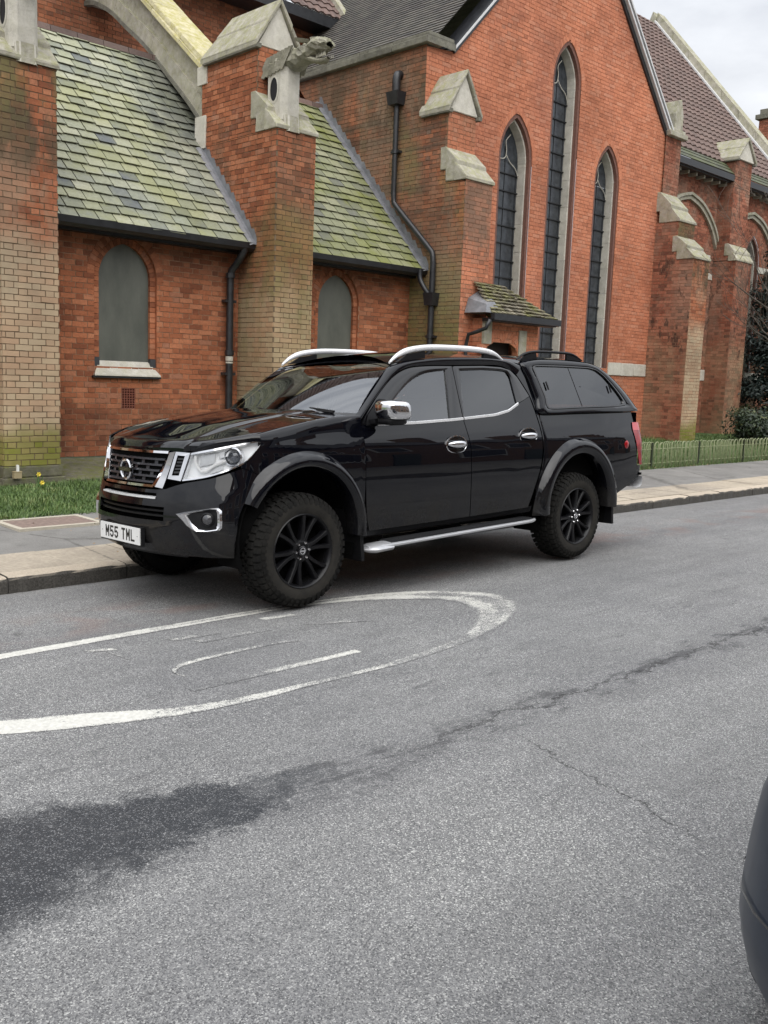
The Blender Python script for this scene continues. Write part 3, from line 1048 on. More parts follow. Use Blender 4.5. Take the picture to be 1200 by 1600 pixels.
def buttress(x0, x1, yf1, z1, yf2, z2, yb, seed, mats, own=None, keep=None, zg=.30, cap=True):
    bb, bm = MB(), MB()
    brick_panel(bb, bm, FRONT(yf1), zg, z1, lambda z: [(x0, x1)], seed, keep)
    for k, F_ in enumerate((LEFT(x0), RIGHT(x1))):
        brick_panel(bb, bm, F_, zg, z1, lambda z: [(yf1, yb)], seed + 1 + k)
        brick_panel(bb, bm, F_, z1, z2, lambda z: [(yf2, yb)], seed + 5 + k)
    brick_panel(bb, bm, FRONT(yf2), z1, z2, lambda z: [(x0, x1)], seed + 3)
    core = cpart(bm, 'buttress', MORTAR_D)
    cpart(bb, 'bricks', mats, core, kind='stuff', fix=False)
    if own:
        owners[own] = core
    mb = MB()
    weathering(mb, x0, x1, yf1, z1, yf2, z1 + (yf2 - yf1) * 1.15)
    cpart(mb, 'weathering_stone', STONE, core)
    mb = MB().box((x0 - .05, yf1 - .05, -.1), (x1 + .05, yf1 + .4, .15), (.4, .5, .5)).box((x0 - .02, yf1 - .025, .156), (x1 + .02, yf1 + .4, zg - .004), (.6, .5, .5))
    cpart(mb, 'plinth_stone', PLINTH, core)
    if cap:
        gable_cap(x0, x1, yf2 - .02, yb - .05, z2, .72, core)
    return core


butA = buttress(*AX, P_Y, 5.09, 12.1, 6.33, 13.55, 100, B_PIER, 'A', KEEP_A)
butA['label'] = 'cream and orange weathered brick buttress'
butB = buttress(*BX, P_Y, 5.09, 12.1, 6.33, 13.55, 200, B_PIER2, 'B')
butB['label'] = 'stained brick buttress carrying the beast carving'

# bricks that are objects of their own: the nearest ones, as parts of their wall or buttress
cand = []
for v, f, col, keep in ONE_BRICK:
    u_, w_ = px(v[0])
    cand.append((0 if keep.owner == 'A' else 1, v, f, col, keep.owner))
cand.sort(key=lambda q: q[0])
rest = {}
for i, (_, v, f, col, ow) in enumerate(cand):
    if i < 300:
        mb = MB().add(v, f, col)
        cpart(mb, 'brick', B_PIER if ow == 'A' else B_BAY, owners[ow], fix=False)
    else:
        rest.setdefault(ow, MB()).add(v, f, col)
for ow, mb in rest.items():
    cpart(mb, 'bricks', B_PIER if ow == 'A' else B_BAY, owners[ow], kind='stuff', fix=False)

# spout shafts with their dark oval mouth, and the carved beasts
def shaft(xc, parent_label):
    mb = MB()
    y0, y1, z0, z1 = 11.60, 11.98, 5.24, 5.98
    n = 16
    hw = .175
    # outline of the shaft in plan (chamfered), front at y0
    pl = [(xc - hw, y1), (xc - hw, y0 + .09), (xc - hw + .07, y0), (xc + hw - .07, y0), (xc + hw, y0 + .09), (xc + hw, y1)]
    rows = [[(x, y, z) for x, y in pl] for z in (z0, z1)]
    mb.grid(rows, close=False)
    mb.add([(x, y, z1) for x, y in pl], [tuple(range(6))])
    # splayed foot
    pf = [(xc - hw - .0, y1), (xc - hw + .04, y0 + .02), (xc - hw + .08, y0 - .02), (xc + hw - .08, y0 - .02), (xc + hw - .04, y0 + .02), (xc + hw, y1)]
    mb.grid([[(x, y - (.02 if k else 0), z) for x, y in pf] for k, z in enumerate((5.30, 5.07))], mi=1)
    o = cpart(mb, 'spout_shaft', [STONE_W, STONE], None)
    # hole shade painted as a black disc on the left flank, pale rim
    mb = MB()
    ring0, ring1, ring2 = [], [], []
    for k in range(20):
        t_ = 2 * math.pi * k / 20
        y, z = 11.83 + .085 * math.cos(t_), 5.68 + .165 * math.sin(t_)
        ring0.append((xc - hw - .006, 11.83 + .11 * math.cos(t_), 5.68 + .20 * math.sin(t_)))
        ring1.append((xc - hw - .012, y, z))
        ring2.append((xc - hw + .004, y * 1.0, z))
    mb.grid([ring0, ring1], close=True)
    mb.add([(xc - hw - .004, 11.83 + .088 * math.cos(2 * math.pi * k / 20), 5.68 + .168 * math.sin(2 * math.pi * k / 20)) for k in range(20)], [tuple(range(20))], (0, 0, 0), 1)
    cpart(mb, 'spout_mouth', [STONE_W, plain('dark_hollow', (.012, .012, .014), .9)], o)
    return o


def beast(xc):
    """weathered stone beast: body, wings, head with open jaws"""
    r = random.Random(5)
    mb = MB()
    path = [(12.16, 5.94, .14, .12), (11.98, 6.02, .19, .15), (11.7, 6.07, .20, .16), (11.45, 6.10, .17, .145), (11.25, 6.13, .15, .125), (11.12, 6.16, .16, .125), (11.0, 6.18, .15, .10), (10.88, 6.17, .12, .075), (10.82, 6.14, .06, .04)]
    pts = smoothpath([(y, z, a, b) for y, z, a, b in path], 26)
    rows = []
    for y, z, a, b in pts:
        rows.append([(xc + a * math.cos(t) * (1 + r.uniform(-.2, .2)), y + r.uniform(-.02, .02), z + b * math.sin(t) * (1 + r.uniform(-.2, .2))) for t in [2 * math.pi * k / 14 for k in range(14)]])
    mb.grid(rows, close=True)
    # lower jaw, teeth, brow, ears
    jaw = smoothpath([(11.25, 6.04, .11), (11.05, 5.965, .09), (10.92, 5.95, .07), (10.85, 5.97, .035)], 9)
    mb.grid([[(xc + w * math.cos(t), y, z + w * .45 * math.sin(t)) for t in [2 * math.pi * k / 10 for k in range(10)]] for y, z, w in jaw], close=True)
    for k in range(6):
        for s_ in (-1, 1):
            y = 11.03 - .035 * k
            mb.add([(xc + s_ * .08, y, 5.985), (xc + s_ * .06, y - .022, 5.985), (xc + s_ * .095, y - .012, 5.985), (xc + s_ * .075, y - .012, 6.05)], [(0, 1, 3), (1, 2, 3), (2, 0, 3)])
    for s_ in (-1, 1):
        mb.prism([(xc + s_ * .08, 11.18, 6.22), (xc + s_ * .15, 11.22, 6.22), (xc + s_ * .16, 11.40, 6.27), (xc + s_ * .09, 11.34, 6.25)], (s_ * .03, -.02, .04))
        mb.prism([(xc + s_ * .05, 10.98, 6.23), (xc + s_ * .12, 11.02, 6.22), (xc + s_ * .11, 11.14, 6.25), (xc + s_ * .04, 11.13, 6.27)], (0, 0, .03))
        # folded wing: fan of feather ridges down the flank
        for k in range(7):
            y0 = 11.55 + .085 * k
            mb.prism([(xc + s_ * .18, y0 - .10, 6.22 - .01 * k), (xc + s_ * .21, y0 - .05, 6.21 - .01 * k), (xc + s_ * .245, y0 + .13, 5.93 - .012 * k), (xc + s_ * .21, y0 + .09, 5.92 - .012 * k)], (-s_ * .05, .03, .02))
    o = cpart(mb, 'carved_beast', STONE_B, None, smooth=False, label='weathered stone beast leaning out above the spout')
    return o


shaft(sum(BX) / 2 - .08, 'B')
beast(sum(BX) / 2 - .06)
shaft(sum(AX) / 2, 'A')
beast(sum(AX) / 2)

def tile_rows(p0, p1, up, length, ex, lift, seed, wave=0., pitch=.2, step=.5):
    """courses of tiles: strips that step up at every course. p0->p1 along the eave, up = unit slope vector"""
    r = random.Random(seed)
    p0, p1, up = Vector(p0), Vector(p1), Vector(up).normalized()
    al = (p1 - p0).normalized()
    nr = al.cross(up).normalized()
    if nr.z < 0:
        nr = -nr
    L_ = (p1 - p0).length
    n = max(1, int(L_ / step))
    mb = MB()
    k = 0
    while k * ex < length:
        s0, s1 = k * ex, min((k + 1) * ex + .03, length)
        ra, rb, rc = [], [], []
        for i in range(n + 1):
            u = L_ * i / n
            wv_ = wave * math.sin(2 * math.pi * u / pitch)
            j = r.uniform(-.004, .004)
            a_ = p0 + al * u + up * (s0 + j) + nr * (lift + wv_)
            ra.append(a_ - nr * lift * 1.1)
            rb.append(a_)
            rc.append(p0 + al * u + up * s1 + nr * (.002 + wv_))
        n0 = len(mb.v)
        mb.grid([ra, rb, rc])
        for q in range(n0, len(mb.v)):
            mb.c[q] = (r.random(), r.random(), .5)
        k += 1
    return mb


# ------------------------------------------------------------------ aisle roofs, each slate a piece
SL, EX, TH = 1.08, .198, .012
NRM = Vector((0, -SL, 1)).normalized()
ALONG = Vector((0, 1, SL)).normalized()
E0 = Vector((0, 12.09, 3.57 + SL * (12.09 - 12.2)))
rs = random.Random(21)
count = 0
for bay, (xa, xb, xa2, xb2) in enumerate(((AX[1], BX[0], 2.6, 9.25), (BX[1], XS, 9.25, XS))):
    base = MB()
    top = 15.2
    for (l, r_, y0, y1) in ((xa, xb, 12.1, 13.6), (xa2, xb2, 13.6, top)):
        base.add([(l, y0, 3.57 + SL * (y0 - 12.2) - .012), (r_, y0, 3.57 + SL * (y0 - 12.2) - .012), (r_, y1, 3.57 + SL * (y1 - 12.2) - .012), (l, y1, 3.57 + SL * (y1 - 12.2) - .012)], [(0, 1, 2, 3)])
    roof = cpart(base, 'aisle_roof', plain('roof_batten_dark', (.02, .02, .018), .95), label='lichened pale slate aisle roof' if bay == 0 else 'mossy green slate aisle roof')
    stuff = MB()
    smat = SLATE1 if bay == 0 else SLATE2
    nrow = 23
    for k in range(nrow):
        s0 = k * EX
        c = E0 + ALONG * s0
        l, r_ = (xa, xb) if c.y < 13.55 else (xa2, xb2)
        w = .272
        x = l - (w / 2 if k % 2 else 0) - rs.uniform(0, .04)
        while x < r_ - .01:
            ww = w * rs.uniform(.93, 1.07)
            a_, b_ = max(x, l) + .008, min(x + ww, r_) - .008
            x += ww
            if b_ - a_ < .03:
                continue
            d0 = .034 + rs.uniform(0, .010)
            jj, jk = rs.gauss(0, .009) - (.03 if rs.random() < .03 else 0), rs.gauss(0, .008)
            ln = min(EX + .055, (nrow * EX - s0))
            p0 = c + ALONG * (jj - .0) + NRM * d0
            p1 = c + ALONG * ln + NRM * .004
            p0b = p0 + ALONG * jk
            v = [Vector((a_, p0.y, p0.z)), Vector((b_, p0b.y, p0b.z)), Vector((b_, p1.y, p1.z)), Vector((a_, p1.y, p1.z))]
            v = [q - NRM * TH for q in v] + v
            col = (rs.random() if rs.random() > .02 else 0., rs.random(), rs.random())
            mb1 = MB().hexa(v, col)
            if bay == 0 and count < 298 and a_ > 4.6:
                count += 1
                cpart(mb1, 'slate', smat, roof, fix=False)
            else:
                stuff.add(mb1.v, mb1.f, col)
    cpart(stuff, 'slates', smat, roof, kind='stuff', fix=False)
    # ridge capping
    mb = MB()
    x = xa2
    while x < xb2:
        mb.hexa([(x, 15.05, 6.70), (x + .44, 15.05, 6.70), (x + .44, 15.35, 6.78), (x, 15.35, 6.78), (x, 15.08, 6.80), (x + .44, 15.08, 6.80), (x + .44, 15.33, 6.88), (x, 15.33, 6.88)], (rs.random(), .5, .5))
        x += .45
    cpart(mb, 'ridge_tile', TILE_B, roof)
    # lead flashing up the right-hand abutment
    xf = xb
    mb = MB()
    yA, yB = (12.06, 13.55) if bay == 0 else (12.06, 15.2)
    n = 22 if bay == 0 else 44
    rowa, rowb, rowc, rowd = [], [], [], []
    for i in range(n + 1):
        y = yA + (yB - yA) * i / n
        z = 3.57 + SL * (y - 12.2)
        q = Vector((0, y, z)) + NRM * .034
        rowa.append((xf - .13 + .006 * math.sin(i * 1.3), q.y, q.z))
        rowb.append((xf - .07, q.y, q.z + .022))
        rowc.append((xf - .012, q.y, q.z + .02))
        rowd.append((xf - .012, q.y, q.z + .12 + (.07 if i % 2 else 0)))
    mb.grid([rowa, rowb, rowc, rowd])
    cpart(mb, 'lead_flashing', LEAD, roof)

for k in (1, 2):
    dx = -4.08 * k
    xl, xr = AX[1] + dx, AX[0] + dx + 4.08
    bb, bm = MB(), MB()
    brick_panel(bb, bm, FRONT(W_Y), .30, 3.62, lambda z: [(xl, xr)], 14 + k)
    w_ = cpart(bm, 'aisle_wall', MORTAR)
    cpart(bb, 'bricks', B_BAY, w_, kind='stuff', fix=False)
    buttress(AX[0] + dx, AX[1] + dx, P_Y, 5.09, 12.1, 6.33, 13.55, 300 + 10 * k, B_PIER)
    mb = MB()
    mb.prism([(xl + .01, y, z) for y, z in prof], (xr - xl - .02, 0, 0))
    mb.box((xl + .004, W_Y - .16, 3.34), (xr - .004, W_Y - .015, 3.56))
    cpart(mb, 'gutter', IRON)
    mb = MB().hexa([(xl + .002, P_Y - .03, -.1), (xr - .002, P_Y - .03, -.1), (xr - .002, W_Y - .002, -.1), (xl + .002, W_Y - .002, -.1),
                    (xl + .002, P_Y - .03, .10), (xr - .002, P_Y - .03, .10), (xr - .002, W_Y - .004, .285), (xl + .002, W_Y - .004, .285)])
    cpart(mb, 'plinth', PLINTH)
    cpart(tile_rows((xl, 12.09, 3.46), (xr, 12.09, 3.46), (0, 1, SL), 2.2, EX, .034, 60 + k, 0, .2, .27), 'aisle_roof', SLATE1, kind='stuff')
    cpart(tile_rows((xl - .8, 13.55, 5.03), (min(xr + .05, 2.59), 13.55, 5.03), (0, 1, SL), 2.36, EX, .034, 64 + k, 0, .2, .27), 'aisle_roof', SLATE1, kind='stuff')

# flat lead behind the ridge and the high wall of the nave
N_Y = 17.6
mb = MB().add([(-7, 15.3, 6.80), (XS, 15.3, 6.80), (XS, N_Y, 6.62), (-7, N_Y, 6.62)], [(0, 1, 2, 3)])
cpart(mb, 'lead_flat', LEAD)
bb, bm = MB(), MB()
brick_panel(bb, bm, FRONT(N_Y), 6.5, 9.3, lambda z: [(-7.0, 15.4)], 31)
w_ = cpart(bm, 'nave_wall', MORTAR_D)
cpart(bb, 'bricks', B_NAVE, w_, kind='stuff', fix=False)
mb = MB().box((-7, 17.05, 9.10), (14.95, N_Y - .01, 9.25)).box((-7, 17.0, 9.1), (14.95, 17.049, 9.32))
cpart(mb, 'nave_eave', IRON)


cpart(tile_rows((-7, 17.0, 9.34), (14.8, 17.0, 9.34), (0, 1, 1.15), 5.5, .24, .03, 41, .018, .22, .055), 'nave_roof', TILE_B, kind='stuff')
mb = MB().prism([(14.8, 16.97, 9.30), (14.98, 16.97, 9.30), (14.98, 16.97, 9.48), (14.8, 16.97, 9.48)], (0, 4, 4.6))
cpart(mb, 'nave_verge', STONE)

# ------------------------------------------------------------------ flying buttress
fx0, fx1 = 8.99, 9.52
sof = smoothpath([(17.58, 8.20), (17.2, 8.12), (16.6, 7.83), (16.04, 7.44), (15.4, 7.0), (14.77, 6.47), (13.99, 5.80), (13.52, 5.30), (13.30, 4.9)], 30)
mb = MB()
TOPS = .79
top = [(y, 7.78 + TOPS * (y - 15.5)) for y, z in sof]
for s_, X in ((0, fx0 + .02), (1, fx1 - .02)):
    mb.grid([[(X, y, z + .02) for y, z in sof], [(X, y, z) for y, z in top]])
fly = cpart(mb, 'flying_buttress', STONE)
mb = MB()
for i in range(0, 29):
    a_, b_ = sof[i], sof[i + 1]
    d = Vector((b_[0] - a_[0], b_[1] - a_[1])).normalized()
    n_ = Vector((-d.y, d.x)) * -1
    if n_.y < 0:
        n_ = -n_
    h_ = .26
    e = .0
    v = [(fx0 - .03, a_[0], a_[1]), (fx0 - .03, b_[0], b_[1]), (fx1 + .03, b_[0], b_[1]), (fx1 + .03, a_[0], a_[1]),
         (fx0 - .03, a_[0] + n_.x * h_, a_[1] + n_.y * h_), (fx0 - .03, b_[0] + n_.x * h_, b_[1] + n_.y * h_), (fx1 + .03, b_[0] + n_.x * h_, b_[1] + n_.y * h_), (fx1 + .03, a_[0] + n_.x * h_, a_[1] + n_.y * h_)]
    mb.hexa(v, (.35 + .5 * ((i // 4) % 2), .5, .5))
cpart(mb, 'arch_stone', STONE, fly)
mb = MB()
for i in range(29):
    a_, b_ = sof[i], sof[i + 1]
    mb.hexa([(fx0 - .055, a_[0], a_[1] - .03), (fx0 - .055, b_[0], b_[1] - .03), (fx0 + .05, b_[0], b_[1] - .03), (fx0 + .05, a_[0], a_[1] - .03),
             (fx0 - .055, a_[0], a_[1] + .05), (fx0 - .055, b_[0], b_[1] + .05), (fx0 + .05, b_[0], b_[1] + .05), (fx0 + .05, a_[0], a_[1] + .05)], (.6, .5, .5))
cpart(mb, 'arch_moulding', STONE_D, fly)
mb = MB()
for k in range(5):
    y0, y1 = 13.46 + k * .84, 13.46 + (k + 1) * .84 - .008
    z0_, z1_ = 7.78 + TOPS * (y0 - 15.5), 7.78 + TOPS * (y1 - 15.5)
    for (x0, x1, lo_, hi_) in ((fx0 - .10, fx1 + .10, -.02, .06), (fx0 - .05, fx1 + .05, .06, .16)):
        mb.hexa([(x0, y0, z0_ + lo_), (x0, y1, z1_ + lo_), (x1, y1, z1_ + lo_), (x1, y0, z0_ + lo_), (x0 + .02, y0, z0_ + hi_), (x0 + .02, y1, z1_ + hi_), (x1 - .02, y1, z1_ + hi_), (x1 - .02, y0, z0_ + hi_)], (rs.random(), .5, .5))
cpart(mb, 'coping_stone', STONE_Y, fly, label='yellow lichened raking coping')
mb = MB().box((fx0 - .13, 13.42, 5.05), (fx1 + .1, 13.72, 5.55), (.9, .5, .5)).box((fx0 - .13, 13.40, 6.02), (fx1 + .1, 13.66, 6.30), (.9, .5, .5))
cpart(mb, 'springer_block', STONE_W, fly)

# ------------------------------------------------------------------ transept
XE = 21.4
VL, VR, VZ, VS = 13.36, 20.74, 7.38, 1.06
WL = [(15.28, .45, 1.95, 5.86, .79), (16.82, .42, 1.95, 7.62, .76), (18.48, .41, 1.95, 5.90, .76)]


def front_base(z):
    if z < 7.36:
        return [(XS, XE)]
    d = (z - VZ) / VS
    return [(VL + d, VR - d)] if VL + d < VR - d else []


bb, bm = MB(), MB()
brick_panel(bb, bm, FRONT(T_Y), .3, 11.2, holes(front_base, [(x, a + .07, z0, zs, H + .09) for x, a, z0, zs, H in WL]), 51)
tw = cpart(bm, 'transept_front_wall', MORTAR_P)
cpart(bb, 'bricks', B_FRONT, tw, kind='stuff', fix=False)
BROWNM = plain('brown_moulded_brick', (.16, .075, .055), .8, var=.3, scale=20)
CAME = plain('lead_came', (.012, .013, .015), .6)
for (xc, a, z0, zs, H) in WL:
    fr = FRONT(T_Y)
    mb = MB()
    arch_ring(mb, fr, xc, a, zs, H, .0, .075, -.14, -.012, 14, .03)
    jambs(mb, fr, xc, a, z0, zs, .0, .0735, -.14, -.012)
    w_ = cpart(mb, 'lancet_window', BROWNM, label='tall pointed leaded window with pale stone jamb')
    mb = MB()
    arch_ring(mb, fr, xc, a + .07, zs, H + .09, .004, .115, -.05, .009, 18, .08)
    cpart(mb, 'arch_bricks', B_FRONT, w_)
    mb = MB()
    arch_ring(mb, fr, xc, a - .045, zs, H - .06, .0, .04, -.30, -.09, 12, .004)
    jambs(mb, fr, xc, a - .045, z0, zs, .0, .04, -.30, -.09, .55)
    cpart(mb, 'stone_jamb', STONE_W, w_)
    ai = a - .045
    Hi = H - .06
    zz = z0
    i = 0
    while zz < zs - .05:
        zt = min(zz + .335, zs)
        MBp = MB().box(fr.p(xc - ai, zz + .006, -.275), fr.p(xc + ai, zt - .006, -.265), (rs.random(), .5, .5))
        cpart(MBp, 'pane', GLASSD, w_)
        zz += .335
    mb = MB()
    arch_sheet(mb, fr, xc, ai, zs, zs, Hi, 0, -.27)
    cpart(mb, 'pane', GLASSD, w_)
    mb = MB()
    zz = z0
    while zz < zs + .02:
        mb.box(fr.p(xc - ai, zz - .011, -.285), fr.p(xc + ai, zz + .011, -.235))
        zz += .335
    for u in (xc - ai + .055, xc, xc + ai - .055):
        mb.box(fr.p(u - .006, z0, -.2649), fr.p(u + .006, zs + (0 if u != xc else Hi * .5), -.255))
    cpart(mb, 'glazing_bar', CAME, w_)
    mb = MB()
    ht = smoothpath([(xc - ai, zs - .05), (xc - ai * .55, zs + .02), (xc - ai * .1, zs + .06), (xc, zs + .22), (xc - ai * .08, zs + .38), (xc + ai * .25, zs + .52)], 16)
    mb.tube([fr.p(u, z, -.24) for u, z in ht], .009, 6)
    ht = smoothpath([(xc, zs + .12), (xc + ai * .3, zs + .0), (xc + ai * .75, zs - .10), (xc + ai, zs - .26)], 12)
    mb.tube([fr.p(u, z, -.24) for u, z in ht], .009, 6)
    cpart(mb, 'tracery', STONE_W, w_)

# left flank with the corner buttress in the same plane
def side_iv(z):
    yf = F_Y if z < 4.95 else (11.72 if z < 6.15 else T_Y)
    yb_ = N_Y
    ylow = 12.2 + (z - 3.57) / SL + .25      # below the lean-to only the open part shows
    return [(yf, min(yb_, max(ylow, W_Y + .02)))] if z > 3.3 else [(yf, W_Y + .02)]


bb, bm = MB(), MB()
brick_panel(bb, bm, LEFT(XS), .3, 7.34, side_iv, 61)
sw = cpart(bm, 'transept_side_wall', MORTAR_D)
cpart(bb, 'bricks', B_SIDE, sw, kind='stuff', fix=False)
mb = MB()
y = 12.2
while y < 17.4:
    mb.box((XS - .10, y, 7.345), (XS + .3, min(y + .9, 17.5) - .006, 7.46), (rs.random(), .5, .5))
    mb.box((XS - .055, y, 7.4602), (XS + .3, min(y + .9, 17.5) - .006, 7.53), (rs.random(), .5, .5))
    y += .9
mb.box((XS - .10, T_Y - .10, 7.345), (VL - .06, 12.194, 7.46)).box((XS - .055, T_Y - .055, 7.4602), (VL - .1, 12.194, 7.53))
cpart(mb, 'parapet_coping', STONE_D, sw)
bx0, bx1 = XS, 13.38
bb, bm = MB(), MB()
brick_panel(bb, bm, FRONT(F_Y), .3, 4.95, lambda z: [(bx0, bx1)], 71)
brick_panel(bb, bm, FRONT(11.72), 4.95, 6.15, lambda z: [(bx0, bx1)], 72)
brick_panel(bb, bm, RIGHT(bx1), .3, 6.15, lambda z: [(F_Y if z < 4.95 else 11.72, T_Y)], 73)
cb = cpart(bm, 'corner_buttress', MORTAR)
cpart(bb, 'bricks', B_CORNER, cb, kind='stuff', fix=False)
mb = MB()
weathering(mb, bx0, bx1, F_Y, 4.95, 11.72, 5.52)
cpart(mb, 'weathering_stone', STONE, cb)
gable_cap(bx0, bx1, 11.68, 12.36, 6.15, .72, cb, hip=False)
rx0, rx1 = 20.62, 21.35
bb, bm = MB(), MB()
bf = MB()
for (yf, z0, z1, sd) in ((F_Y, .2, 4.5, 81), (11.70, 4.5, 5.36, 84)):
    brick_panel(bf, bm, FRONT(yf), z0, z1, lambda z: [(rx0, rx1)], sd)
    brick_panel(bb, bm, LEFT(rx0), z0, z1, lambda z: [(yf, T_Y)], sd + 1)
    brick_panel(bb, bm, RIGHT(rx1), z0, z1, lambda z: [(yf, T_Y)], sd + 2)
cb2 = cpart(bm, 'corner_buttress', MORTAR)
cpart(bf, 'bricks', B_PIER, cb2, kind='stuff', fix=False)
cpart(bb, 'bricks', B_FAR, cb2, kind='stuff', fix=False)
mb = MB()
weathering(mb, rx0, rx1, F_Y, 4.5, 11.70, 5.02)
weathering(mb, rx0, rx1, 11.70, 5.36, 12.22, 6.05)
cpart(mb, 'weathering_stone', STONE, cb2)
# right-hand corner pilaster above the buttress and its kneeler
bb, bm = MB(), MB()
brick_panel(bb, bm, FRONT(T_Y - .05), 6.0, 7.36, lambda z: [(20.72, XE)], 91)
brick_panel(bb, bm, RIGHT(XE), .3, 7.36, lambda z: [(T_Y - .05, 14)], 92)
o = cpart(bm, 'corner_pilaster', MORTAR)
cpart(bb, 'bricks', B_FAR, o, kind='stuff', fix=False)
mb = MB().box((20.72, T_Y - .16, 7.365), (XE + .12, 12.9, 7.48), (.4, .5, .5)).box((20.76, T_Y - .12, 7.4805), (XE + .06, 12.9, 7.56), (.6, .5, .5))
mb.prism([(20.98, T_Y - .1, 7.5605), (21.34, T_Y - .1, 7.5605), (21.34, T_Y - .1, 7.9), (21.22, T_Y - .1, 8.25), (21.08, T_Y - .1, 8.2), (20.98, T_Y - .1, 7.9)], (0, .45, 0), (.7, .5, .5))
cpart(mb, 'kneeler_stone', STONE, o)
# pale string course under the windows
mb = MB()
for x in (18.98, 19.52, 20.06):
    mb.box((x, T_Y - .035, 1.79), (x + .535, T_Y + .05, 2.075), (rs.random(), .5, .5))
cpart(mb, 'string_course', STONE_W, tw)
mb = MB().box((12.7, T_Y - .08, -.1), (XE, T_Y + .1, .298))
cpart(mb, 'plinth', PLINTH, tw)
# raking verges of the gable
WHITE = plain('white_verge_board', (.62, .62, .62), .5, var=.15)
for s_, x0 in ((1, VL - .02), (-1, VR + .02)):
    mb = MB()
    L_ = (17.05 - VL)
    def rk(t, off, y):
        return (x0 + s_ * (L_ * t) - s_ * off * .72, y, VZ - .03 + VS * L_ * t + off * .69)
    LY = ((-.01, .05, T_Y - .05, T_Y + .3, 0), (.0502, .085, T_Y - .09, T_Y + .3, 1), (.0852, .115, T_Y - .07, T_Y + .3, 0))
    for (o0, o1, y0, y1, mi) in LY if s_ > 0 else ((-.02, .07, T_Y - .05, T_Y + .3, 0), (.0702, .12, T_Y - .12, T_Y + .3, 1), (.1202, .16, T_Y - .10, T_Y + .3, 0), (.1602, .20, T_Y - .14, T_Y + .3, 1), (.2002, .25, T_Y - .1, T_Y + .3, 0)):
        v = [rk(0, o0, y0), rk(1, o0, y0), rk(1, o0, y1), rk(0, o0, y1), rk(0, o1, y0), rk(1, o1, y0), rk(1, o1, y1), rk(0, o1, y1)]
        mb.hexa(v, (.5, .5, .5), mi)
    cpart(mb, 'verge', [IRON, WHITE], tw)
# transept roof slopes
up_l = Vector((1, 0, VS)).normalized()
cpart(tile_rows((12.78, 12.45, 7.30), (12.78, 20.5, 7.30), up_l, 6.25, .105, .022, 43, 0, .2, .17), 'transept_roof', TILE_D, kind='stuff')
cpart(tile_rows((21.3, 20.5, 7.30), (21.3, 12.45, 7.30), Vector((-1, 0, VS)), 6.25, .105, .022, 44, 0, .2, .5), 'transept_roof', TILE_D, kind='stuff')

# ------------------------------------------------------------------ porch in the corner
por = MB()
px0, px1, pyf = 13.02, 14.56, 10.98
fr = FRONT(pyf)
bb = MB()
DO = (13.62, .42, -.1, 1.98, .22)


def door_iv(z):
    if z < 2.03:
        return [(px0, 13.06), (13.98, px1)]
    if z < 2.26:
        h_ = .46 * math.sqrt(max(0, 1 - ((z - 2.03) / .235) ** 2))
        return [(px0, 13.52 - h_), (13.52 + h_, px1)]
    return [(px0, px1)]


brick_panel(bb, por, fr, .2, 2.64, door_iv, 95)
brick_panel(bb, por, LEFT(px0), .2, 2.64, lambda z: [(pyf, F_Y - .01)], 96)
brick_panel(bb, por, RIGHT(px1), .2, 2.64, lambda z: [(pyf, T_Y)], 97)
por = cpart(por, 'porch', MORTAR, label='low brick porch with mossy hipped roof')
cpart(bb, 'bricks', B_CORNER, por, kind='stuff', fix=False)
mb = MB()
arch_ring(mb, fr, 13.52, .46, 2.03, .235, .0, .10, -.12, .012, 9, .05)
cpart(mb, 'arch_bricks', B_CORNER, por)
DARKI = plain('dark_inside', (.012, .010, .010), .9)
MB1 = MB().box((13.06, 11.18, 0), (13.98, 11.22, 2.28))
cpart(MB1, 'door', plain('dark_oak_door', (.02, .013, .010), .7, var=.3), por)
mb = MB().box((13.985, pyf - .03, 1.95), (14.2, pyf + .1, 2.48), (.6, .5, .5)).box((13.985, pyf - .02, .2), (14.14, pyf + .1, 1.945), (.3, .5, .5)).box((12.99, pyf - .03, 2.2), (13.2, pyf + .02, 2.6), (.5, .5, .5))
cpart(mb, 'jamb_stone', STONE, por)
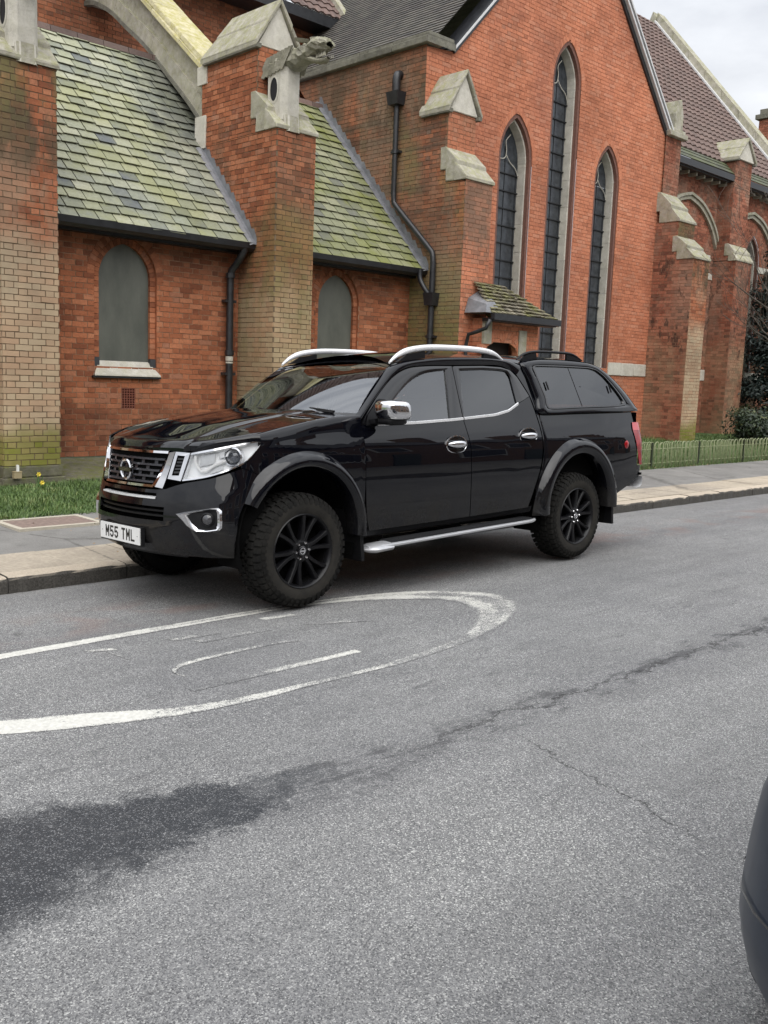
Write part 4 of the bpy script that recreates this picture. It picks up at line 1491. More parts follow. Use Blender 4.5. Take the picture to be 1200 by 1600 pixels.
# roof: half pyramid leaning on the corner buttress
ap = Vector((13.25, 11.35, 3.26))
e0, e1, e2 = Vector((12.92, 10.74, 2.70)), Vector((14.80, 10.74, 2.70)), Vector((14.80, 12.28, 2.70))
tb = Vector((13.7, 12.28, 3.26))
mb = MB()
rt = random.Random(8)
for k in range(9):
    t0, t1 = k / 9, min(1, (k + 1.25) / 9)
    l0, l1 = e0.lerp(Vector((12.98, 11.24, 3.26)), t0), e0.lerp(Vector((12.98, 11.24, 3.26)), t1)
    r0, r1 = e1.lerp(tb, t0), e1.lerp(tb, t1)
    r0.y = l0.y
    r1.y = l1.y
    n = 14
    up_ = Vector((0, -.6, .8))
    for i in range(n):
        a_, b_ = i / n + .004, (i + 1) / n - .004
        lf = .035 + rt.uniform(0, .02)
        lo = rt.uniform(-.02, .0)
        q0, q1 = l0.lerp(r0, a_), l0.lerp(r0, b_)
        q2, q3 = l1.lerp(r1, b_), l1.lerp(r1, a_)
        top4 = [q0 + up_ * lf + Vector((0, lo, 0)), q1 + up_ * (lf + rt.uniform(-.01, .01)) + Vector((0, lo, 0)), q2 + up_ * .008, q3 + up_ * .008]
        mb.hexa([q - up_ * .02 for q in top4] + top4, (rt.random(), rt.random(), .5))
    # right hip face
    s0, s1 = e2.lerp(Vector((13.75, 12.28, 3.26)), t0), e2.lerp(Vector((13.75, 12.28, 3.26)), t1)
    up2 = Vector((.6, 0, .8))
    top4 = [r0 + up2 * .04, s0 + up2 * .04, s1 + up2 * .01, r1 + up2 * .01]
    mb.hexa([q - up2 * .02 for q in top4] + top4, (rt.random(), rt.random(), .5))
cpart(mb, 'roof_tiles', TILE_M, por, kind='stuff', fix=True)
mb = MB().box((12.90, 10.66, 2.60), (14.84, 10.74, 2.71)).box((14.80, 10.741, 2.60), (14.9, 12.2, 2.71)).box((12.95, 10.742, 2.58), (14.79, pyf - .004, 2.64))
cpart(mb, 'porch_gutter', IRON, por)
mb = MB()
mb.hexa([(12.78, 10.76, 2.72), (13.2, 10.76, 2.72), (13.2, 11.24, 2.72), (12.78, 11.24, 2.72), (12.86, 10.82, 2.86), (13.12, 10.86, 2.92), (13.2, 11.24, 3.16), (12.86, 11.24, 2.98)])
cpart(mb, 'lead_flashing', LEAD, por)
mb = MB()
mb.tube(smoothpath([(12.86, 10.72, 2.6), (12.85, 10.74, 2.48), (12.78, 11.02, 2.36), (12.78, 11.16, 2.26), (12.78, 11.17, 1.5), (12.78, 11.17, .15)], 16), .034, 10)
cpart(mb, 'downpipe', IRON, por, smooth=True)

# ------------------------------------------------------------------ downpipes of the aisle
dp = MB()
dp.tube(smoothpath([(8.72, 12.12, 3.46), (8.72, 12.13, 3.36), (8.70, 12.25, 3.2), (8.665, 12.38, 3.06), (8.66, 12.39, 2.9), (8.66, 12.39, 1.5), (8.66, 12.39, .15)], 30), .055, 12)
dpo = cpart(dp, 'downpipe', IRON, smooth=True, angle=50)
mb = MB()
for z in (3.0, 1.84, .7):
    mb.lathe([(.056, -.04), (.07, -.035), (.07, .035), (.056, .04)], 12, (8.66, 12.39, z), (0, 0, 1))
for z in (2.62, 1.52):
    mb.box((8.56, 12.36, z - .02), (8.76, 12.47, z + .02))
cpart(mb, 'pipe_collar', IRON, dpo)
mb = MB().lathe([(.058, -.035), (.0595, -.03), (.0595, .03), (.058, .035)], 12, (8.66, 12.39, 1.75), (0, 0, 1)).lathe([(.058, -.012), (.0595, -.01), (.0595, .01), (.058, .012)], 12, (8.66, 12.39, 1.69), (0, 0, 1))
cpart(mb, 'painted_band', STONE_W, dpo)
XP = XS - .085
dp = MB()
dp.tube(smoothpath([(XS + .05, 12.93, 6.92), (XP, 12.92, 6.93), (XP - .03, 12.92, 6.80), (XP - .03, 12.92, 6.62)], 10), .075, 12)
dp.tube([(XP, 12.92, 6.5), (XP, 12.92, 4.85)], .05, 12)
dp.tube(smoothpath([(XP, 12.92, 4.9), (XP, 12.90, 4.72), (XP, 12.84, 4.64), (XP, 11.95, 3.82), (XP, 11.88, 3.72), (XP, 11.86, 3.55)], 16), .05, 12)
dp.tube([(XP, 11.86, 3.6), (XP, 11.86, .15)], .055, 12)
dp.tube(smoothpath([(XS - .2, 12.06, 3.46), (XS - .2, 12.05, 3.3), (XS - .17, 11.95, 3.12), (XP - .02, 11.88, 3.0)], 10), .045, 10)
dpo = cpart(dp, 'downpipe', IRON, smooth=True, angle=50)
mb = MB()
mb.hexa([(XP - .11, 12.80, 6.40), (XP + .07, 12.80, 6.40), (XP + .07, 13.04, 6.40), (XP - .11, 13.04, 6.40), (XP - .14, 12.77, 6.62), (XP + .08, 12.77, 6.62), (XP + .08, 13.07, 6.62), (XP - .14, 13.07, 6.62)])
mb.hexa([(XP - .09, 11.77, 2.84), (XP + .07, 11.77, 2.84), (XP + .07, 11.95, 2.84), (XP - .09, 11.95, 2.84), (XP - .11, 11.74, 3.06), (XP + .075, 11.74, 3.06), (XP + .075, 11.98, 3.06), (XP - .11, 11.98, 3.06)])
for z, y in ((5.6, 12.92), (2.3, 11.86), (1.3, 11.86)):
    mb.lathe([(.051, -.04), (.068, -.035), (.068, .035), (.051, .04)], 12, (XP, y, z), (0, 0, 1))
    mb.box((XP - .02, y - .1, z - .02), (XP + .08, y + .1, z + .02))
cpart(mb, 'hopper_head', IRON, dpo)

# ------------------------------------------------------------------ chancel side beyond the transept
R_Y = 13.3
WR = (27.75, .42, 2.0, 5.25, .72)
bb, bm = MB(), MB()
brick_panel(bb, bm, FRONT(R_Y), .2, 7.3, holes(lambda z: [(21.4, 33)], [(WR[0], WR[1] + .07, WR[2], WR[3], WR[4] + .09)]), 101)
rw = cpart(bm, 'chancel_wall', MORTAR)
cpart(bb, 'bricks', B_FAR, rw, kind='stuff', fix=False)
fr = FRONT(R_Y)
for xc in (23.8, 27.44, 31.1):
    mb = MB()
    hp_ = smoothpath([(-1.62, 5.38), (-1.35, 5.78), (-1.0, 6.10), (-.55, 6.36), (0, 6.50)], 12)
    hp_ = np.vstack([hp_, (hp_ * np.array([-1, 1]))[::-1][1:]])
    for w0_, w1_, d1_ in ((0, .10, .08), (.1005, .17, .13)):
        nn_ = np.gradient(hp_, axis=0)
        nn_ = np.stack([-nn_[:, 1], nn_[:, 0]], 1) / np.linalg.norm(nn_, axis=1)[:, None]
        a_, b_ = hp_ + nn_ * w0_, hp_ + nn_ * w1_
        for i in range(len(hp_) - 1):
            mb.hexa([fr.p(xc + a_[i][0], a_[i][1], -.02), fr.p(xc + a_[i + 1][0], a_[i + 1][1], -.02), fr.p(xc + b_[i + 1][0], b_[i + 1][1], -.02), fr.p(xc + b_[i][0], b_[i][1], -.02),
                     fr.p(xc + a_[i][0], a_[i][1], d1_), fr.p(xc + a_[i + 1][0], a_[i + 1][1], d1_), fr.p(xc + b_[i + 1][0], b_[i + 1][1], d1_), fr.p(xc + b_[i][0], b_[i][1], d1_)], (.4, .5, .5))
    cpart(mb, 'hood_mould', STONE, rw)
    mb = MB().box((xc + .75, R_Y - .03, 5.02), (xc + 1.42, R_Y + .05, 5.2), (.6, .5, .5)).box((xc + 1.32, R_Y - .032, 4.55), (xc + 1.6, R_Y + .05, 4.72), (.8, .5, .5)).box((xc + .4, R_Y - .033, 1.78), (xc + 1.62, R_Y + .05, 2.08), (.9, .5, .5))
    cpart(mb, 'stone_block', STONE_W, rw)
xc, a, z0, zs, H = WR
mb = MB()
arch_ring(mb, fr, xc, a, zs, H, 0, .075, -.14, -.01, 10, .03)
jambs(mb, fr, xc, a, z0, zs, 0, .0735, -.14, -.01)
w_ = cpart(mb, 'lancet_window', BROWNM)
mb = MB()
arch_ring(mb, fr, xc, a - .06, zs, H - .08, 0, .06, -.4, -.1, 10, .004)
jambs(mb, fr, xc, a - .06, z0, zs, 0, .06, -.4, -.1, .5)
cpart(mb, 'stone_jamb', STONE_W, w_)
mb = MB()
arch_sheet(mb, fr, xc, a - .06, z0, zs, H - .08, 0, -.34)
cpart(mb, 'pane', GLASSD, w_)
mb = MB()
for i in range(11):
    mb.box(fr.p(xc - a + .06, z0 + .33 * i - .01, -.338), fr.p(xc + a - .06, z0 + .33 * i + .01, -.30))
cpart(mb, 'glazing_bar', CAME, w_)
# pier with saddle-back cap
bb, bm = MB(), MB()
cx0, cx1 = 25.42, 26.36
for (yf, z0, z1, sd) in ((12.62, .2, 5.05, 111), (12.86, 5.05, 7.75, 115)):
    brick_panel(bb, bm, FRONT(yf), z0, z1, lambda z: [(cx0, cx1)], sd)
    brick_panel(bb, bm, LEFT(cx0), z0, z1, lambda z: [(yf, 14.2 if z > 7.2 else R_Y)], sd + 1)
    brick_panel(bb, bm, RIGHT(cx1), z0, z1, lambda z: [(yf, 14.2 if z > 7.2 else R_Y)], sd + 2)
cp = cpart(bm, 'buttress', MORTAR)
cpart(bb, 'bricks', B_FAR, cp, kind='stuff', fix=False)
mb = MB()
weathering(mb, cx0, cx1, 12.62, 5.05, 12.86, 5.5)
cpart(mb, 'weathering_stone', STONE, cp)
gable_cap(cx0, cx1, 12.80, 14.3, 7.75, .62, cp)
# dark eave with corbels, mossy lower slope and main roof
mb = MB().box((21.42, 12.95, 7.13), (33, R_Y - .01, 7.26)).box((21.42, 12.86, 7.16), (33, 12.949, 7.32))
cpart(mb, 'gutter', IRON)
mb = MB()
x = 21.6
while x < 33:
    mb.box((x, 13.06, 7.05), (x + .07, R_Y + .02, 7.129), (.4, .5, .5))
    x += .42
cpart(mb, 'eave_corbel', STONE, rw)
cpart(tile_rows((21.42, 12.88, 7.34), (33, 12.88, 7.34), (0, 1, 1.15), .45, .15, .02, 45, 0, .2, .3), 'chancel_eave_course', TILE_G, kind='stuff')
cpart(tile_rows((20.0, 13.16, 7.66), (29.7, 13.16, 7.66), (0, 1, 1.15), 7.75, .27, .04, 46, .022, .26, .065), 'chancel_roof', TILE_B, kind='stuff')
mb = MB()
for k in range(8):
    y0, y1 = 13.2 + k * .63, 13.2 + (k + 1) * .63 - .01
    z0_, z1_ = 7.72 + 1.15 * (y0 - 13.2), 7.72 + 1.15 * (y1 - 13.2)
    mb.hexa([(29.7, y0, z0_ - .3), (29.7, y1, z1_ - .3), (30.15, y1, z1_ - .3), (30.15, y0, z0_ - .3), (29.7, y0, z0_ + .38), (29.7, y1, z1_ + .38), (30.15, y1, z1_ + .38), (30.15, y0, z0_ + .38)], (rs.random(), .5, .5))
    mb.hexa([(29.55, y0, z0_ + .03), (29.55, y1, z1_ + .03), (29.699, y1, z1_ + .03), (29.699, y0, z0_ + .03), (29.55, y0, z0_ + .10), (29.55, y1, z1_ + .10), (29.699, y1, z1_ + .10), (29.699, y0, z0_ + .10)], (rs.random(), .5, .5), 1)
mb.prism([(29.7, 18.15, 13.4), (29.7, 18.4, 13.95), (29.7, 18.65, 13.4)], (.45, 0, 0))
cpart(mb, 'gable_coping', [STONE, WHITE])
bb, bm = MB(), MB()
brick_panel(bb, bm, FRONT(14.9), 7.0, 9.35, lambda z: [(29.9, 36)], 121)
brick_panel(bb, bm, FRONT(14.5), 7.0, 10.4, lambda z: [(31.6, 32.5)], 122)
brick_panel(bb, bm, LEFT(31.6), 7.0, 10.4, lambda z: [(14.5, 15.3)], 123)
o = cpart(bm, 'end_parapet', MORTAR)
cpart(bb, 'bricks', B_FAR, o, kind='stuff', fix=False)
mb = MB().box((31.5, 14.4, 10.401), (32.6, 15.4, 10.55), (.4, .5, .5)).box((31.6, 14.5, 10.551), (32.5, 15.3, 10.72), (.6, .5, .5))
mb.box((30.2, 14.8, 9.351), (31.59, 15.1, 9.5), (.4, .5, .5))
cpart(mb, 'coping_stone', STONE_D, o)
# ------------------------------------------------------------------ pickup truck
_t = NT('black_car_paint')
_f = _t.noise(260, 2, .5)
_z = _t.sep(_t.pos())[2]
_d = _t.m('MULTIPLY', _t.mr(_z, .85, .40), _t.mr(_t.noise(4, 5, .7), .35, .7, .10, .55))      # road film low on the panels
_base = _t.mix(_t.mr(_f, .55, .8, 0, .25), (.0022, .0025, .0045), (.006, .007, .012))
PAINT = _t.out(Base_Color=_t.mix(_d, _base, (.050, .047, .042)), Roughness=.3, Coat_Weight=_t.mr(_d, 0, .5, 1, .45), Coat_Roughness=_t.mr(_d, 0, .5, .012, .10), Coat_IOR=1.5, Metallic=.0)
_t.bsdf.inputs['Specular IOR Level'].default_value = .0
_t.bsdf.inputs['Coat Normal'].default_value
CHROME = plain('chrome', (.78, .78, .80), .05, metal=1.0, var=.03)
SILVER = plain('brushed_silver', (.78, .785, .80), .28, metal=.2, var=.04, scale=5)
PLASTIC = plain('black_textured_plastic', (.009, .009, .010), .45, var=.25, scale=40, bump=.1, spec=.2)
GLOSSB = plain('gloss_black_trim', (.006, .006, .007), .12, var=.1, coat=.6)
VOID = plain('dark_underbody', (.005, .005, .005), .9, var=.2, spec=.05)
RUBBER = NT('tyre_rubber')
_n = RUBBER.noise(9, 5, .7)
RUBBER.bump(RUBBER.noise(60, 4, .7), .3, .003)
RUBBER.bsdf.inputs['Specular IOR Level'].default_value = .12
RUBBER = RUBBER.out(Base_Color=RUBBER.ramp(_n, [(.3, (.009, .009, .0088)), (.75, (.020, .019, .017))]), Roughness=.82)
SIDEWALL = NT('dusty_sidewall')
_n = SIDEWALL.noise(11, 5, .7)
SIDEWALL.bsdf.inputs['Specular IOR Level'].default_value = .15
SIDEWALL = SIDEWALL.out(Base_Color=SIDEWALL.ramp(_n, [(.3, (.017, .0165, .0155)), (.75, (.036, .033, .028))]), Roughness=.85)
ALLOY = plain('satin_black_alloy', (.005, .005, .006), .34, var=.15, scale=30, coat=.0, spec=.3)
LEDW = plain('lamp_reflector', (.88, .89, .90), .2, metal=.0, var=.05, scale=20)
GRBAR = plain('graphite_grille_bar', (.035, .036, .042), .3, var=.1, spec=.5)
STEPM = plain('dull_aluminium', (.50, .505, .52), .33, metal=.35, var=.06, scale=6)
FOGL = plain('smoked_fog_lens', (.05, .05, .055), .08, var=.2, coat=1.0)
LAMPG = plain('lamp_inner_grey', (.55, .56, .57), .25, metal=.2, var=.15)
REDL = NT('red_lens')
REDL = REDL.out(Base_Color=REDL.ramp(REDL.noise(20, 2), [(.3, (.20, .003, .006)), (.7, (.36, .006, .010))]), Roughness=.10, Coat_Weight=.4)
PINKL = plain('pale_red_lens', (.55, .09, .10), .15, var=.1, coat=.3)
PLATEW = plain('plate_white', (.80, .80, .79), .35, var=.03)
INKB = plain('plate_black', (.006, .006, .006), .4)
SEAT = plain('dark_seat_fabric', (.02, .02, .021), .85, var=.2, scale=30)
DASH = plain('dashboard_vinyl', (.035, .035, .036), .65, var=.2, scale=20)
PAPER = plain('paper_leaflet', (.55, .56, .52), .7, var=.15, scale=30)


def glass_mat(name, tint, ior=1.5, rough=.01):
    t = NT(name)
    t.t.nodes.remove(t.bsdf)
    tr = t.n('BsdfTransparent')
    tr.inputs[0].default_value = (*tint, 1)
    gl = t.n('BsdfGlossy')
    gl.inputs['Roughness'].default_value = rough
    gl.inputs['Color'].default_value = (.95, .97, 1, 1)
    fr_ = t.n('Fresnel')
    fr_.inputs['IOR'].default_value = ior
    mx = t.n('MixShader')
    t.t.links.new(fr_.outputs[0], mx.inputs[0])
    t.t.links.new(tr.outputs[0], mx.inputs[1])
    t.t.links.new(gl.outputs[0], mx.inputs[2])
    t.t.links.new(mx.outputs[0], t.t.nodes['Material Output'].inputs[0])
    return t.mat


GL_WIND = glass_mat('windscreen_glass', (.62, .68, .66), 2.5)
GL_FRONT = glass_mat('side_glass', (.66, .71, .70), 2.3)
GL_DARK = glass_mat('privacy_glass', (.05, .05, .055), 1.95)
GL_LAMP = glass_mat('lamp_cover', (.97, .975, .98), 1.25)

TR = empty('pickup_truck', (4.006, 4.824, 0), (rad(-1.7), 0, 0))
tag(TR, 'black double-cab pickup truck with canopy and silver roof rails, parked at the kerb', 'pickup truck')
CY = .92                          # centre plane of the truck; y = 0 is the outer face of the near tyres


def tp(mb, name, m, parent=None, smooth=True, angle=38, label=None, both=False, clean=False):
    """truck part; with both=True a mirrored twin for the far side is made too"""
    res = []
    for k in range(2 if both else 1):
        if k:
            m2 = MB()
            m2.v = [(x, 2 * CY - y, z) for x, y, z in mb.v]
            m2.f, m2.c, m2.m = [tuple(reversed(f)) for f in mb.f], mb.c, mb.m
            mb = m2
        o = mb.build(name, m, smooth=smooth, angle=angle)
        if clean:
            bm = bmesh.new()
            bm.from_mesh(o.data)
            bmesh.ops.remove_doubles(bm, verts=bm.verts, dist=.0004)
            bmesh.ops.dissolve_degenerate(bm, edges=bm.edges, dist=.0004)
            bmesh.ops.recalc_face_normals(bm, faces=bm.faces)
            bm.to_mesh(o.data)
            bm.free()
        pr = parent[k] if isinstance(parent, list) else parent
        o.parent = pr or TR
        if label:
            o['label'] = label
        res.append(o)
    return res if both else res[0]


_sz = [.28, .40, .50, .62, .78, .93, 1.03, 1.10, 1.18, 1.26]
_sy = [.115, .085, .066, .050, .040, .037, .040, .056, .082, .110]


def side_y(x, z):
    y = float(np.interp(z, _sz, _sy)) if z < 1.26 else .110 + (z - 1.26) * .33
    if x > 3.6:
        y += .035 * ((x - 3.6) / .7) ** 2
    return y


def SM(d=0.):
    return lambda q: (q[0], side_y(q[0], q[1]) - d, q[1])


def ruled(mb, A, B_, mapf, n=24, m=4, bulge=0., mi=0, raw=False):
    """surface between two curves (lists of 2D or 3D points)"""
    a, b = (A, B_) if raw else (resample(A, n), resample(B_, n))
    rows = []
    for j in range(m + 1):
        t_ = j / m
        rows.append([])
        for p_, q_ in zip(a, b):
            v = mapf(p_ * (1 - t_) + q_ * t_)
            if bulge:
                v = (v[0], v[1] - bulge * 4 * t_ * (1 - t_), v[2] + bulge * .6 * 4 * t_ * (1 - t_))
            rows[-1].append(v)
    mb.grid(rows, mi)
    return rows


def skirt(mb, rows, d):
    """turn the border of a patch inwards so that panel gaps have depth"""
    d = Vector(d)
    loop = list(rows[0]) + [r[-1] for r in rows[1:]] + list(rows[-1])[::-1][1:] + [r[0] for r in rows[-2:0:-1]]
    mb.grid([loop, [tuple(Vector(q) + d) for q in loop]], close=True)


I3 = lambda q: tuple(q)

# --- the nose: a plan curve round the front, followed at every height
_np = smoothpath([(0, -.765), (.15, -.757), (.3, -.733), (.42, -.698), (.52, -.657), (.62, -.60), (.70, -.54), (.77, -.462), (.82, -.38), (.855, -.29), (.874, -.18), (.881, -.05), (.882, .1), (.882, .3)], 240)
_ns = np.r_[0, np.cumsum(np.linalg.norm(np.diff(_np, axis=0), axis=1))]
_bz = [.33, .40, .47, .55, .63, .72, .80, .88, .95, 1.05, 1.13, 1.2]
_bo = [-.03, .035, .058, .068, .067, .056, .038, .016, .0, -.016, -.04, -.06]


def s_off(off):
    return float(np.interp(off, _np[:, 0], _ns))


def s_x(x):
    return float(np.interp(x, _np[:, 1], _ns))


def nose(s, z, d=0.):
    sg = -1 if s < 0 else 1
    a = abs(s)
    off, x = float(np.interp(a, _ns, _np[:, 0])), float(np.interp(a, _ns, _np[:, 1]))
    o2, x2 = float(np.interp(a + .02, _ns, _np[:, 0])), float(np.interp(a + .02, _ns, _np[:, 1]))
    o1, x1 = float(np.interp(max(a - .02, 0), _ns, _np[:, 0])), float(np.interp(max(a - .02, 0), _ns, _np[:, 1]))
    t_ = Vector((o2 - o1, x2 - x1)).normalized()
    n_ = Vector((-t_.y, t_.x))
    n_ = -n_ if n_.y > 0 and a < .9 else n_
    n_ = Vector((abs(t_.y), -abs(t_.x)))            # outward: away from centre, forwards
    w = 1 - min(max((a - .75) / .45, 0), 1)
    w = w * w * (3 - 2 * w)
    off_z = float(np.interp(z, _bz, _bo)) * (.25 + .75 * w) if a < 1.25 else float(np.interp(z, _bz, _bo)) * .25
    k = off_z + d
    lowtuck = max(0, .62 - z) * .10 * (1 - w)
    return (x + n_.y * k, CY - sg * (off + n_.x * k - lowtuck), z)


def NM(d=0.):
    return lambda q: nose(q[0], q[1], d)


def arch_z(x, cx, cz, r):
    q = r * r - (x - cx) ** 2
    return cz + math.sqrt(q) if q > 0 else None


FCX, FCZ, FR = .035, .50, .525
RCX, RCZ, RR = 3.19, .48, .565
_zt_s = [0, s_off(.30), s_off(.40), s_off(.50), s_off(.60), s_off(.67), s_off(.75), s_off(.80), s_x(-.36), s_x(-.26), s_x(-.2)]
_zt_z = [.800, .795, .805, .845, .866, .882, .918, .950, .926, .872, .84]


def bump_top(s):
    return float(np.interp(abs(s), _zt_s, _zt_z))


def bump_low(s):
    x = nose(abs(s), .6)[0]
    if x > FCX - FR + .005:
        return arch_z(x, FCX, FCZ, FR) or .4
    return .385 - .012 * min(abs(s) / .7, 1) + .0


# bumper skin with real openings
ss = sorted(set([0, s_off(.17), s_off(.33), s_off(.40), s_off(.46), s_off(.535)] + [s_off(q) for q in (.08, .25, .58, .62, .66, .70, .74, .77)] + [s_x(q) for q in (-.48, -.46, -.44, -.42, -.40, -.38, -.36, -.34, -.32, -.30, -.28, -.262)]))
sv = [-q for q in ss[::-1] if q > 0] + ss
zr = [.34, .40, .43, .47, .52, .555, .575, .60, .63, .665, .69, .715, .735, .755, .775, .80, .83, .86, .90, .95, 1.0, 1.06]
rows = [[nose(s, min(max(z, bump_low(s)), bump_top(s))) for s in sv] for z in zr]


def bump_skip(i, j):
    z = (zr[i] + zr[i + 1]) / 2
    s = abs((sv[j] + sv[j + 1]) / 2)
    if .60 < z < .69 and s < s_off(.40):
        return True
    if .735 < z < .775 and s < s_off(.33):
        return True
    return False


mb = MB()
mb.grid(rows, skip=bump_skip)
bum = tp(mb, 'front_bumper', PAINT, clean=True, angle=50)
mb = MB()
zr2 = [.40, .50, .60, .70, .80, .88]
mb.grid([[nose(s, min(z, bump_top(s) - .01), -.075) for s in sv] for z in zr2])
tp(mb, 'bumper_liner', VOID, bum)
mb = MB()
for z in (.63, .662):
    mb.grid([[nose(s, z + dz, d) for s in sv if abs(s) <= s_off(.40) + .001] for dz, d in ((-.008, -.05), (-.006, -.02), (.006, -.02), (.008, -.05))])
tp(mb, 'intake_bar', PLASTIC, bum)
mb = MB()
mb.grid([[nose(s, z, d) for s in np.linspace(-s_off(.33), s_off(.33), 15)] for z, d in ((.735, -.03), (.738, .004), (.748, .006), (.752, -.03))])
tp(mb, 'slot_ledge', SILVER, bum)
mb = MB()
mb.grid([[nose(s, z, d) for s in np.linspace(-s_off(.52), s_off(.52), 21)] for z, d in ((.385, -.03), (.36, -.02), (.345, -.08), (.36, -.25))])
tp(mb, 'lower_lip', PLASTIC, bum)
# fog lamps
for sg in (1, -1):
    O = [(.478, .653), (.53, .668), (.60, .685), (.68, .702), (.712, .704), (.727, .685), (.729, .62), (.728, .575), (.715, .552), (.66, .541), (.60, .541), (.55, .58)]
    Ip = [(.555, .650), (.59, .664), (.63, .675), (.68, .686), (.698, .686), (.708, .674), (.710, .62), (.709, .59), (.70, .573), (.66, .563), (.622, .563), (.585, .60)]
    O = [(sg * s_off(a), z) for a, z in O]
    Ip = [(sg * s_off(a), z) for a, z in Ip]
    mb = MB()
    rr = [[nose(*q, d) for q in P_] for P_, d in ((O, -.004), ([(a * .5 + c * .5, b * .5 + e * .5) for (a, b), (c, e) in zip(O, Ip)], .014), (Ip, .006), (Ip, -.04))]
    mb.grid(rr, close=True)
    bz = tp(mb, 'fog_bezel', CHROME, bum, angle=60)
    mb = MB().add([nose(*q, .004) for q in Ip], [tuple(range(len(Ip)))])  # flat dark patch laid on the skin, standing in for a shaded recess
    tp(mb, 'fog_recess', PLASTIC, bum, smooth=False)
    c_ = Vector(nose(sg * s_off(.668), .628, -.006))
    ax = Vector((-1, -.7 * sg, 0)).normalized()
    mb = MB().lathe([(.042, 0), (.044, .018), (.037, .024), (.034, .018), (.030, .012), (.0, .010)], 20, c_, ax)
    tp(mb, 'fog_lamp', [PLASTIC], bum)
    mb = MB().lathe([(.033, .020), (.022, .027), (.0, .030)], 20, c_, ax)
    tp(mb, 'fog_lens', FOGL, bum)

# dark carrier panel behind grille and lamps
def hood_edge_z(s):
    return float(np.interp(abs(s), [0, s_off(.4), s_off(.55), s_off(.62), s_off(.7), s_off(.77), s_x(-.36), s_x(-.3)], [1.085, 1.08, 1.078, 1.082, 1.098, 1.115, 1.145, 1.16]))


mb = MB()
mb.grid([[nose(s, bump_top(s) * (1 - t_) + hood_edge_z(s) * t_, -.085 if 0 < t_ < 1 else -.03) for s in sv] for t_ in (0, .06, .5, .94, 1)])
tp(mb, 'front_carrier', VOID)
# grille: dark mesh, bars, chrome frame, badge
gr = MB()
gw = lambda z: float(np.interp(z, [.824, 1.035], [.288, .388]))
gr.grid([[nose(s_off(gw(z)) * t_, z, -.022) for t_ in np.linspace(-1, 1, 21)] for z in np.linspace(.815, 1.04, 6)])
gro = tp(gr, 'grille', VOID)
for k, z in enumerate((.843, .880, .917, .954, .991)):
    mb = MB()
    w_ = s_off(gw(z)) - .012
    mb.grid([[nose(s, z + dz, d) for s in np.linspace(-w_, w_, 25)] for dz, d in ((-.007, -.02), (-.006, -.002), (.006, -.002), (.007, -.02))])
    n = 5
    if k < 4:                                    # webs that make the slotted pattern
        for q in range(n + 1):
            s0 = -w_ + 2 * w_ * (q + (.5 if k % 2 else 0)) / n
            if abs(s0) < w_ - .02:
                mb.grid([[nose(s0 + ds, z + dz, -.014) for dz in (.006, .031)] for ds in (-.016, .016)])
    tp(mb, 'grille_bar', GRBAR, gro)
for sg in (1, -1):
    mb = MB()                                    # wide chrome blade of the V
    A_ = [(.436, 1.046), (.415, .97), (.390, .87), (.374, .808)]
    B_ = [(.382, 1.036), (.352, .95), (.313, .87), (.285, .824)]
    A_ = smoothpath([(sg * s_off(a), z) for a, z in A_], 14)
    B_ = smoothpath([(sg * s_off(a), z) for a, z in B_], 14)
    mid = A_ * .45 + B_ * .55
    mb.grid([[nose(*q, d) for q in P_] for P_, d in ((A_, -.012), (A_, .004), (mid, .020), (B_, .004), (B_, -.02))])
    tp(mb, 'chrome_blade', CHROME, gro)
    mb = MB()                                    # slotted vent beside the lamp
    A_ = [(sg * s_off(.432), .898), (sg * s_off(.456), 1.018)]
    B_ = [(sg * s_off(.482), .902), (sg * s_off(.508), 1.018)]
    ruled(mb, A_, B_, NM(-.01), 8, 3)
    v_ = tp(mb, 'side_vent', VOID, gro)
    mb = MB()
    for k in range(5):
        t_ = (k + .7) / 5.5
        a, b = np.array(A_[0]) * (1 - t_) + np.array(A_[1]) * t_, np.array(B_[0]) * (1 - t_) + np.array(B_[1]) * t_
        mb.grid([[nose(*(a * (1 - u) + b * u + np.array([0, dz])), .0) for u in (0, .5, 1)] for dz in (-.006, .006)])
    tp(mb, 'vent_slat', GLOSSB, gro)
    mb = MB()
    Oq = [(sg * s_off(.402), .872), (sg * s_off(.498), .862), (sg * s_off(.542), 1.042), (sg * s_off(.442), 1.046)]
    Iq = [(sg * s_off(.430), .894), (sg * s_off(.481), .896), (sg * s_off(.510), 1.022), (sg * s_off(.458), 1.024)]
    mb.grid([[nose(*q, d) for q in P_] for P_, d in ((Oq, -.012), (Oq, .006), (Iq, .006), (Iq, -.012))], close=True)
    tp(mb, 'vent_frame', CHROME, gro, smooth=False)
mb = MB()
mb.grid([[nose(s, z, d) for s in np.linspace(-s_off(.30), s_off(.30), 17)] for z, d in ((.828, -.02), (.827, .006), (.812, .010), (.806, -.012))])
tp(mb, 'chrome_strip', CHROME, gro)
mb = MB()
mb.grid([[nose(s, z, d) for s in np.linspace(-s_off(.385), s_off(.385), 17)] for z, d in ((1.028, -.02), (1.032, .008), (1.047, .006), (1.052, -.012))])
tp(mb, 'chrome_strip', CHROME, gro)


def text_mesh(txt, size, bold=.0):
    cu = bpy.data.curves.new('t', 'FONT')
    cu.body = txt
    cu.size = size
    cu.offset = bold
    cu.align_x, cu.align_y = 'CENTER', 'CENTER'
    ob = bpy.data.objects.new('t', cu)
    COL.objects.link(ob)
    dg = bpy.context.evaluated_depsgraph_get()
    me = ob.evaluated_get(dg).to_mesh()
    v, f = [tuple(q.co) for q in me.vertices], [tuple(q.vertices) for q in me.polygons]
    bpy.data.objects.remove(ob, do_unlink=True)
    return v, f


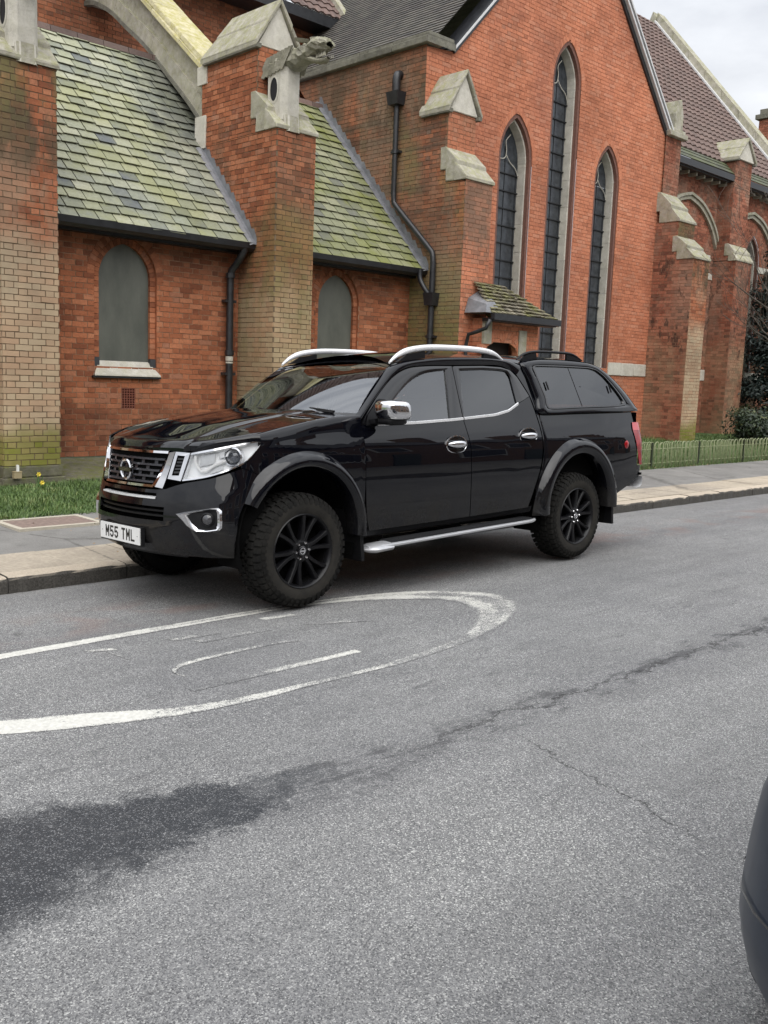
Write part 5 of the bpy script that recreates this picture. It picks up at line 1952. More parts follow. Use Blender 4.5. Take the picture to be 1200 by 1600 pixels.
bc = Vector(nose(0, .912, .018))
mb = MB().lathe([(.072, -.01), (.072, .006), (.064, .012), (.055, .006), (.055, -.01)], 32, bc, (-1, 0, 0))
bdg = tp(mb, 'badge', CHROME, gro)
mb = MB().box((bc.x - .014, CY - .077, bc.z - .014), (bc.x, CY + .077, bc.z + .014))
tp(mb, 'badge_bar', plain('badge_dark_chrome', (.25, .25, .26), .15, metal=1), gro, smooth=False)
v, f = text_mesh('NISSAN', .0245)
mb = MB().add([(bc.x - .0155, CY - x * 1.25, bc.z + y) for x, y, z in v], f)
tp(mb, 'badge_letters', CHROME, gro, smooth=False)
# number plate with stroke letters
pc = Vector((nose(0, .485)[0] - .022, CY, .485))
MBp = MB().box((pc.x - .004, CY - .26, pc.z - .0555), (pc.x + .004, CY + .26, pc.z + .0555))
plate = tp(MBp, 'number_plate', PLATEW, smooth=False, label='white front number plate reading M55 TML')
tp(MB().box((pc.x + .0042, CY - .27, pc.z - .066), (pc.x + .03, CY + .27, pc.z + .060)), 'plate_holder', PLASTIC, smooth=False)
GLY = {'M': ([[(0, 0), (0, 1)], [(1, 0), (1, 1)], [(0, 1), (.5, .38)], [(.5, .38), (1, 1)]]),
       '5': ([[(.95, 1), (.05, 1)], [(.05, 1), (.02, .52)], [(.02, .52), (.6, .58)], [(.6, .58), (.95, .42)], [(.95, .42), (.95, .16)], [(.95, .16), (.65, 0)], [(.65, 0), (.25, 0)], [(.25, 0), (0, .14)]]),
       'T': ([[(0, 1), (1, 1)], [(.5, 1), (.5, 0)]]), 'L': ([[(0, 1), (0, 0)], [(0, 0), (1, 0)]])}
u = -.1885
mb = MB()
ly = 0
for ch in 'M55 TML':
    if ch == ' ':
        u += .033 - .0
        continue
    for (a, b) in GLY[ch]:
        A_, B_ = Vector((u + .007 + a[0] * .036, a[1] * .065 - .0325)), Vector((u + .007 + b[0] * .036, b[1] * .065 - .0325))
        d = (B_ - A_).normalized() * .0066
        n_ = Vector((-d.y, d.x))
        A_, B_ = A_ - d, B_ + d
        ly += 1
        X = pc.x - .0046 - .00004 * (ly % 9)
        mb.add([(X, CY - q.x, pc.z + q.y) for q in (A_ - n_, B_ - n_, B_ + n_, A_ + n_)], [(0, 1, 2, 3)])
    u += .061
for sg in (-1, 1):
    mb.lathe([(.004, .0), (.0, .0005)], 8, (pc.x - .0045, CY + sg * .232, pc.z), (-1, 0, 0))
tp(mb, 'plate_characters', INKB, plate, smooth=False)

# headlamps
for sg in (1, -1):
    LB = [(s_off(.505), .862), (s_off(.59), .877), (s_off(.671), .899), (s_off(.769), .949), (s_off(.812), .993), (s_x(-.33), 1.068), (s_x(-.305), 1.105)]
    LT = [(s_off(.548), 1.042), (s_off(.60), 1.054), (s_off(.66), 1.068), (s_off(.727), 1.086), (s_off(.79), 1.105), (s_x(-.345), 1.119), (s_x(-.305), 1.112)]
    LB = smoothpath([(sg * a, z) for a, z in LB], 22)
    LT = smoothpath([(sg * a, z) for a, z in LT], 22)
    mb = MB()
    ruled(mb, LB, LT, NM(-.045), 22, 6, raw=True)
    rwz = [[nose(*q, d) for q in LB] for d in (-.045, .0)]
    mb.grid(rwz)
    mb.grid([[nose(*q, d) for q in LT] for d in (-.045, .0)])
    mb.grid([[nose(*(LB[0] * (1 - t_) + LT[0] * t_), d) for t_ in (0, .5, 1)] for d in (-.045, .0)])
    hl = tp(mb, 'headlamp', LEDW, angle=30)
    mb = MB()
    for t0, t1 in ((.0, .055), (.93, 1.0)):
        mb.grid([[nose(*(a * (1 - t_) + b * t_), .002) for a, b in zip(LB, LT)] for t_ in (t0, t1)])
    tp(mb, 'lamp_surround', CHROME, hl)
    # inner boomerang light guide and projector
    mb = MB()
    g = smoothpath([(.06, .86), (.10, .55), (.22, .22), (.36, .38), (.50, .42)], 14)
    pt = lambda u_, v_, d: nose(*(np.array([np.interp(u_ * 21, range(22), LB[:, 0]), np.interp(u_ * 21, range(22), LB[:, 1])]) * (1 - v_) + np.array([np.interp(u_ * 21, range(22), LT[:, 0]), np.interp(u_ * 21, range(22), LT[:, 1])]) * v_), d)
    mb.tube([pt(a, b, -.02) for a, b in g], .011, 8)
    g = smoothpath([(.20, .93), (.5, .90), (.80, .90)], 10)
    mb.tube([pt(a, b, -.018) for a, b in g], .009, 8)
    tp(mb, 'light_guide', PLATEW, hl)
    mb = MB()
    for a0, a1, b0, b1 in ((.14, .34, .45, .82), (.40, .60, .58, .84), (.30, .46, .10, .28)):
        mb.grid([[pt(a, b, -.03) for a in np.linspace(a0, a1, 5)] for b in (b0, b1)])
    tp(mb, 'lamp_bezel_shade', LAMPG, hl)
    c_ = Vector(pt(.62, .45, -.045))
    ax = Vector((-1, -.55 * sg, .05)).normalized()
    mb = MB().lathe([(.062, -.01), (.064, .035), (.054, .038), (.046, .02)], 24, c_, ax)
    tp(mb, 'projector_ring', CHROME, hl)
    mb = MB().lathe([(.047, .012), (.040, .028), (.024, .040), (.0, .045)], 24, c_, ax)
    tp(mb, 'projector_lens', glass_mat('projector_glass', (.35, .36, .38), 1.7) if sg > 0 else bpy.data.materials['projector_glass'], hl)
    mb = MB()
    ruled(mb, LB, LT, NM(.004), 22, 8, raw=True)
    tp(mb, 'lamp_cover', GL_LAMP, hl)

# hood
_hx = [-.76, -.6, -.45, -.3, -.12, .15, .35, .65]
_hz = [1.072, 1.088, 1.125, 1.165, 1.203, 1.250, 1.274, 1.290]


def hood_z(x, off):
    e = float(np.interp(x, _hx, _hz))
    c = float(np.interp(x, [-.7, -.3, .4], [.032, .045, .030]))
    b = min(max((.50 - abs(off)) / .07, 0), 1)
    b = b * b * (3 - 2 * b)
    b2 = min(max((.30 - abs(off)) / .10, 0), 1)
    return e + c * (1 - (off / .82) ** 2) + .014 * b * min(1, (x + .8) / .5) - .006 * b2 * b2 * (3 - 2 * b2)


HOFF = np.r_[np.linspace(-.80, -.52, 6), np.linspace(-.50, -.40, 6), np.linspace(-.36, .36, 15), np.linspace(.40, .50, 6), np.linspace(.52, .80, 6)]


def hood_front(off):
    a = abs(off)
    if a <= .60:
        p_ = nose(s_off(a), 1.085, -.006)
        return p_[0]
    x60 = nose(s_off(.60), 1.085, -.006)[0]
    return float(np.interp(a, [.60, .68, .75, .80], [x60, -.50, -.38, -.28]))


rows = []
for t_ in np.r_[0, .006, .014, .025, .038, np.linspace(.05, 1, 24)]:
    row = []
    for off in HOFF:
        xf, xb = hood_front(off), .40 + .20 * (off / .8) ** 2
        x = xf + (xb - xf) * t_
        z = hood_z(x, off) - ((.040 if abs(off) < .5 else .018) * (1 - t_ / .05) ** 1.6 if t_ < .05 else 0)
        row.append((x, CY - off, z))
    rows.append(row)
mb = MB()
mb.grid(rows)
skirt(mb, rows, (0, 0, -.035))
tp(mb, 'hood', PAINT, angle=50)

def plan_y(x):
    return CY - float(np.interp(x, _np[:, 1], _np[:, 0])) if x < .1 else .038


# wings: side panel down to the arch, rolled over to the hood shut line
def fender_cols(x):
    zl = arch_z(x, FCX, FCZ, FR)
    zl = max(zl, .46) if zl else .46
    if x < -.262:
        zl = max(zl, bump_top(s_x(x)) + .004)
    zt = float(np.interp(x, _hx, _hz)) + .003
    pts = []
    zc = zt - .075
    for k in range(10):
        z = zl + (zc - zl) * k / 9
        pts.append((x, plan_y(x) + side_y(x, min(z, 1.12)) - .038 + max(0, z - 1.12) * .25, z))
    y0 = pts[-1][1]
    for k in range(1, 8):
        t_ = k / 7
        pts.append((x, y0 + (.112 - y0) * (1 - math.cos(t_ * math.pi / 2)) * .55 + (.112 - y0) * .45 * t_, zc + (zt - zc) * math.sin(t_ * math.pi / 2)))
    return pts


cols = [fender_cols(x) for x in np.r_[np.linspace(-.303, .50, 34), np.linspace(.52, .582, 4)]]
mb = MB()
mb.grid(cols)
skirt(mb, cols, (0, .025, 0))
# piece between lamp, bumper and arch
_lbx = [s_off(.80), s_off(.812), s_x(-.33), s_x(-.303)]
mb.grid([[nose(s, (bump_top(s) + .004) * (1 - t_) + (float(np.interp(s, _lbx, [.978, .989, 1.064, 1.10])) - .003) * t_) for s in np.linspace(s_off(.795), s_x(-.303), 8)] for t_ in (0, .33, .66, 1)])
# piece above the headlamp
ra, rb = [], []
for u_ in np.linspace(0, 1, 14):
    s = s_off(.552) + (s_x(-.303) - s_off(.552)) * u_
    zt = float(np.interp(s, [s_off(.548), s_off(.60), s_off(.66), s_off(.727), s_off(.79), s_x(-.345), s_x(-.303)], [1.044, 1.056, 1.070, 1.088, 1.107, 1.121, 1.114]))
    ra.append(nose(s, zt + .002, .0))
    a = .60 + .20 * u_
    xh = hood_front(a) if a > .6 else hood_front(.6)
    rb.append((xh - .004, CY - a - .004, hood_z(xh, a) + .0))
rows = []
for t_ in np.linspace(0, 1, 6):
    rows.append([tuple(Vector(p_) * (1 - t_) + Vector(q_) * t_ + Vector((-.010, -.010, .012)) * 4 * t_ * (1 - t_) * min(1, k / 4)) for k, (p_, q_) in enumerate(zip(ra, rb))])
mb.grid(rows)
tp(mb, 'front_wing', PAINT, both=True, angle=50)

# flared arches
FLEND = 154
def flare(cx, cz, ro, ri, t0, t1, n=40, yo=-.016):
    mb = MB()
    prof = [(ro, None, .004), (ro - .008, None, -.010), (ro - .022, None, -.026), (ro - .042, yo, 0), (ro - .075, yo - .007, 0), (ri + .02, yo - .001, 0), (ri, yo + .014, 0), (ri - .002, .10, 0), (ri + .05, .22, 0)]
    rows = []
    for k in range(n + 1):
        t_ = rad(t0 + (t1 - t0) * k / n)
        row = []
        for r_, y, dy in prof:
            x, z = cx + r_ * math.cos(t_), cz + r_ * math.sin(t_)
            pl = plan_y(x) - .038 if x < .1 else 0
            sy = side_y(max(x, -.2), min(max(z, .3), 1.12)) + pl
            yy = sy + dy if y is None else y + pl * .8
            row.append((x, yy, z))
        rows.append(row)
    mb.grid(rows)
    return mb


tp(flare(.04, .50, .555, .445, -6, FLEND), 'wheel_arch_flare', PAINT, both=True, angle=60)
tp(flare(3.19, .48, .607, .465, -5, 185, 46), 'wheel_arch_flare', PAINT, both=True, angle=60)

# doors
belt = lambda x: float(np.interp(x, [.60, .80, 1.16, 1.58, 2.09, 2.28, 2.42, 2.6], [1.216, 1.219, 1.228, 1.248, 1.284, 1.318, 1.375, 1.44]))
FD_L = [(.655, .462), (.612, .60), (.590, .80), (.586, 1.0), (.588, 1.216)]
GAP_B = [(1.752, .485), (1.735, .63), (1.722, .85), (1.712, 1.05), (1.688, 1.246)]
RD_R = [(2.50, .507), (2.555, .66), (2.615, .80), (2.642, .92), (2.650, 1.05), (2.652, 1.17), (2.636, 1.30), (2.605, 1.44)]
for nm, A_, B_ in (('front', FD_L, [(x - .004, z) for x, z in GAP_B]), ('rear', [(x + .004, z) for x, z in GAP_B], RD_R)):
    a, b = smoothpath(A_, 16), smoothpath(B_, 16)
    mb = MB()
    cols = []
    for u_ in np.linspace(0, 1, 15):
        col = []
        for p_, q_ in zip(a, b):
            x = p_[0] * (1 - u_) + q_[0] * u_
            z0 = a[0][1] * (1 - u_) + b[0][1] * u_
            z1 = belt(x)
            w_ = (p_[1] - a[0][1]) / (a[-1][1] - a[0][1])
            z = z0 + (z1 - z0) * w_
            col.append((x, side_y(x, z), z))
        cols.append(col)
    mb.grid(cols)
    skirt(mb, cols, (0, .03, 0))
    doors = tp(mb, 'door', PAINT, both=True, angle=60)
    # window frame, glass
    if nm == 'front':
        outer = [(.592, 1.222), (.66, 1.292), (.81, 1.425), (1.0, 1.56), (1.18, 1.632), (1.4, 1.657), (1.69, 1.668)]
        innr = [(.80, 1.228), (.855, 1.295), (.965, 1.395), (1.11, 1.497), (1.25, 1.567), (1.40, 1.612), (1.607, 1.636)]
        rear_o, rear_i = [(1.690, 1.668), (1.684, 1.25)], [(1.607, 1.636), (1.535, 1.244)]
        gb, gt = [(.80, 1.222), (1.54, 1.242)], innr
        gm = GL_FRONT
    else:
        outer = [(1.693, 1.252), (1.698, 1.668), (2.07, 1.683), (2.30, 1.680), (2.42, 1.66), (2.50, 1.60), (2.605, 1.445)]
        innr = [(1.705, 1.262), (1.785, 1.64), (2.07, 1.655), (2.25, 1.655), (2.37, 1.648), (2.405, 1.60), (2.418, 1.38)]
        rear_o = None
        gb, gt = [(1.705, 1.254), (2.09, 1.288), (2.28, 1.322), (2.42, 1.378)], [(1.785, 1.64), (2.07, 1.655), (2.30, 1.654), (2.37, 1.645), (2.412, 1.56), (2.42, 1.38)]
        gm = GL_DARK
    mb = MB()
    oo, ii = smoothpath(outer, 40) if nm == 'front' else resample(outer, 60), smoothpath(innr, 40) if nm == 'front' else resample(innr, 60)
    rws = [[SM(d)(p_ * (1 - t_) + q_ * t_) for p_, q_ in zip(oo, ii)] for t_, d in ((0, -.02), (0, .0), (.35, .003), (.65, .002), (1, -.004), (1, -.03))]
    mb.grid(rws)
    if rear_o:
        mb.grid([[SM(d)(p_ * (1 - t_) + q_ * t_) for p_, q_ in zip(resample(rear_o, 10), resample(rear_i, 10))] for t_, d in ((0, -.02), (0, 0), (.9, .0), (1, -.004), (1, -.03))])
    tp(mb, 'window_frame', GLOSSB, doors, both=True, angle=40)
    mb = MB()
    if nm == 'front':
        ruled(mb, gb, gt, SM(-.014), 24, 6)
    else:
        ruled(mb, resample(gb, 24), np.vstack([resample(gt[:4], 16), resample(gt[3:], 9)[1:]]), SM(-.014), 24, 6, raw=True)
    tp(mb, 'side_window', gm, doors, both=True)
    # chrome waist strip
    xa, xb = (.74, 1.684) if nm == 'front' else (1.694, 2.425)
    mb = MB()
    mb.grid([[(x, side_y(x, belt(x)) - d, belt(x) + dz) for x in np.linspace(xa, xb, 20)] for dz, d in ((-.006, -.004), (-.005, .008), (.012, .009), (.015, -.004))])
    tp(mb, 'waist_strip', SILVER, doors, both=True)
    # handle: oval dish, bar
    hx, hz = (1.545, 1.062) if nm == 'front' else (2.465, 1.112)
    y0 = side_y(hx, hz)
    mb = MB()
    el = [(math.cos(2 * math.pi * k / 24), math.sin(2 * math.pi * k / 24)) for k in range(24)]
    mb.grid([[(hx + c_ * .118 * q, y0 - d, hz + s_ * .068 * q) for c_, s_ in el] for q, d in ((1, -.004), (1, .004), (.93, .006), (.90, .001), (.5, .0012), (.01, .0015))], close=True)
    tp(mb, 'handle_dish', GLOSSB, doors, both=True)
    mb = MB()
    mb.grid([[(hx + c_ * q, y0 - d, hz + s_ * (q - .05)) for c_, s_ in el] for q, d in ((.122, -.004), (.122, .007), (.115, .008), (.112, .002))], close=True)
    tp(mb, 'handle_rim', CHROME, doors, both=True)
    mb = MB()
    n = 14
    rws = []
    for k in range(n + 1):
        t_ = k / n
        q = math.sin(math.pi * t_) ** .35
        rws.append([(hx - .098 + .196 * t_, y0 - .006 - .036 * q + .016 * c_ * q, hz + .004 + .027 * s_ * max(q, .25)) for c_, s_ in el[::2]])
    mb.grid(rws, close=True)
    tp(mb, 'door_handle', CHROME, doors, both=True)

# cab frame: A-pillar, roof rail line, C-pillar
mb = MB()
top_c = [(.565, .140, 1.283), (.72, .19, 1.415), (.88, .237, 1.545), (1.02, .268, 1.648), (1.22, .262, 1.692), (1.6, .250, 1.733), (2.07, .247, 1.749), (2.40, .255, 1.738), (2.60, .27, 1.715)]
bot_c = [(.590, .106, 1.250), (.80, .164, 1.424), (.995, .211, 1.565), (1.17, .235, 1.640), (1.4, .243, 1.666), (1.7, .247, 1.678), (2.07, .252, 1.693), (2.32, .251, 1.691), (2.50, .229, 1.625)]
ruled(mb, smoothpath(top_c, 44), smoothpath(bot_c, 44), I3, 44, 5, .016, raw=True)
tp(mb, 'cab_side_rail', PAINT, both=True, angle=60)
mb = MB()
A_ = smoothpath([(x + .012, z) for x, z in RD_R[1:]] + [(2.51, 1.605), (2.45, 1.675)], 26)
B_ = smoothpath([(2.575, .66), (2.64, .80), (2.664, .92), (2.674, 1.05), (2.678, 1.17), (2.676, 1.29), (2.66, 1.44), (2.62, 1.58), (2.56, 1.715)], 26)
ruled(mb, A_, B_, SM(.002), 26, 2, raw=True)
tp(mb, 'cab_rear_pillar', PAINT, both=True)
# roof and windscreen
rows = []
for t_ in np.linspace(0, 1, 18):
    row = []
    for off in np.linspace(-.665, .665, 25):
        xf = 1.205 - .19 * (off / .665) ** 2
        x = xf + (2.60 - xf) * t_
        ze = float(np.interp(x, [1.0, 1.22, 1.6, 2.07, 2.4, 2.6], [1.642, 1.692, 1.733, 1.749, 1.738, 1.715]))
        row.append((x, CY - off, ze + .062 * (1 - (off / .665) ** 2) * (1 - .1 * t_)))
    rows.append(row)
mb = MB()
mb.grid(rows)
tp(mb, 'roof', PAINT)
rows = []
for t_ in np.linspace(0, 1, 12):
    row = []
    for off in np.linspace(-1, 1, 23):
        b_ = Vector((.40 + .165 * off * off, CY - off * .785, 1.275 + .008 * (1 - off * off)))
        e_ = Vector((1.205 - .185 * off * off, CY - off * .652, 1.648 + .058 * (1 - off * off)))
        q = b_.lerp(e_, t_) + Vector((-.010, 0, .022)) * 4 * t_ * (1 - t_)
        row.append(tuple(q))
    rows.append(row)
mb = MB()
mb.grid(rows)
ws = tp(mb, 'windscreen', GL_WIND)
mb = MB()                                                     # black border band printed on the glass
mb.grid([[tuple(Vector(rows[0][k]).lerp(Vector(rows[1][k]), t_) + Vector((-.003, 0, .003))) for k in range(23)] for t_ in (-.15, .55)])
mb.grid([[tuple(Vector(rows[-2][k]).lerp(Vector(rows[-1][k]), t_) + Vector((-.003, 0, .003))) for k in range(23)] for t_ in (.45, 1.05)])
tp(mb, 'screen_border', GLOSSB, ws)
mb = MB()
mb.grid([[(.36 + .2 * (o_ / .8) ** 2 + dx, CY - o_, z) for o_ in np.linspace(-.78, .78, 15)] for dx, z in ((-.05, 1.245), (.03, 1.268), (.09, 1.272))])
tp(mb, 'cowl', PLASTIC)
for (o0, o1, x0_, x1_) in ((-.10, -.68, .44, .60), (.62, .08, .52, .46)):
    mb = MB()
    mb.tube([(x0_ - .02, CY - o0, 1.302), (x0_ + .02 + (x1_ - x0_) * .5, CY - (o0 + o1) / 2, 1.318), (x1_ - .02, CY - o1, 1.302)], .010, 6)
    mb.tube([(x0_ - .05, CY - o0 + .03, 1.285), (x0_ - .01, CY - o0, 1.31), (x0_ + .02 + (x1_ - x0_) * .5, CY - (o0 + o1) / 2, 1.33)], .008, 6)
    tp(mb, 'wiper', PLASTIC)
# interior
mb = MB()
mb.grid([[(x, CY - o_, z) for o_ in np.linspace(-.72, .72, 9)] for x, z in ((.50, 1.18), (.62, 1.225), (.90, 1.235), (1.04, 1.18), (1.08, .95), (1.05, .60))])
tp(mb, 'dashboard', DASH)
tp(MB().add([(.62, 1.30, 1.245), (.62, 1.62, 1.245), (.80, 1.60, 1.25), (.80, 1.32, 1.25)], [(0, 1, 2, 3)]), 'paper_leaflet', PAPER, smooth=False)
mb = MB()
wc, wn = Vector((1.12, CY + .37, 1.13)), Vector((.90, 0, .43)).normalized()
ta, tb_ = Vector((0, 1, 0)), wn.cross(Vector((0, 1, 0)))
mb.tube([wc + (ta * math.cos(k * math.pi / 12) + tb_ * math.sin(k * math.pi / 12)) * .185 for k in range(25)], .016, 8, cap=False)
for k in (0, 8, 16):
    mb.tube([wc, wc + (ta * math.cos(k * math.pi / 12 + .5) + tb_ * math.sin(k * math.pi / 12 + .5)) * .18], .016, 6)
mb.tube([wc - wn * .03, wc + wn * .2], .05, 10)
tp(mb, 'steering_wheel', PLASTIC)
for (sx, so) in ((1.25, -.37), (1.25, .37)):
    mb = MB()
    pr = [(0, .62), (.52, .70), (.55, .80), (.50, .86), (.10, .84)]
    mb.prism([(sx + a, CY - so - .25, z) for a, z in pr], (0, .5, 0))
    mb.prism([(sx + .42, CY - so - .25, .80), (sx + .60, CY - so - .25, .80), (sx + .82, CY - so - .22, 1.36), (sx + .70, CY - so - .22, 1.38)], (0, .46, 0))
    mb.prism([(sx + .72, CY - so - .13, 1.42), (sx + .82, CY - so - .13, 1.42), (sx + .86, CY - so - .13, 1.58), (sx + .77, CY - so - .13, 1.58)], (0, .26, 0))
    tp(mb, 'front_seat', SEAT, smooth=False)
mb = MB()
mb.prism([(2.0, .28, .62), (2.45, .28, .62), (2.45, .28, .84), (2.0, .28, .86)], (0, 1.28, 0)).prism([(2.33, .28, .80), (2.46, .28, .80), (2.56, .28, 1.40), (2.47, .28, 1.40)], (0, 1.28, 0))
tp(mb, 'rear_seat', SEAT, smooth=False)
mb = MB().tube([(1.16, CY, 1.62), (1.20, CY, 1.66)], .012, 6)
mb.box((1.15, CY - .11, 1.575), (1.17, CY + .11, 1.635))
tp(mb, 'rear_view_mirror', PLASTIC, smooth=False)

# load bed side with its tail lamp, canopy
BT = lambda x: float(np.interp(x, [2.66, 3.38, 4.3], [1.290, 1.300, 1.318]))
cols = []
for x in np.r_[np.linspace(2.584, 2.63, 3), np.linspace(2.645, 3.75, 44), np.linspace(3.77, 4.20, 10)]:
    zl = arch_z(x, RCX, RCZ, RR)
    lo = .50 if x < 3.2 else .50 + (x - 3.75) * .36
    zl = max(zl, lo) if zl else lo
    zt = BT(x) if x > 2.69 else float(np.interp(x, [2.584, 2.645, 2.668, 2.685, 2.69], [.66, .80, .92, 1.15, 1.29]))
    if x <= 2.69:
        zl = min(zl, zt - .02) if x < 2.63 else min(zl, zt - .01)
    cols.append([(x, side_y(x, zl + (zt - zl) * k / 11), zl + (zt - zl) * k / 11) for k in range(12)])
mb = MB()
mb.grid(cols)
# behind the lamp to the rear corner
c2 = []
for x in np.linspace(4.19, 4.335, 6):
    lo = .50 + (x - 3.75) * .36
    zt = .80 if x > 4.2 else BT(x)
    c2.append([(x, side_y(x, lo + (zt - lo) * k / 7) + max(0, x - 4.28) * .5, lo + (zt - lo) * k / 7) for k in range(8)])
mb.grid(c2)
bed = tp(mb, 'load_bed_side', PAINT, both=True, angle=50)
mb = MB()
rl = [[(float(np.interp(z, [.80, 1.0, 1.15, 1.22], [4.255, 4.175, 4.135, 4.16])), z) for z in np.linspace(.805, 1.215, 12)]]
A_ = rl[0]
for k, u_ in enumerate(np.linspace(0, 1, 6)):
    pass
rows = []
for u_ in np.linspace(0, 1, 7):
    row = []
    for x, z in A_:
        xr = 4.395 - .03 * (1 - (z - .8) / .42)
        xx = x + (xr - x) * u_
        row.append((xx, side_y(xx, z) - .006 + .09 * max(0, u_ - .45) ** 2 * 3, z))
    rows.append(row)
mb.grid(rows)
lamps = tp(mb, 'tail_lamp', REDL, both=True)
mb = MB()
mb.grid([[tuple(Vector(rows[i][j]) + Vector((0, -.002, 0))) for j in (9, 10, 11)] for i in range(7)])
tp(mb, 'lamp_band', PINKL, lamps, both=True)
mb = MB()
mb.lathe([(.040, 0), (.030, .006), (.0, .010)], 14, (3.985, side_y(3.985, 1.006) - .0, 1.006), (0, -1, 0))
tp(mb, 'side_reflector', REDL, bed, both=True)
# tailgate, rear bumper
mb = MB()
mb.grid([[(4.345 + .01 * math.sin(k), y, z) for y in np.linspace(.18, 1.66, 7)] for k, z in enumerate((.72, .9, 1.1, 1.31))])
tp(mb, 'tailgate', PAINT)
mb = MB()
mb.grid([[(4.31 + xo - .09 * abs((y - CY) / .86) ** 3, y, z) for y in np.linspace(.065, 1.775, 25)] for xo, z in ((.0, .585), (.06, .59), (.095, .615), (.10, .665), (.09, .69), (.0, .70))])
rb_ = tp(mb, 'rear_bumper', SILVER, angle=60)
mb = MB()
mb.grid([[(4.29 + xo - .09 * abs((y - CY) / .86) ** 3, y, z) for y in np.linspace(.058, 1.782, 25)] for xo, z in ((.0, .703), (.085, .706), (.09, .728), (.0, .736))])
tp(mb, 'bumper_step', PLASTIC, rb_, angle=60)
# canopy
CO_ = [(2.685, 1.296), (2.675, 1.42), (2.635, 1.58), (2.575, 1.712), (2.66, 1.745), (2.86, 1.768), (3.2, 1.775), (3.56, 1.764), (3.72, 1.735), (3.86, 1.678), (4.0, 1.595), (4.15, 1.482), (4.27, 1.365), (4.31, 1.322), (3.9, 1.312), (3.3, 1.303)]
CI_ = [(2.838, 1.352), (2.815, 1.45), (2.775, 1.58), (2.745, 1.685), (2.765, 1.703), (2.86, 1.708), (3.2, 1.713), (3.58, 1.713), (3.70, 1.695), (3.80, 1.645), (3.90, 1.565), (3.98, 1.49), (4.035, 1.425), (4.02, 1.395), (3.86, 1.378), (3.3, 1.363)]


def closed(pts, n):
    P_ = np.array(pts + pts[:3], float)
    out = []
    k = len(pts)
    per = n // k
    for i in range(k):
        a, b, c, d = (np.array(pts[(i + q - 1) % k], float) for q in range(4))
        for j in range(per):
            t_ = j / per
            cr = .5 * ((2 * b) + (-a + c) * t_ + (2 * a - 5 * b + 4 * c - d) * t_ ** 2 + (-a + 3 * b - 3 * c + d) * t_ ** 3)
            ln = b * (1 - t_) + c * t_
            out.append(cr * .5 + ln * .5)
    return np.array(out)


co, ci = closed(CO_, 96), closed(CI_, 96)
can_y = lambda x, z: .095 + (z - 1.29) * .34 + (.03 * ((x - 3.6) / .7) ** 2 if x > 3.6 else 0)
CM = lambda d: (lambda q: (q[0], can_y(q[0], q[1]) - d, q[1]))
mb = MB()
mb.grid([[CM(d)(p_ * (1 - t_) + q_ * t_) for p_, q_ in zip(co, ci)] for t_, d in ((0, -.06), (0, -.01), (.12, .008), (.5, .012), (.72, .010), (.78, -.004), (1, -.006))], close=True)
cn = tp(mb, 'canopy_side', PAINT, both=True, angle=50)
mb = MB()
mb.grid([[CM(d)(p_ * (1 - t_) + q_ * t_) for p_, q_ in zip(co, ci)] for t_, d in ((.79, -.004), (.82, .006), (.97, .006), (1.0, -.012))], close=True)
tp(mb, 'window_seal', GLOSSB, cn, both=True)
mb = MB()
cen = np.array((3.38, 1.54))
mb.grid([[CM(-.010)(cen * (1 - t_) + q_ * t_) for q_ in ci] for t_ in (.02, .5, .999)], close=True)
tp(mb, 'canopy_window', GL_DARK, cn, both=True)
mb = MB()
for x, z in ((2.865, 1.54), (3.855, 1.53)):
    mb.tube([CM(.004)(q) for q in ((x + .006, z - .035), (x, z), (x - .006, z + .035))], .008, 6)
mb.tube([CM(-.009)(q) for q in ((3.34, 1.365), (3.26, 1.71))], .0025, 6)
tp(mb, 'window_latch', GLOSSB, cn, both=True)
rows = []
rx = [(2.585, 1.702), (2.66, 1.742), (2.86, 1.766), (3.2, 1.774), (3.56, 1.763), (3.72, 1.734), (3.86, 1.676), (4.0, 1.594), (4.15, 1.48), (4.27, 1.364), (4.30, 1.325)]
for x, z in smoothpath(rx, 30):
    yb_ = can_y(x, z) + .0
    h_ = CY - yb_
    rows.append([(x + (.0 if x < 3.7 else .03 * (1 - (o_ / h_) ** 2)), CY - o_, z + .045 * (1 - (o_ / h_) ** 2) ** .9 + .004) for o_ in np.linspace(-h_, h_, 21)])
mb = MB()
mb.grid(rows)
tp(mb, 'canopy_roof', PAINT, angle=60)
mb = MB()
mb.grid([[(2.60 + (1.70 - z) * .16, y, z) for y in np.linspace(.24 - (1.7 - z) * .3, 1.6 + (1.7 - z) * .3, 3)] for z in (1.70, 1.3)])
tp(mb, 'canopy_front_wall', VOID, smooth=False)

# roof rails
el = [(math.cos(2 * math.pi * k / 12), math.sin(2 * math.pi * k / 12)) for k in range(12)]


def rail(path, y0, w, h_, m, nm):
    P_ = smoothpath(path, 34)
    mb = MB()
    rws = []
    for k, (x, z) in enumerate(P_):
        e = min(k, 33 - k)
        q = .45 + .55 * min(1, e / 4)
        rws.append([(x, y0 + w * c_ * q, z + h_ * s_ * q) for c_, s_ in el])
    mb.grid(rws, close=True)
    for i in (0, -1):
        mb.add(rws[i], [tuple(range(12))])
    return tp(mb, nm, m, both=True)


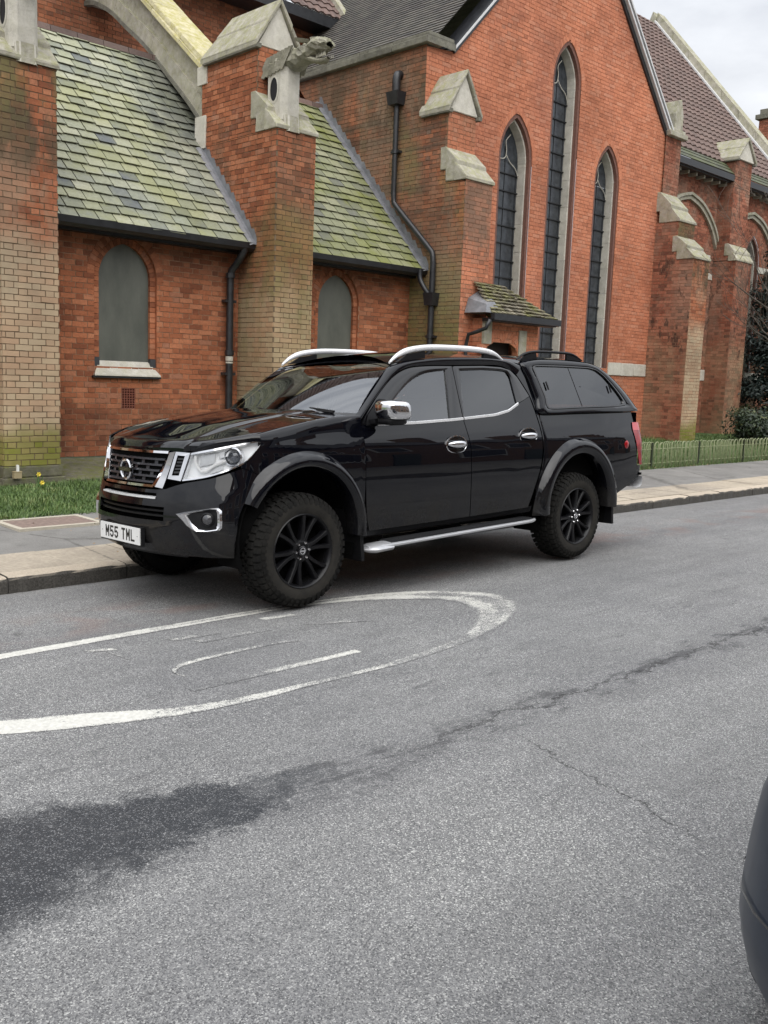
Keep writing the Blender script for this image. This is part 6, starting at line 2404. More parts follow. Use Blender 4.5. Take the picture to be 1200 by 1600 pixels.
ra_ = rail([(1.03, 1.675), (1.11, 1.73), (1.24, 1.775), (1.45, 1.803), (1.70, 1.812), (1.95, 1.813), (2.14, 1.805), (2.27, 1.78), (2.36, 1.738)], .275, .024, .024, SILVER, 'roof_rail')
mb = MB()
mb.prism([(1.10, .262, 1.68), (1.40, .262, 1.72), (1.40, .262, 1.775), (1.22, .262, 1.745)], (0, .026, 0)).prism([(2.10, .262, 1.745), (2.34, .262, 1.735), (2.22, .262, 1.78), (2.10, .262, 1.785)], (0, .026, 0))
tp(mb, 'rail_foot', PLASTIC, ra_, smooth=False, both=True)
ra_ = rail([(2.58, 1.755), (2.66, 1.80), (2.78, 1.828), (2.95, 1.838), (3.30, 1.840), (3.42, 1.825), (3.55, 1.785)], .30, .018, .012, PLASTIC, 'canopy_rail')
mb = MB()
mb.prism([(2.60, .29, 1.745), (2.86, .29, 1.77), (2.84, .29, 1.83), (2.7, .29, 1.80)], (0, .02, 0)).prism([(3.30, .29, 1.775), (3.56, .29, 1.765), (3.45, .29, 1.81), (3.30, .29, 1.832)], (0, .02, 0))
tp(mb, 'rail_foot', PLASTIC, ra_, smooth=False, both=True)

# mirrors
def superq(c, r, e, n=18, m=12):
    f = lambda v, p_: math.copysign(abs(v) ** p_, v)
    rows = []
    for i in range(m + 1):
        a = -math.pi / 2 + math.pi * i / m
        rows.append([(c[0] + r[0] * f(math.cos(a), e) * f(math.cos(2 * math.pi * k / n), e), c[1] + r[1] * f(math.cos(a), e) * f(math.sin(2 * math.pi * k / n), e), c[2] + r[2] * f(math.sin(a), e)) for k in range(n)])
    return rows


mb = MB()
rws = superq((.735, -.075, 1.325), (.118, .105, .072), .55)
rws = [[(x + (z - 1.3) * -.15, y, z) for x, y, z in r_] for r_ in rws]
mb.grid(rws, close=True)
mi_ = tp(mb, 'door_mirror', CHROME, both=True, angle=80)
mi_[1].data.transform(Matrix.Translation((.30, -.075, -.02)))
mb = MB()
mb.grid(superq((.735, -.065, 1.252), (.095, .085, .030), .6), close=True)
mb.prism([(.66, .03, 1.235), (.76, .03, 1.235), (.76, .03, 1.265), (.66, .03, 1.265)], (0, .09, -.012))
mbs_ = tp(mb, 'mirror_base', PLASTIC, mi_, both=True)
mbs_[1].data.transform(Matrix.Translation((.30, -.075, -.02)))
mb = MB()
mb.grid([[SM(.012)(q) for q in r_] for r_ in ([(.62, 1.215), (.80, 1.222)], [(.66, 1.29), (.85, 1.29)], [(.80, 1.405), (.87, 1.40)])])
tp(mb, 'mirror_sail', PLASTIC, both=True, smooth=False)

# side step
def side_step():
    mb = MB()
    pth = smoothpath([(.60, .33), (.68, .338), (.82, .343), (1.5, .362), (2.2, .380), (2.44, .386), (2.52, .388)], 40)
    rws = []
    for k, (x, z) in enumerate(pth):
        e = min(1, k / 5, (39 - k) / 3 + .25)
        yo = -.045 + .06 * (1 - math.sin(min(1, e) * math.pi / 2))
        rws.append([(x, yo + .030, z + .030), (x, yo + .008, z + .029), (x, yo, z + .022), (x, yo + .002, z + .010), (x, yo + .014, z + .003), (x, yo + .14, z + .0)])
    mb.grid(rws)
    mb.add(rws[0], [(0, 1, 2, 3, 4, 5)])
    # bright rounded front cap over the full width
    cap = []
    for k, (x, z) in enumerate(resample([(.575, .335), (.80, .345)], 9)):
        q = math.sin(min(1, (k + .4) / 3.5) * math.pi / 2)
        cap.append([(x, .050 + .096 * q * c_, z + .034 * q * s_) for c_, s_ in el])
    mb.grid(cap, close=True)
    mb.add(cap[0], [tuple(range(12))])
    st = tp(mb, 'side_step', STEPM, both=True, angle=45)
    mb = MB()
    P_ = resample([(.80, .372), (2.50, .416)], 30)
    mb.grid([[(x, y, z + dz) for x, z in P_] for y, dz in ((-.010, -.006), (.0, .003), (.14, .006), (.14, -.05))])
    for q in range(4):
        y = .02 + .028 * q
        mb.grid([[(x, y + dy, z + dz) for x, z in P_] for dy, dz in ((0, .004), (.004, .011), (.012, .011), (.016, .004))])
    tp(mb, 'step_tread', PLASTIC, st, both=True)


side_step()
# sills, mud flaps, wheel housings, underbody
mb = MB()
mb.grid([[(x, y, z + (x - .6) * .022) for x in (.58, 1.5, 2.58)] for y, z in ((.085, .47), (.10, .42), (.2, .39), (.3, .40))])
tp(mb, 'sill', PLASTIC, both=True)
mb = MB()
mb.prism([(.50, .02, .62), (.535, .02, .60), (.565, .02, .26), (.535, .02, .26)], (0, .25, 0))
tp(mb, 'mud_flap', PLASTIC, both=True, smooth=False)
mb = MB()
mb.prism([(3.70, .02, .62), (3.735, .02, .60), (3.765, .02, .27), (3.735, .02, .27)], (0, .25, 0))
tp(mb, 'mud_flap', PLASTIC, both=True, smooth=False)
for (cx, cz, r_) in ((.03, .47, .50), (3.19, .46, .53)):
    mb = MB()
    rws = []
    for y, q in ((.085, 1), (.36, 1), (.38, .6), (.38, .02)):
        rws.append([(cx + r_ * q * math.cos(rad(t_)), y, cz + r_ * q * math.sin(rad(t_))) for t_ in range(-20, 201, 10)])
    mb.grid(rws)
    tp(mb, 'wheel_housing', VOID, both=True)
mb = MB()
mb.box((-.58, .42, .46), (.55, 1.42, 1.0)).box((.56, .19, .42), (2.60, 1.65, .60)).box((2.62, .42, .50), (4.2, 1.42, .72)).box((2.70, .16, .73), (4.20, 1.68, 1.28))  # black blocks added behind the panels to stop light passing
mb.box((-.50, .40, .36), (4.05, 1.44, .415))  # floor plate added to deepen the shade under the truck
mb.box((-.45, .62, .33), (3.9, .72, .359)).box((-.45, 1.12, .33), (3.9, 1.22, .359))
tp(mb, 'chassis', VOID, smooth=False)
mb = MB()
for x in (0, 3.15):
    mb.tube([(x, .26, .39), (x, 1.58, .39)], .06, 10)
mb.lathe([(0, -.15), (.12, -.12), (.15, 0), (.12, .12), (0, .15)], 12, (3.15, CY, .39), (0, 1, 0))
tp(mb, 'axle', VOID)

# wheels
TR_R, TW = .388, .262
rim_p = [(.252, .012), (.262, .018), (.262, .0), (.0, 0)]


def wheel(xc, near):
    sg = 1 if near else -1
    yo = 0. if near else 2 * CY
    Y = lambda d: yo + sg * d
    ax = (0, sg, 0)
    mb = MB().lathe([(.245, .03), (.228, .05), (.222, .12), (.235, .22), (.248, .235)], 36, (xc, yo, TR_R), ax).lathe([(.228, .13), (.0, .13)], 36, (xc, yo, TR_R), ax)
    w = tp(mb, 'wheel', VOID)
    # tyre carcass
    mb = MB()
    mb.lathe([(.244, .028), (.252, .012), (.268, .006), (.300, .0), (.325, .003)], 60, (xc, yo, TR_R), ax, 1)
    mb.lathe([(.325, .003), (.345, .010), (.362, .026), (.372, .050), (.375, .08), (.376, .131), (.375, .18), (.372, .21), (.362, .236), (.33, .256), (.28, .258), (.246, .235)], 60, (xc, yo, TR_R), ax)
    # tread and shoulder blocks
    nb = 46
    for k in range(nb):
        for (d0, d1, r0, r1, tw, sh) in ((.012, .058, .352, .383, .66, 0), (.064, .118, .372, .388, .78, .35), (.124, .150, .372, .388, .5, .1), (.156, .205, .372, .388, .78, .6), (.208, .250, .352, .383, .66, .25)):
            t0 = 2 * math.pi * (k + sh) / nb
            t1 = t0 + 2 * math.pi / nb * tw
            if d0 == .010 and k % 2:
                d0 = .018
            pts = []
            for (t_, d, r_) in ((t0, d0, r0), (t1, d0, r0), (t1, d1, .37), (t0, d1, .37), (t0, d0 + .008, r1 - (.010 if r0 < .36 else 0)), (t1, d0 + .008, r1 - (.010 if r0 < .36 else 0)), (t1, d1, r1), (t0, d1, r1)):
                pts.append((xc + r_ * math.cos(t_), Y(d), TR_R + r_ * math.sin(t_)))
            mb.hexa(pts)
    # raised ribs on the sidewall
    for k in range(nb):
        t0 = 2 * math.pi * k / nb
        a = [(xc + r_ * math.cos(t0 + dt), Y(-.001 if r_ < .34 else .006), TR_R + r_ * math.sin(t0 + dt)) for r_, dt in ((.318, 0), (.318, .07), (.350, .075), (.350, .01))]
        b = [(xc + r_ * math.cos(t0 + dt), Y(.012), TR_R + r_ * math.sin(t0 + dt)) for r_, dt in ((.318, 0), (.318, .07), (.350, .075), (.350, .01))]
        mb.hexa(b + a)
    tp(mb, 'tyre', [RUBBER, SIDEWALL], w, angle=35)
    # rim: lip and six pairs of spokes
    mb = MB().lathe([(.250, .030), (.254, .012), (.248, .006), (.240, .012), (.232, .034), (.226, .06)], 60, (xc, yo, TR_R), ax)
    for k in range(6):
        for j, (da0, da1) in enumerate(((-.20, -.245), (.13, .20))):
            t0 = 2 * math.pi * k / 6 + .28
            prof = []
            for r_, da, wd, d in ((.055, da0 * 1.2, .020, .034), (.12, da0 * .9, .017, .030), (.19, (da0 + da1) / 2, .016, .024), (.243, da1, .021, .016)):
                t_ = t0 + da
                rd = Vector((math.cos(t_), 0, math.sin(t_)))
                tn = Vector((-math.sin(t_), 0, math.cos(t_)))
                c_ = Vector((xc, Y(d), TR_R)) + rd * r_
                dn = Vector((0, sg, 0))
                prof.append([c_ - tn * wd + dn * .012, c_ - tn * wd * .55, c_ + tn * wd * .55, c_ + tn * wd + dn * .012, c_ + tn * wd + dn * .045, c_ - tn * wd + dn * .045])
            mb.grid([[tuple(q) for q in r_] for r_ in prof], close=True)
    mb.lathe([(.078, .06), (.075, .036), (.060, .030), (.045, .036), (.0, .036)], 30, (xc, yo, TR_R), ax)
    rm = tp(mb, 'rim', ALLOY, w, angle=40)
    mb = MB().lathe([(.034, .04), (.033, .026), (.026, .022), (.0, .021)], 24, (xc, yo, TR_R), ax)
    tp(mb, 'hub_cap', GLOSSB, w)
    mb = MB().lathe([(.024, .0215), (.023, .0195), (.018, .0195), (.017, .0215)], 24, (xc, yo, TR_R), ax)
    mb.box((xc - .026, Y(.0196) - .0008, TR_R - .005), (xc + .026, Y(.0196) + .0008, TR_R + .005))
    tp(mb, 'hub_emblem', CHROME, w)
    for k in range(6):
        t_ = 2 * math.pi * k / 6 + .1
        c_ = (xc + .056 * math.cos(t_), yo, TR_R + .056 * math.sin(t_))
        mb = MB().lathe([(.0095, .04), (.0095, .022), (.007, .017), (.0, .016)], 6, c_, ax)
        tp(mb, 'lug_nut', CHROME, w, smooth=False)


for x in (0, 3.15):
    wheel(x, True)
    wheel(x, False)
# ------------------------------------------------------------------ low bow-top fence
FENCE = NT('pale_green_fence_paint')
_c = FENCE.ramp(FENCE.noise(30, 4, .7), [(.3, (.20, .235, .11)), (.7, (.42, .45, .28))])
FENCE = FENCE.out(Base_Color=_c, Roughness=.6)
fx0_, fx1_ = 13.9, 21.2
fe = empty('wire_fence', (fx0_, 9.07, .07))
tag(fe, 'low pale green bow-top wire fence along the grass', 'fence')
mb = MB()
pts = [(-.065, 0, -.05), (-.065, 0, .40)] + [(-.065 * math.cos(t_), 0, .42 + .065 * math.sin(t_)) for t_ in np.linspace(0, math.pi, 9)] + [(.065, 0, .40), (.065, 0, -.05)]
mb.tube(pts, .0062, 5)
hoop0 = mb.build('hoop', FENCE, fe, smooth=True)
x, k = .04, 0
rf = random.Random(3)
while x < fx1_ - fx0_:
    o = hoop0 if k == 0 else hoop0.copy()
    if k:
        COL.objects.link(o)
        o.parent = fe
    o.location = (x, .008 * (1 if k % 2 else -1), rf.uniform(-.012, .012))
    o.rotation_euler = (rf.uniform(-.04, .04), rf.uniform(-.03, .03), 0)
    x += .083
    k += 1
for z in (.10, .36):
    MB().tube([(0, 0, z), (3.6, .006, z + .006), (fx1_ - fx0_, 0, z)], .006, 5).build('rail', FENCE, fe)
POSTM = plain('dark_green_post', (.03, .04, .02), .7)
for x in (.0, 1.75, 3.5, 5.42, 7.2):
    MB().box((x - .016, -.016, -.05), (x + .016, .016, .48)).build('post', POSTM, fe)

# ------------------------------------------------------------------ planting
def leaf_mat(name, stops):
    t = NT(name)
    a = t.attr()
    return t.out(Base_Color=t.ramp(a[0], stops), Roughness=.5)


def foliage(mb, c, r, n, sz, seed, up=.3, shell=.45):
    g = random.Random(seed)
    c = Vector(c)
    lumps = [(Vector((g.uniform(-1, 1), g.uniform(-1, 1), g.uniform(-.8, 1))).normalized() * g.uniform(.35, .8), g.uniform(.25, .5)) for _ in range(26)]
    for _ in range(n):
        lc, lr = g.choice(lumps)
        d = Vector((g.gauss(0, 1), g.gauss(0, 1), g.gauss(0, 1))).normalized() * lr * g.uniform(shell, 1.05) + lc
        if d.length > 1.15:
            continue
        p_ = c + Vector((d.x * r[0], d.y * r[1], d.z * r[2]))
        if p_.z < .12:
            continue
        nn = (d.normalized() + Vector((g.uniform(-1, 1), g.uniform(-1, 1), g.uniform(-.4, 1) + up)) * .8).normalized()
        a = nn.cross(Vector((g.uniform(-1, 1), g.uniform(-1, 1), g.uniform(-1, 1)))).normalized()
        b = nn.cross(a)
        s_ = sz * g.uniform(.6, 1.25)
        col = (min(1, max(0, g.gauss(.45 + .2 * d.z, .2))), 0, 0)
        mb.add([p_ - a * s_, p_ + b * s_ * .42 + nn * s_ * .1, p_ + a * s_, p_ - b * s_ * .42 + nn * s_ * .1], [(0, 1, 2, 3)], col)


DARKLEAF = leaf_mat('dark_glossy_leaf', [(0, (.010, .018, .010)), (.5, (.025, .042, .020)), (.8, (.05, .075, .028)), (1, (.16, .17, .06))])
CONIF = leaf_mat('blue_green_needles', [(0, (.008, .014, .014)), (.6, (.020, .034, .030)), (1, (.05, .07, .055))])
BARK = plain('grey_brown_bark', (.10, .085, .07), .9, var=.4, scale=18, bump=.8)
bs = empty('laurel_bush', (23.0, 10.6, .25))
tag(bs, 'rounded dark evergreen bush behind the low fence', 'bush')
mb = MB()
foliage(mb, (0, 0, .42), (.95, .8, .55), 5200, .05, 5)
mb.build('foliage', DARKLEAF, bs, fix=False)
mb = MB()
for k in range(5):
    mb.tube([(0, 0, -.1), (.12 * math.cos(k * 1.3), .12 * math.sin(k * 1.3), .2), (.4 * math.cos(k * 1.3), .35 * math.sin(k * 1.3), .5)], [.03, .022, .008], 6)
mb.build('stem', BARK, bs)
cf = empty('conifer_tree', (27.55, 12.0, .2))
tag(cf, 'dark bluish conifer against the chancel wall at the right edge', 'tree')
mb = MB()
for k in range(8):
    h_ = .5 + k * .72
    rr_ = 1.3 * min(1, (8.4 - k) / 4)
    foliage(mb, (0, 0, h_), (rr_, rr_, .8), 4200, .07, 30 + k, shell=.5)
mb.build('crown', CONIF, cf, fix=False)
MB().tube([(0, 0, -.2), (0, .02, 3), (0, 0, 6.4)], [.14, .09, .02], 9).build('trunk', BARK, cf)
bt = empty('bare_tree', (23.35, 10.15, .25))
tag(bt, 'leafless young tree with thin branches reaching past the lancet', 'tree')
gt = random.Random(12)
trunk, tw_ = MB(), MB()
trunk.tube([(0, 0, -.2), (.03, .02, 1.3), (-.05, 0, 2.4), (.05, 0, 4.2), (.0, .05, 6)], [.11, .095, .08, .05, .015], 9)


def branch(mb, p_, d, l, r_, lvl):
    p_, d = Vector(p_), Vector(d).normalized()
    pts, rr_ = [p_], [r_]
    n = 6
    for k in range(n):
        d = (d + Vector((gt.uniform(-.22, .22), gt.uniform(-.22, .22), gt.uniform(-.12, .2)))).normalized()
        pts.append(pts[-1] + d * l / n)
        rr_.append(max(r_ * (1 - (k + 1) / n * .8), .004))
        if lvl < 2 and k > 0 and gt.random() < .85:
            branch(mb, pts[-1], d + Vector((gt.uniform(-.9, .9), gt.uniform(-.9, .9), gt.uniform(-.3, .8))), l * gt.uniform(.35, .55), rr_[-1] * .6, lvl + 1)
    mb.tube(pts, rr_, 5, cap=False)


for (z, dx, dy, dz, l) in ((2.35, -1, .05, .22, 2.6), (2.6, -1, -.1, .45, 2.9), (2.2, -.9, -.4, .1, 2.0), (3.0, -.8, .4, .5, 2.2), (3.2, .8, .2, .5, 2.2), (3.6, -.6, -.5, .8, 2.0), (2.8, .7, -.6, .5, 2.0), (4.1, -.4, .3, 1, 1.8), (2.3, -1, .15, .0, 2.3)):
    branch(tw_, (0, 0, z), (dx, dy, dz), l, .035, 0)
trunk.build('trunk', BARK, bt, smooth=True)
tw_.build('crown', BARK, bt, smooth=True)
# daffodils by the pier foot
YEL = plain('daffodil_yellow', (.80, .66, .10), .6, var=.15, scale=60)
STEM = plain('daffodil_green', (.07, .14, .03), .6)
for i, (x, y, h_, lab) in enumerate(((5.06, 11.20, .17, 'taller yellow daffodil in the grass by the pier foot'), (5.02, 11.02, .09, 'shorter yellow daffodil in the grass, in front of the taller one'))):
    df = empty('daffodil', (x, y, lawn_z(x, y)))
    tag(df, lab, 'flower', 'daffodils by the pier')
    MB().tube([(0, 0, -.02), (.004, 0, h_ * .6), (-.01, -.015, h_)], .004, 6).build('stem', STEM, df)
    mb = MB()
    for k in range(5):
        t_ = k * 1.3 + i
        mb.add([(.005, 0, 0), (-.005, 0, 0), (.05 * math.cos(t_) - .004, .05 * math.sin(t_), h_ * .8), (.06 * math.cos(t_), .06 * math.sin(t_), h_ * .95), (.05 * math.cos(t_) + .004, .05 * math.sin(t_), h_ * .8)], [(0, 1, 2, 3, 4)])
    mb.build('leaf', STEM, df)
    mb = MB()
    c_ = Vector((-.01, -.02, h_))
    for k in range(6):
        t_ = k * math.pi / 3
        e = Vector((math.cos(t_), -.15, math.sin(t_)))
        s_ = Vector((-math.sin(t_), 0, math.cos(t_)))
        mb.add([c_, c_ + e * .018 + s_ * .011, c_ + e * .034, c_ + e * .018 - s_ * .011], [(0, 1, 2, 3)])
    mb.lathe([(.008, 0), (.012, .015), (.017, .024), (.013, .02), (.0, .004)], 10, c_, (0, -1, .1))
    mb.build('bloom', YEL, df)
# little tan box with a white strap on the pier foot
tb_o = empty('junction_box', (4.925, 11.515, .16))
tag(tb_o, 'small tan box hung by a white strap at the foot of the pier', 'box')
mb = MB()
mb.box((-.048, -.035, .0), (.048, .02, .075))
mb.box((-.052, -.039, .0752), (.052, .024, .086))
mb.build('case', plain('tan_plastic', (.36, .29, .17), .7), tb_o)
MB().box((-.012, -.038, .0865), (.014, -.006, .165)).build('strap', plain('white_strap', (.78, .78, .74), .6), tb_o)
# a few fallen leaves and grit along the verge edge
LEAFB = plain('dry_leaf', (.28, .20, .11), .8, var=.4, scale=30)
mb = MB()
gl_ = random.Random(17)
for k in range(150):
    x, y = (gl_.uniform(13, 22), gl_.gauss(9.0, .05)) if k % 3 else (gl_.uniform(2.6, 8), gl_.uniform(6.8, 9.05))
    s_ = gl_.uniform(.008, .026)
    a = gl_.uniform(0, 6.28)
    z = .085 + gl_.uniform(0, .012)
    mb.add([(x + s_ * math.cos(a), y + s_ * math.sin(a), z + .004), (x - s_ * .5 * math.sin(a), y + s_ * .5 * math.cos(a), z + .010), (x - s_ * math.cos(a), y - s_ * math.sin(a), z), (x + s_ * .5 * math.sin(a), y - s_ * .5 * math.cos(a), z + .002)], [(0, 1, 2, 3)])
tag(mb.build('fallen_leaves', LEAFB, fix=False), 'scattered dry leaves along the path edge', 'leaves', kind='stuff')

# ------------------------------------------------------------------ dark car beside the camera: only its corner shows
NAVY = NT('dark_navy_bumper')
_n = NAVY.noise(30, 3, .6)
NAVY = NAVY.out(Base_Color=NAVY.ramp(_n, [(.3, (.015, .022, .036)), (.7, (.020, .028, .044))]), Roughness=.34, Coat_Weight=.15)
NAVY.node_tree.nodes['Principled BSDF'].inputs['Specular IOR Level'].default_value = .3
car = empty('parked_car', (3.80, .035, 0))
tag(car, 'dark navy car of which only a rounded bumper corner shows at the right edge', 'car')
CX0, CX1, CYm, HWc = -2.13, 2.0, 0., .865


def car_sec(x, z):
    """half width of the body at a station and height"""
    e = min(1, max(0, (x - CX0) / .55))
    e2 = min(1, max(0, (CX1 - x) / .5))
    taper = math.sqrt(max(0, 1 - (1 - e) ** 2.4)) * math.sqrt(max(0, 1 - (1 - e2) ** 2.4))
    zb = float(np.interp(z, [.19, .24, .30, .38, .47, .57, .67, .79, .89, .97], [.84, .92, .972, 1, 1, .99, .972, .93, .88, .82]))
    return HWc * (.10 + .90 * taper) * zb


zz_ = [.19, .21, .24, .27, .30, .35, .41, .47, .53, .60, .67, .75, .83, .89, .93, .97]


def car_shift(x, z):
    """end faces bulge: ends lean in towards bottom and top"""
    b = float(np.interp(z, [.19, .25, .40, .65, .80, .97], [.09, .04, .0, .02, .05, .16]))
    t_ = (x - (CX0 + CX1) / 2) / ((CX1 - CX0) / 2)
    return -b * math.copysign(abs(t_) ** 6, t_)


stx = list(CX0 + .62 * (1 - np.cos(np.linspace(0, math.pi / 2, 14)))) + list(np.linspace(CX0 + .72, CX1 - .6, 14)) + list(CX1 - .55 * (1 - np.cos(np.linspace(math.pi / 2, 0, 12))))


def car_skin(x0, x1, zlo, zhi, nm, mt):
    xs_ = [q for q in stx if x0 - 1e-6 <= q <= x1 + 1e-6]
    zs_ = [q for q in zz_ if zlo <= q <= zhi]
    ring = []
    for x in xs_:
        wt = car_sec(x, zs_[-1])
        deck = [(x + car_shift(x, zhi), CYm + wt * (1 - k / 4.5), zhi + .055 * (1 - (1 - k / 4.5) ** 2) * min(1, wt / .6)) for k in range(1, 9)] if zhi > .9 else []
        prof = [(x + car_shift(x, z), CYm + car_sec(x, z), z) for z in zs_] + deck + [(x + car_shift(x, z), CYm - car_sec(x, z), z) for z in zs_[::-1]]
        ring.append(prof)
    mb = MB()
    mb.grid(ring)
    for q in (0, -1):
        mb.add(ring[q], [tuple(range(len(ring[q])))])
    return mb.build(nm, mt, car, smooth=True, angle=50)


CARP = plain('dark_navy_paint', (.010, .014, .022), .15, var=.1, coat=1.0)
car_skin(stx[0], stx[13], .19, .60, 'bumper', NAVY)
car_skin(stx[0], stx[13], .60, .97, 'rear_body', NAVY)
car_skin(stx[13], stx[-12], .24, .97, 'body', CARP)
car_skin(stx[-12], stx[-1], .19, .60, 'bumper', NAVY)
car_skin(stx[-12], stx[-1], .60, .97, 'bonnet', CARP)
CAB = [(-1.72, 1.00, .74), (-1.50, 1.22, .69), (-1.22, 1.40, .64), (-.85, 1.46, .62), (-.3, 1.475, .615), (.15, 1.45, .62), (.55, 1.24, .68), (.98, 1.00, .74)]


def cab_row(x, z, w_):
    return [(x - .05 * (1 - y * y) * (1 if x < -.9 else -1 if x > .3 else 0), y * w_, z + .03 * (1 - y * y)) for y in np.linspace(-1, 1, 11)]


for nm_, a_, b_, mt in (('rear_window', 0, 3, GL_DARK), ('roof', 2, 6, CARP), ('windscreen', 5, 8, GL_WIND)):
    mb = MB()
    mb.grid([cab_row(*q) for q in CAB[a_:b_]])
    mb.build(nm_, mt, car, smooth=True)
MB().box((-1.6, -.66, .6), (.85, .66, .99)).build('cabin_floor', SEAT, car)
for sg in (1, -1):
    mb = MB()
    mb.add([(-1.60, sg * .765, .985), (-.42, sg * .765, .985), (-.36, sg * .64, 1.44), (-.85, sg * .64, 1.435), (-1.18, sg * .66, 1.37)], [(0, 1, 2, 3, 4)])
    mb.add([(-.36, sg * .765, .985), (.88, sg * .765, .985), (.50, sg * .70, 1.22), (.13, sg * .64, 1.425), (-.30, sg * .64, 1.445)], [(0, 1, 2, 3, 4)])
    mb.build('side_window', GL_DARK, car)
    mb = MB()
    for P_ in (((-.42, .985), (-.36, .985), (-.30, 1.445), (-.36, 1.44)),):
        mb.add([(x, sg * float(np.interp(z, [.985, 1.44], [.768, .643])), z) for x, z in P_], [(0, 1, 2, 3)])
    for P_ in (((-1.74, .985), (-1.60, .985), (-1.18, 1.37), (-1.24, 1.41)), ((.88, .985), (1.0, .985), (.17, 1.455), (.13, 1.425))):
        mb.add([(x, sg * float(np.interp(z, [.985, 1.44], [.768, .643])), z) for x, z in P_], [(0, 1, 2, 3)])
    mb.build('pillar', CARP, car)
# dark patch on the skin painting a shaded recess, and the bumper seam
for sg in (1, -1):
    for nm_, z0, z1, dx0, dx1, mt in (('bumper_recess', .545, .62, .03, .19, GLOSSB), ('bumper_seam', .470, .476, .0, .5, GLOSSB)):
        mb = MB()
        mb.grid([[(CX0 + x + car_shift(CX0 + x, z) - .004, sg * (car_sec(CX0 + x, z) + .004), z) for x in np.linspace(dx0, dx1, 8)] for z in np.linspace(z0, z1, 4)])
        mb.build(nm_, mt, car, smooth=True)
# lamps
for sg in (1, -1):
    mb = MB()
    mb.grid([[(CX0 + x + car_shift(CX0 + x, z), sg * (car_sec(CX0 + x, z) + .004), z) for x in (.12, .22, .34, .48)] for z in (.78, .84, .90)])
    mb.build('lamp', LEDW, car, smooth=True)
for x in (-1.35, 1.25):
    for sg in (1, -1):
        mb = MB().lathe([(.20, .0), (.25, -.01), (.31, .02), (.315, .10), (.31, .18), (.2, .19)], 32, (x, sg * .88, .315), (0, -sg, 0))
        w = mb.build('wheel', RUBBER, car, smooth=True)
        MB().lathe([(.205, .0), (.18, .02), (.05, .01), (0, .0)], 20, (x, sg * .875, .315), (0, -sg, 0)).build('rim', SILVER, w, smooth=True)

# ------------------------------------------------------------------ the other side of the street (mirrored in the truck)
mb = MB()
mb.grid([[(x, y, z) for x in (-60, 0, 20, 120)] for y, z in ((-1.1, -.1), (-1.101, .10), (-3.4, .13), (-60, .15))])
tag(mb.build('near_pavement', PATHM), None, kind='structure')
HB = plain('london_stock_brick', (.20, .125, .085), .9, var=.3, scale=8)
HR = plain('grey_slate_roof', (.075, .075, .08), .8, var=.3, scale=5)
HW = plain('white_window_paint', (.62, .62, .60), .5)
HG = plain('house_window_glass', (.03, .035, .04), .08)
HD = plain('painted_front_door', (.05, .07, .06), .4)
hp = empty('terraced_house', (0, 0, 0))
LBL = 'brick terraced house across the street, mirrored in the truck doors'
tag(hp, LBL, 'house', 'terraced houses across the street')
Yh = -6.6
MB().box((0, Yh - 8, 0), (5.2, Yh, 6.0)).build('wall', HB, hp)
rfm = MB().prism([(0, Yh + .25, 5.95), (0, Yh - 4, 8.9), (0, Yh - 8.2, 5.95)], (5.195, 0, 0)).build('roof', HR, hp)
MB().box((4.6, Yh - 4.6, 8.2), (5.19, Yh - 3.4, 10.2)).build('chimney', HB, rfm)
for (a, b, z0, z1) in ((.7, 1.7, 3.2, 4.8), (2.9, 3.9, 3.2, 4.8), (.55, 2.3, .9, 2.6)):
    f_ = MB().box((a - .1, Yh - .02, z0 - .1), (b + .1, Yh + .07, z1 + .1)).build('window', HW, hp)
    MB().box((a, Yh + .03, z0), (b, Yh + .075, z1)).build('pane', HG, f_)
MB().box((3.2, Yh - .02, .15), (4.1, Yh + .06, 2.3)).build('door', HD, hp)
hp.location.x = -13
for k in range(1, 9):
    c_ = copy_tree(hp)
    c_.location.x = -13 + 5.2 * k


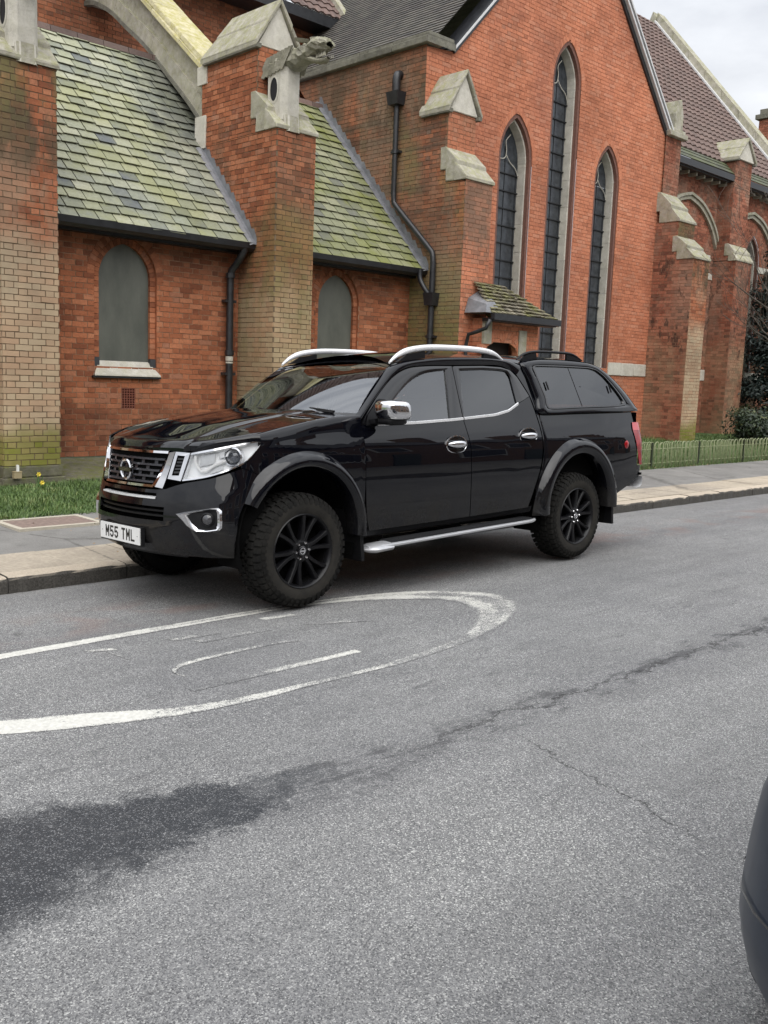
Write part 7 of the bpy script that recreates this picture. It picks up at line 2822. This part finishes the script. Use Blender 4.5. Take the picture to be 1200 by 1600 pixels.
# ------------------------------------------------------------------ pieces that were modelled together become parts of their own
def split_loose(o):
    me = o.data
    n = len(me.vertices)
    par = list(range(n))

    def find(a):
        while par[a] != a:
            par[a] = par[par[a]]
            a = par[a]
        return a
    for f in me.polygons:
        vs = f.vertices
        r0 = find(vs[0])
        for q in vs[1:]:
            par[find(q)] = r0
    groups = {}
    for f in me.polygons:
        groups.setdefault(find(f.vertices[0]), []).append(f)
    if len(groups) < 2:
        return
    at = me.color_attributes.get('bcol')
    cols = np.zeros(n * 4, dtype=np.float32)
    at.data.foreach_get('color', cols)
    cols = cols.reshape(-1, 4)
    for gk, fs in groups.items():
        ids = sorted({q for f in fs for q in f.vertices})
        ix = {q: i for i, q in enumerate(ids)}
        mb = MB()
        mb.v = [tuple(me.vertices[q].co) for q in ids]
        mb.c = [tuple(cols[q][:3]) for q in ids]
        mb.f = [tuple(ix[q] for q in f.vertices) for f in fs]
        mb.m = [f.material_index for f in fs]
        sm = fs[0].use_smooth
        c_ = mb.build(o.name.split('.')[0], list(me.materials), smooth=sm, angle=40 if sm else None)
        c_.parent = o.parent
        c_.matrix_parent_inverse = o.matrix_parent_inverse.copy()
        for key in o.keys():
            if key in ('label', 'kind'):
                c_[key] = o[key]
    bpy.data.objects.remove(o, do_unlink=True)


SPLIT = {'springer_block', 'eave_corbel', 'pipe_collar', 'hopper_head', 'jamb_foot', 'stone_block', 'kneeler_stone', 'parapet_coping', 'coping_stone', 'string_course', 'weathering_stone',
         'stone_jamb', 'saddle_slab', 'arch_bricks', 'plinth_stone', 'painted_band', 'intake_bar', 'vent_slat', 'window_latch', 'rail_foot', 'ridge_tile', 'gable_coping', 'jamb_stone', 'corner_moulding', 'eave_moulding',
         'glazing_bar', 'guard_rib', 'tracery', 'light_guide', 'lamp_bezel_shade', 'lamp_surround', 'screen_border'}
for o in [q for q in bpy.data.objects if q.type == 'MESH' and q.name.split('.')[0] in SPLIT and not q.children]:
    split_loose(o)
for o in bpy.data.objects:
    if o.name.startswith('arch_bricks'):
        o.name = 'arch_brick'

# worn arrises on the dressed stones
WORN = {'saddle_slab', 'weathering_stone', 'gable_stone', 'coping_stone', 'springer_block', 'parapet_coping', 'kneeler_stone', 'string_course', 'stone_block', 'spout_shaft', 'plinth_stone'}
rw_ = random.Random(77)
for o in [q for q in bpy.data.objects if q.type == 'MESH' and q.name.split('.')[0] in WORN]:
    bm = bmesh.new()
    bm.from_mesh(o.data)
    bmesh.ops.remove_doubles(bm, verts=bm.verts, dist=.0005)
    ed = [e for e in bm.edges if len(e.link_faces) == 2 and e.calc_face_angle(0) > .5]
    bmesh.ops.bevel(bm, geom=ed, offset=.014, segments=2, affect='EDGES', profile=.6, clamp_overlap=True)
    for v in bm.verts:
        v.co += Vector((rw_.gauss(0, .0025), rw_.gauss(0, .0025), rw_.gauss(0, .0025)))
    bm.to_mesh(o.data)
    bm.free()
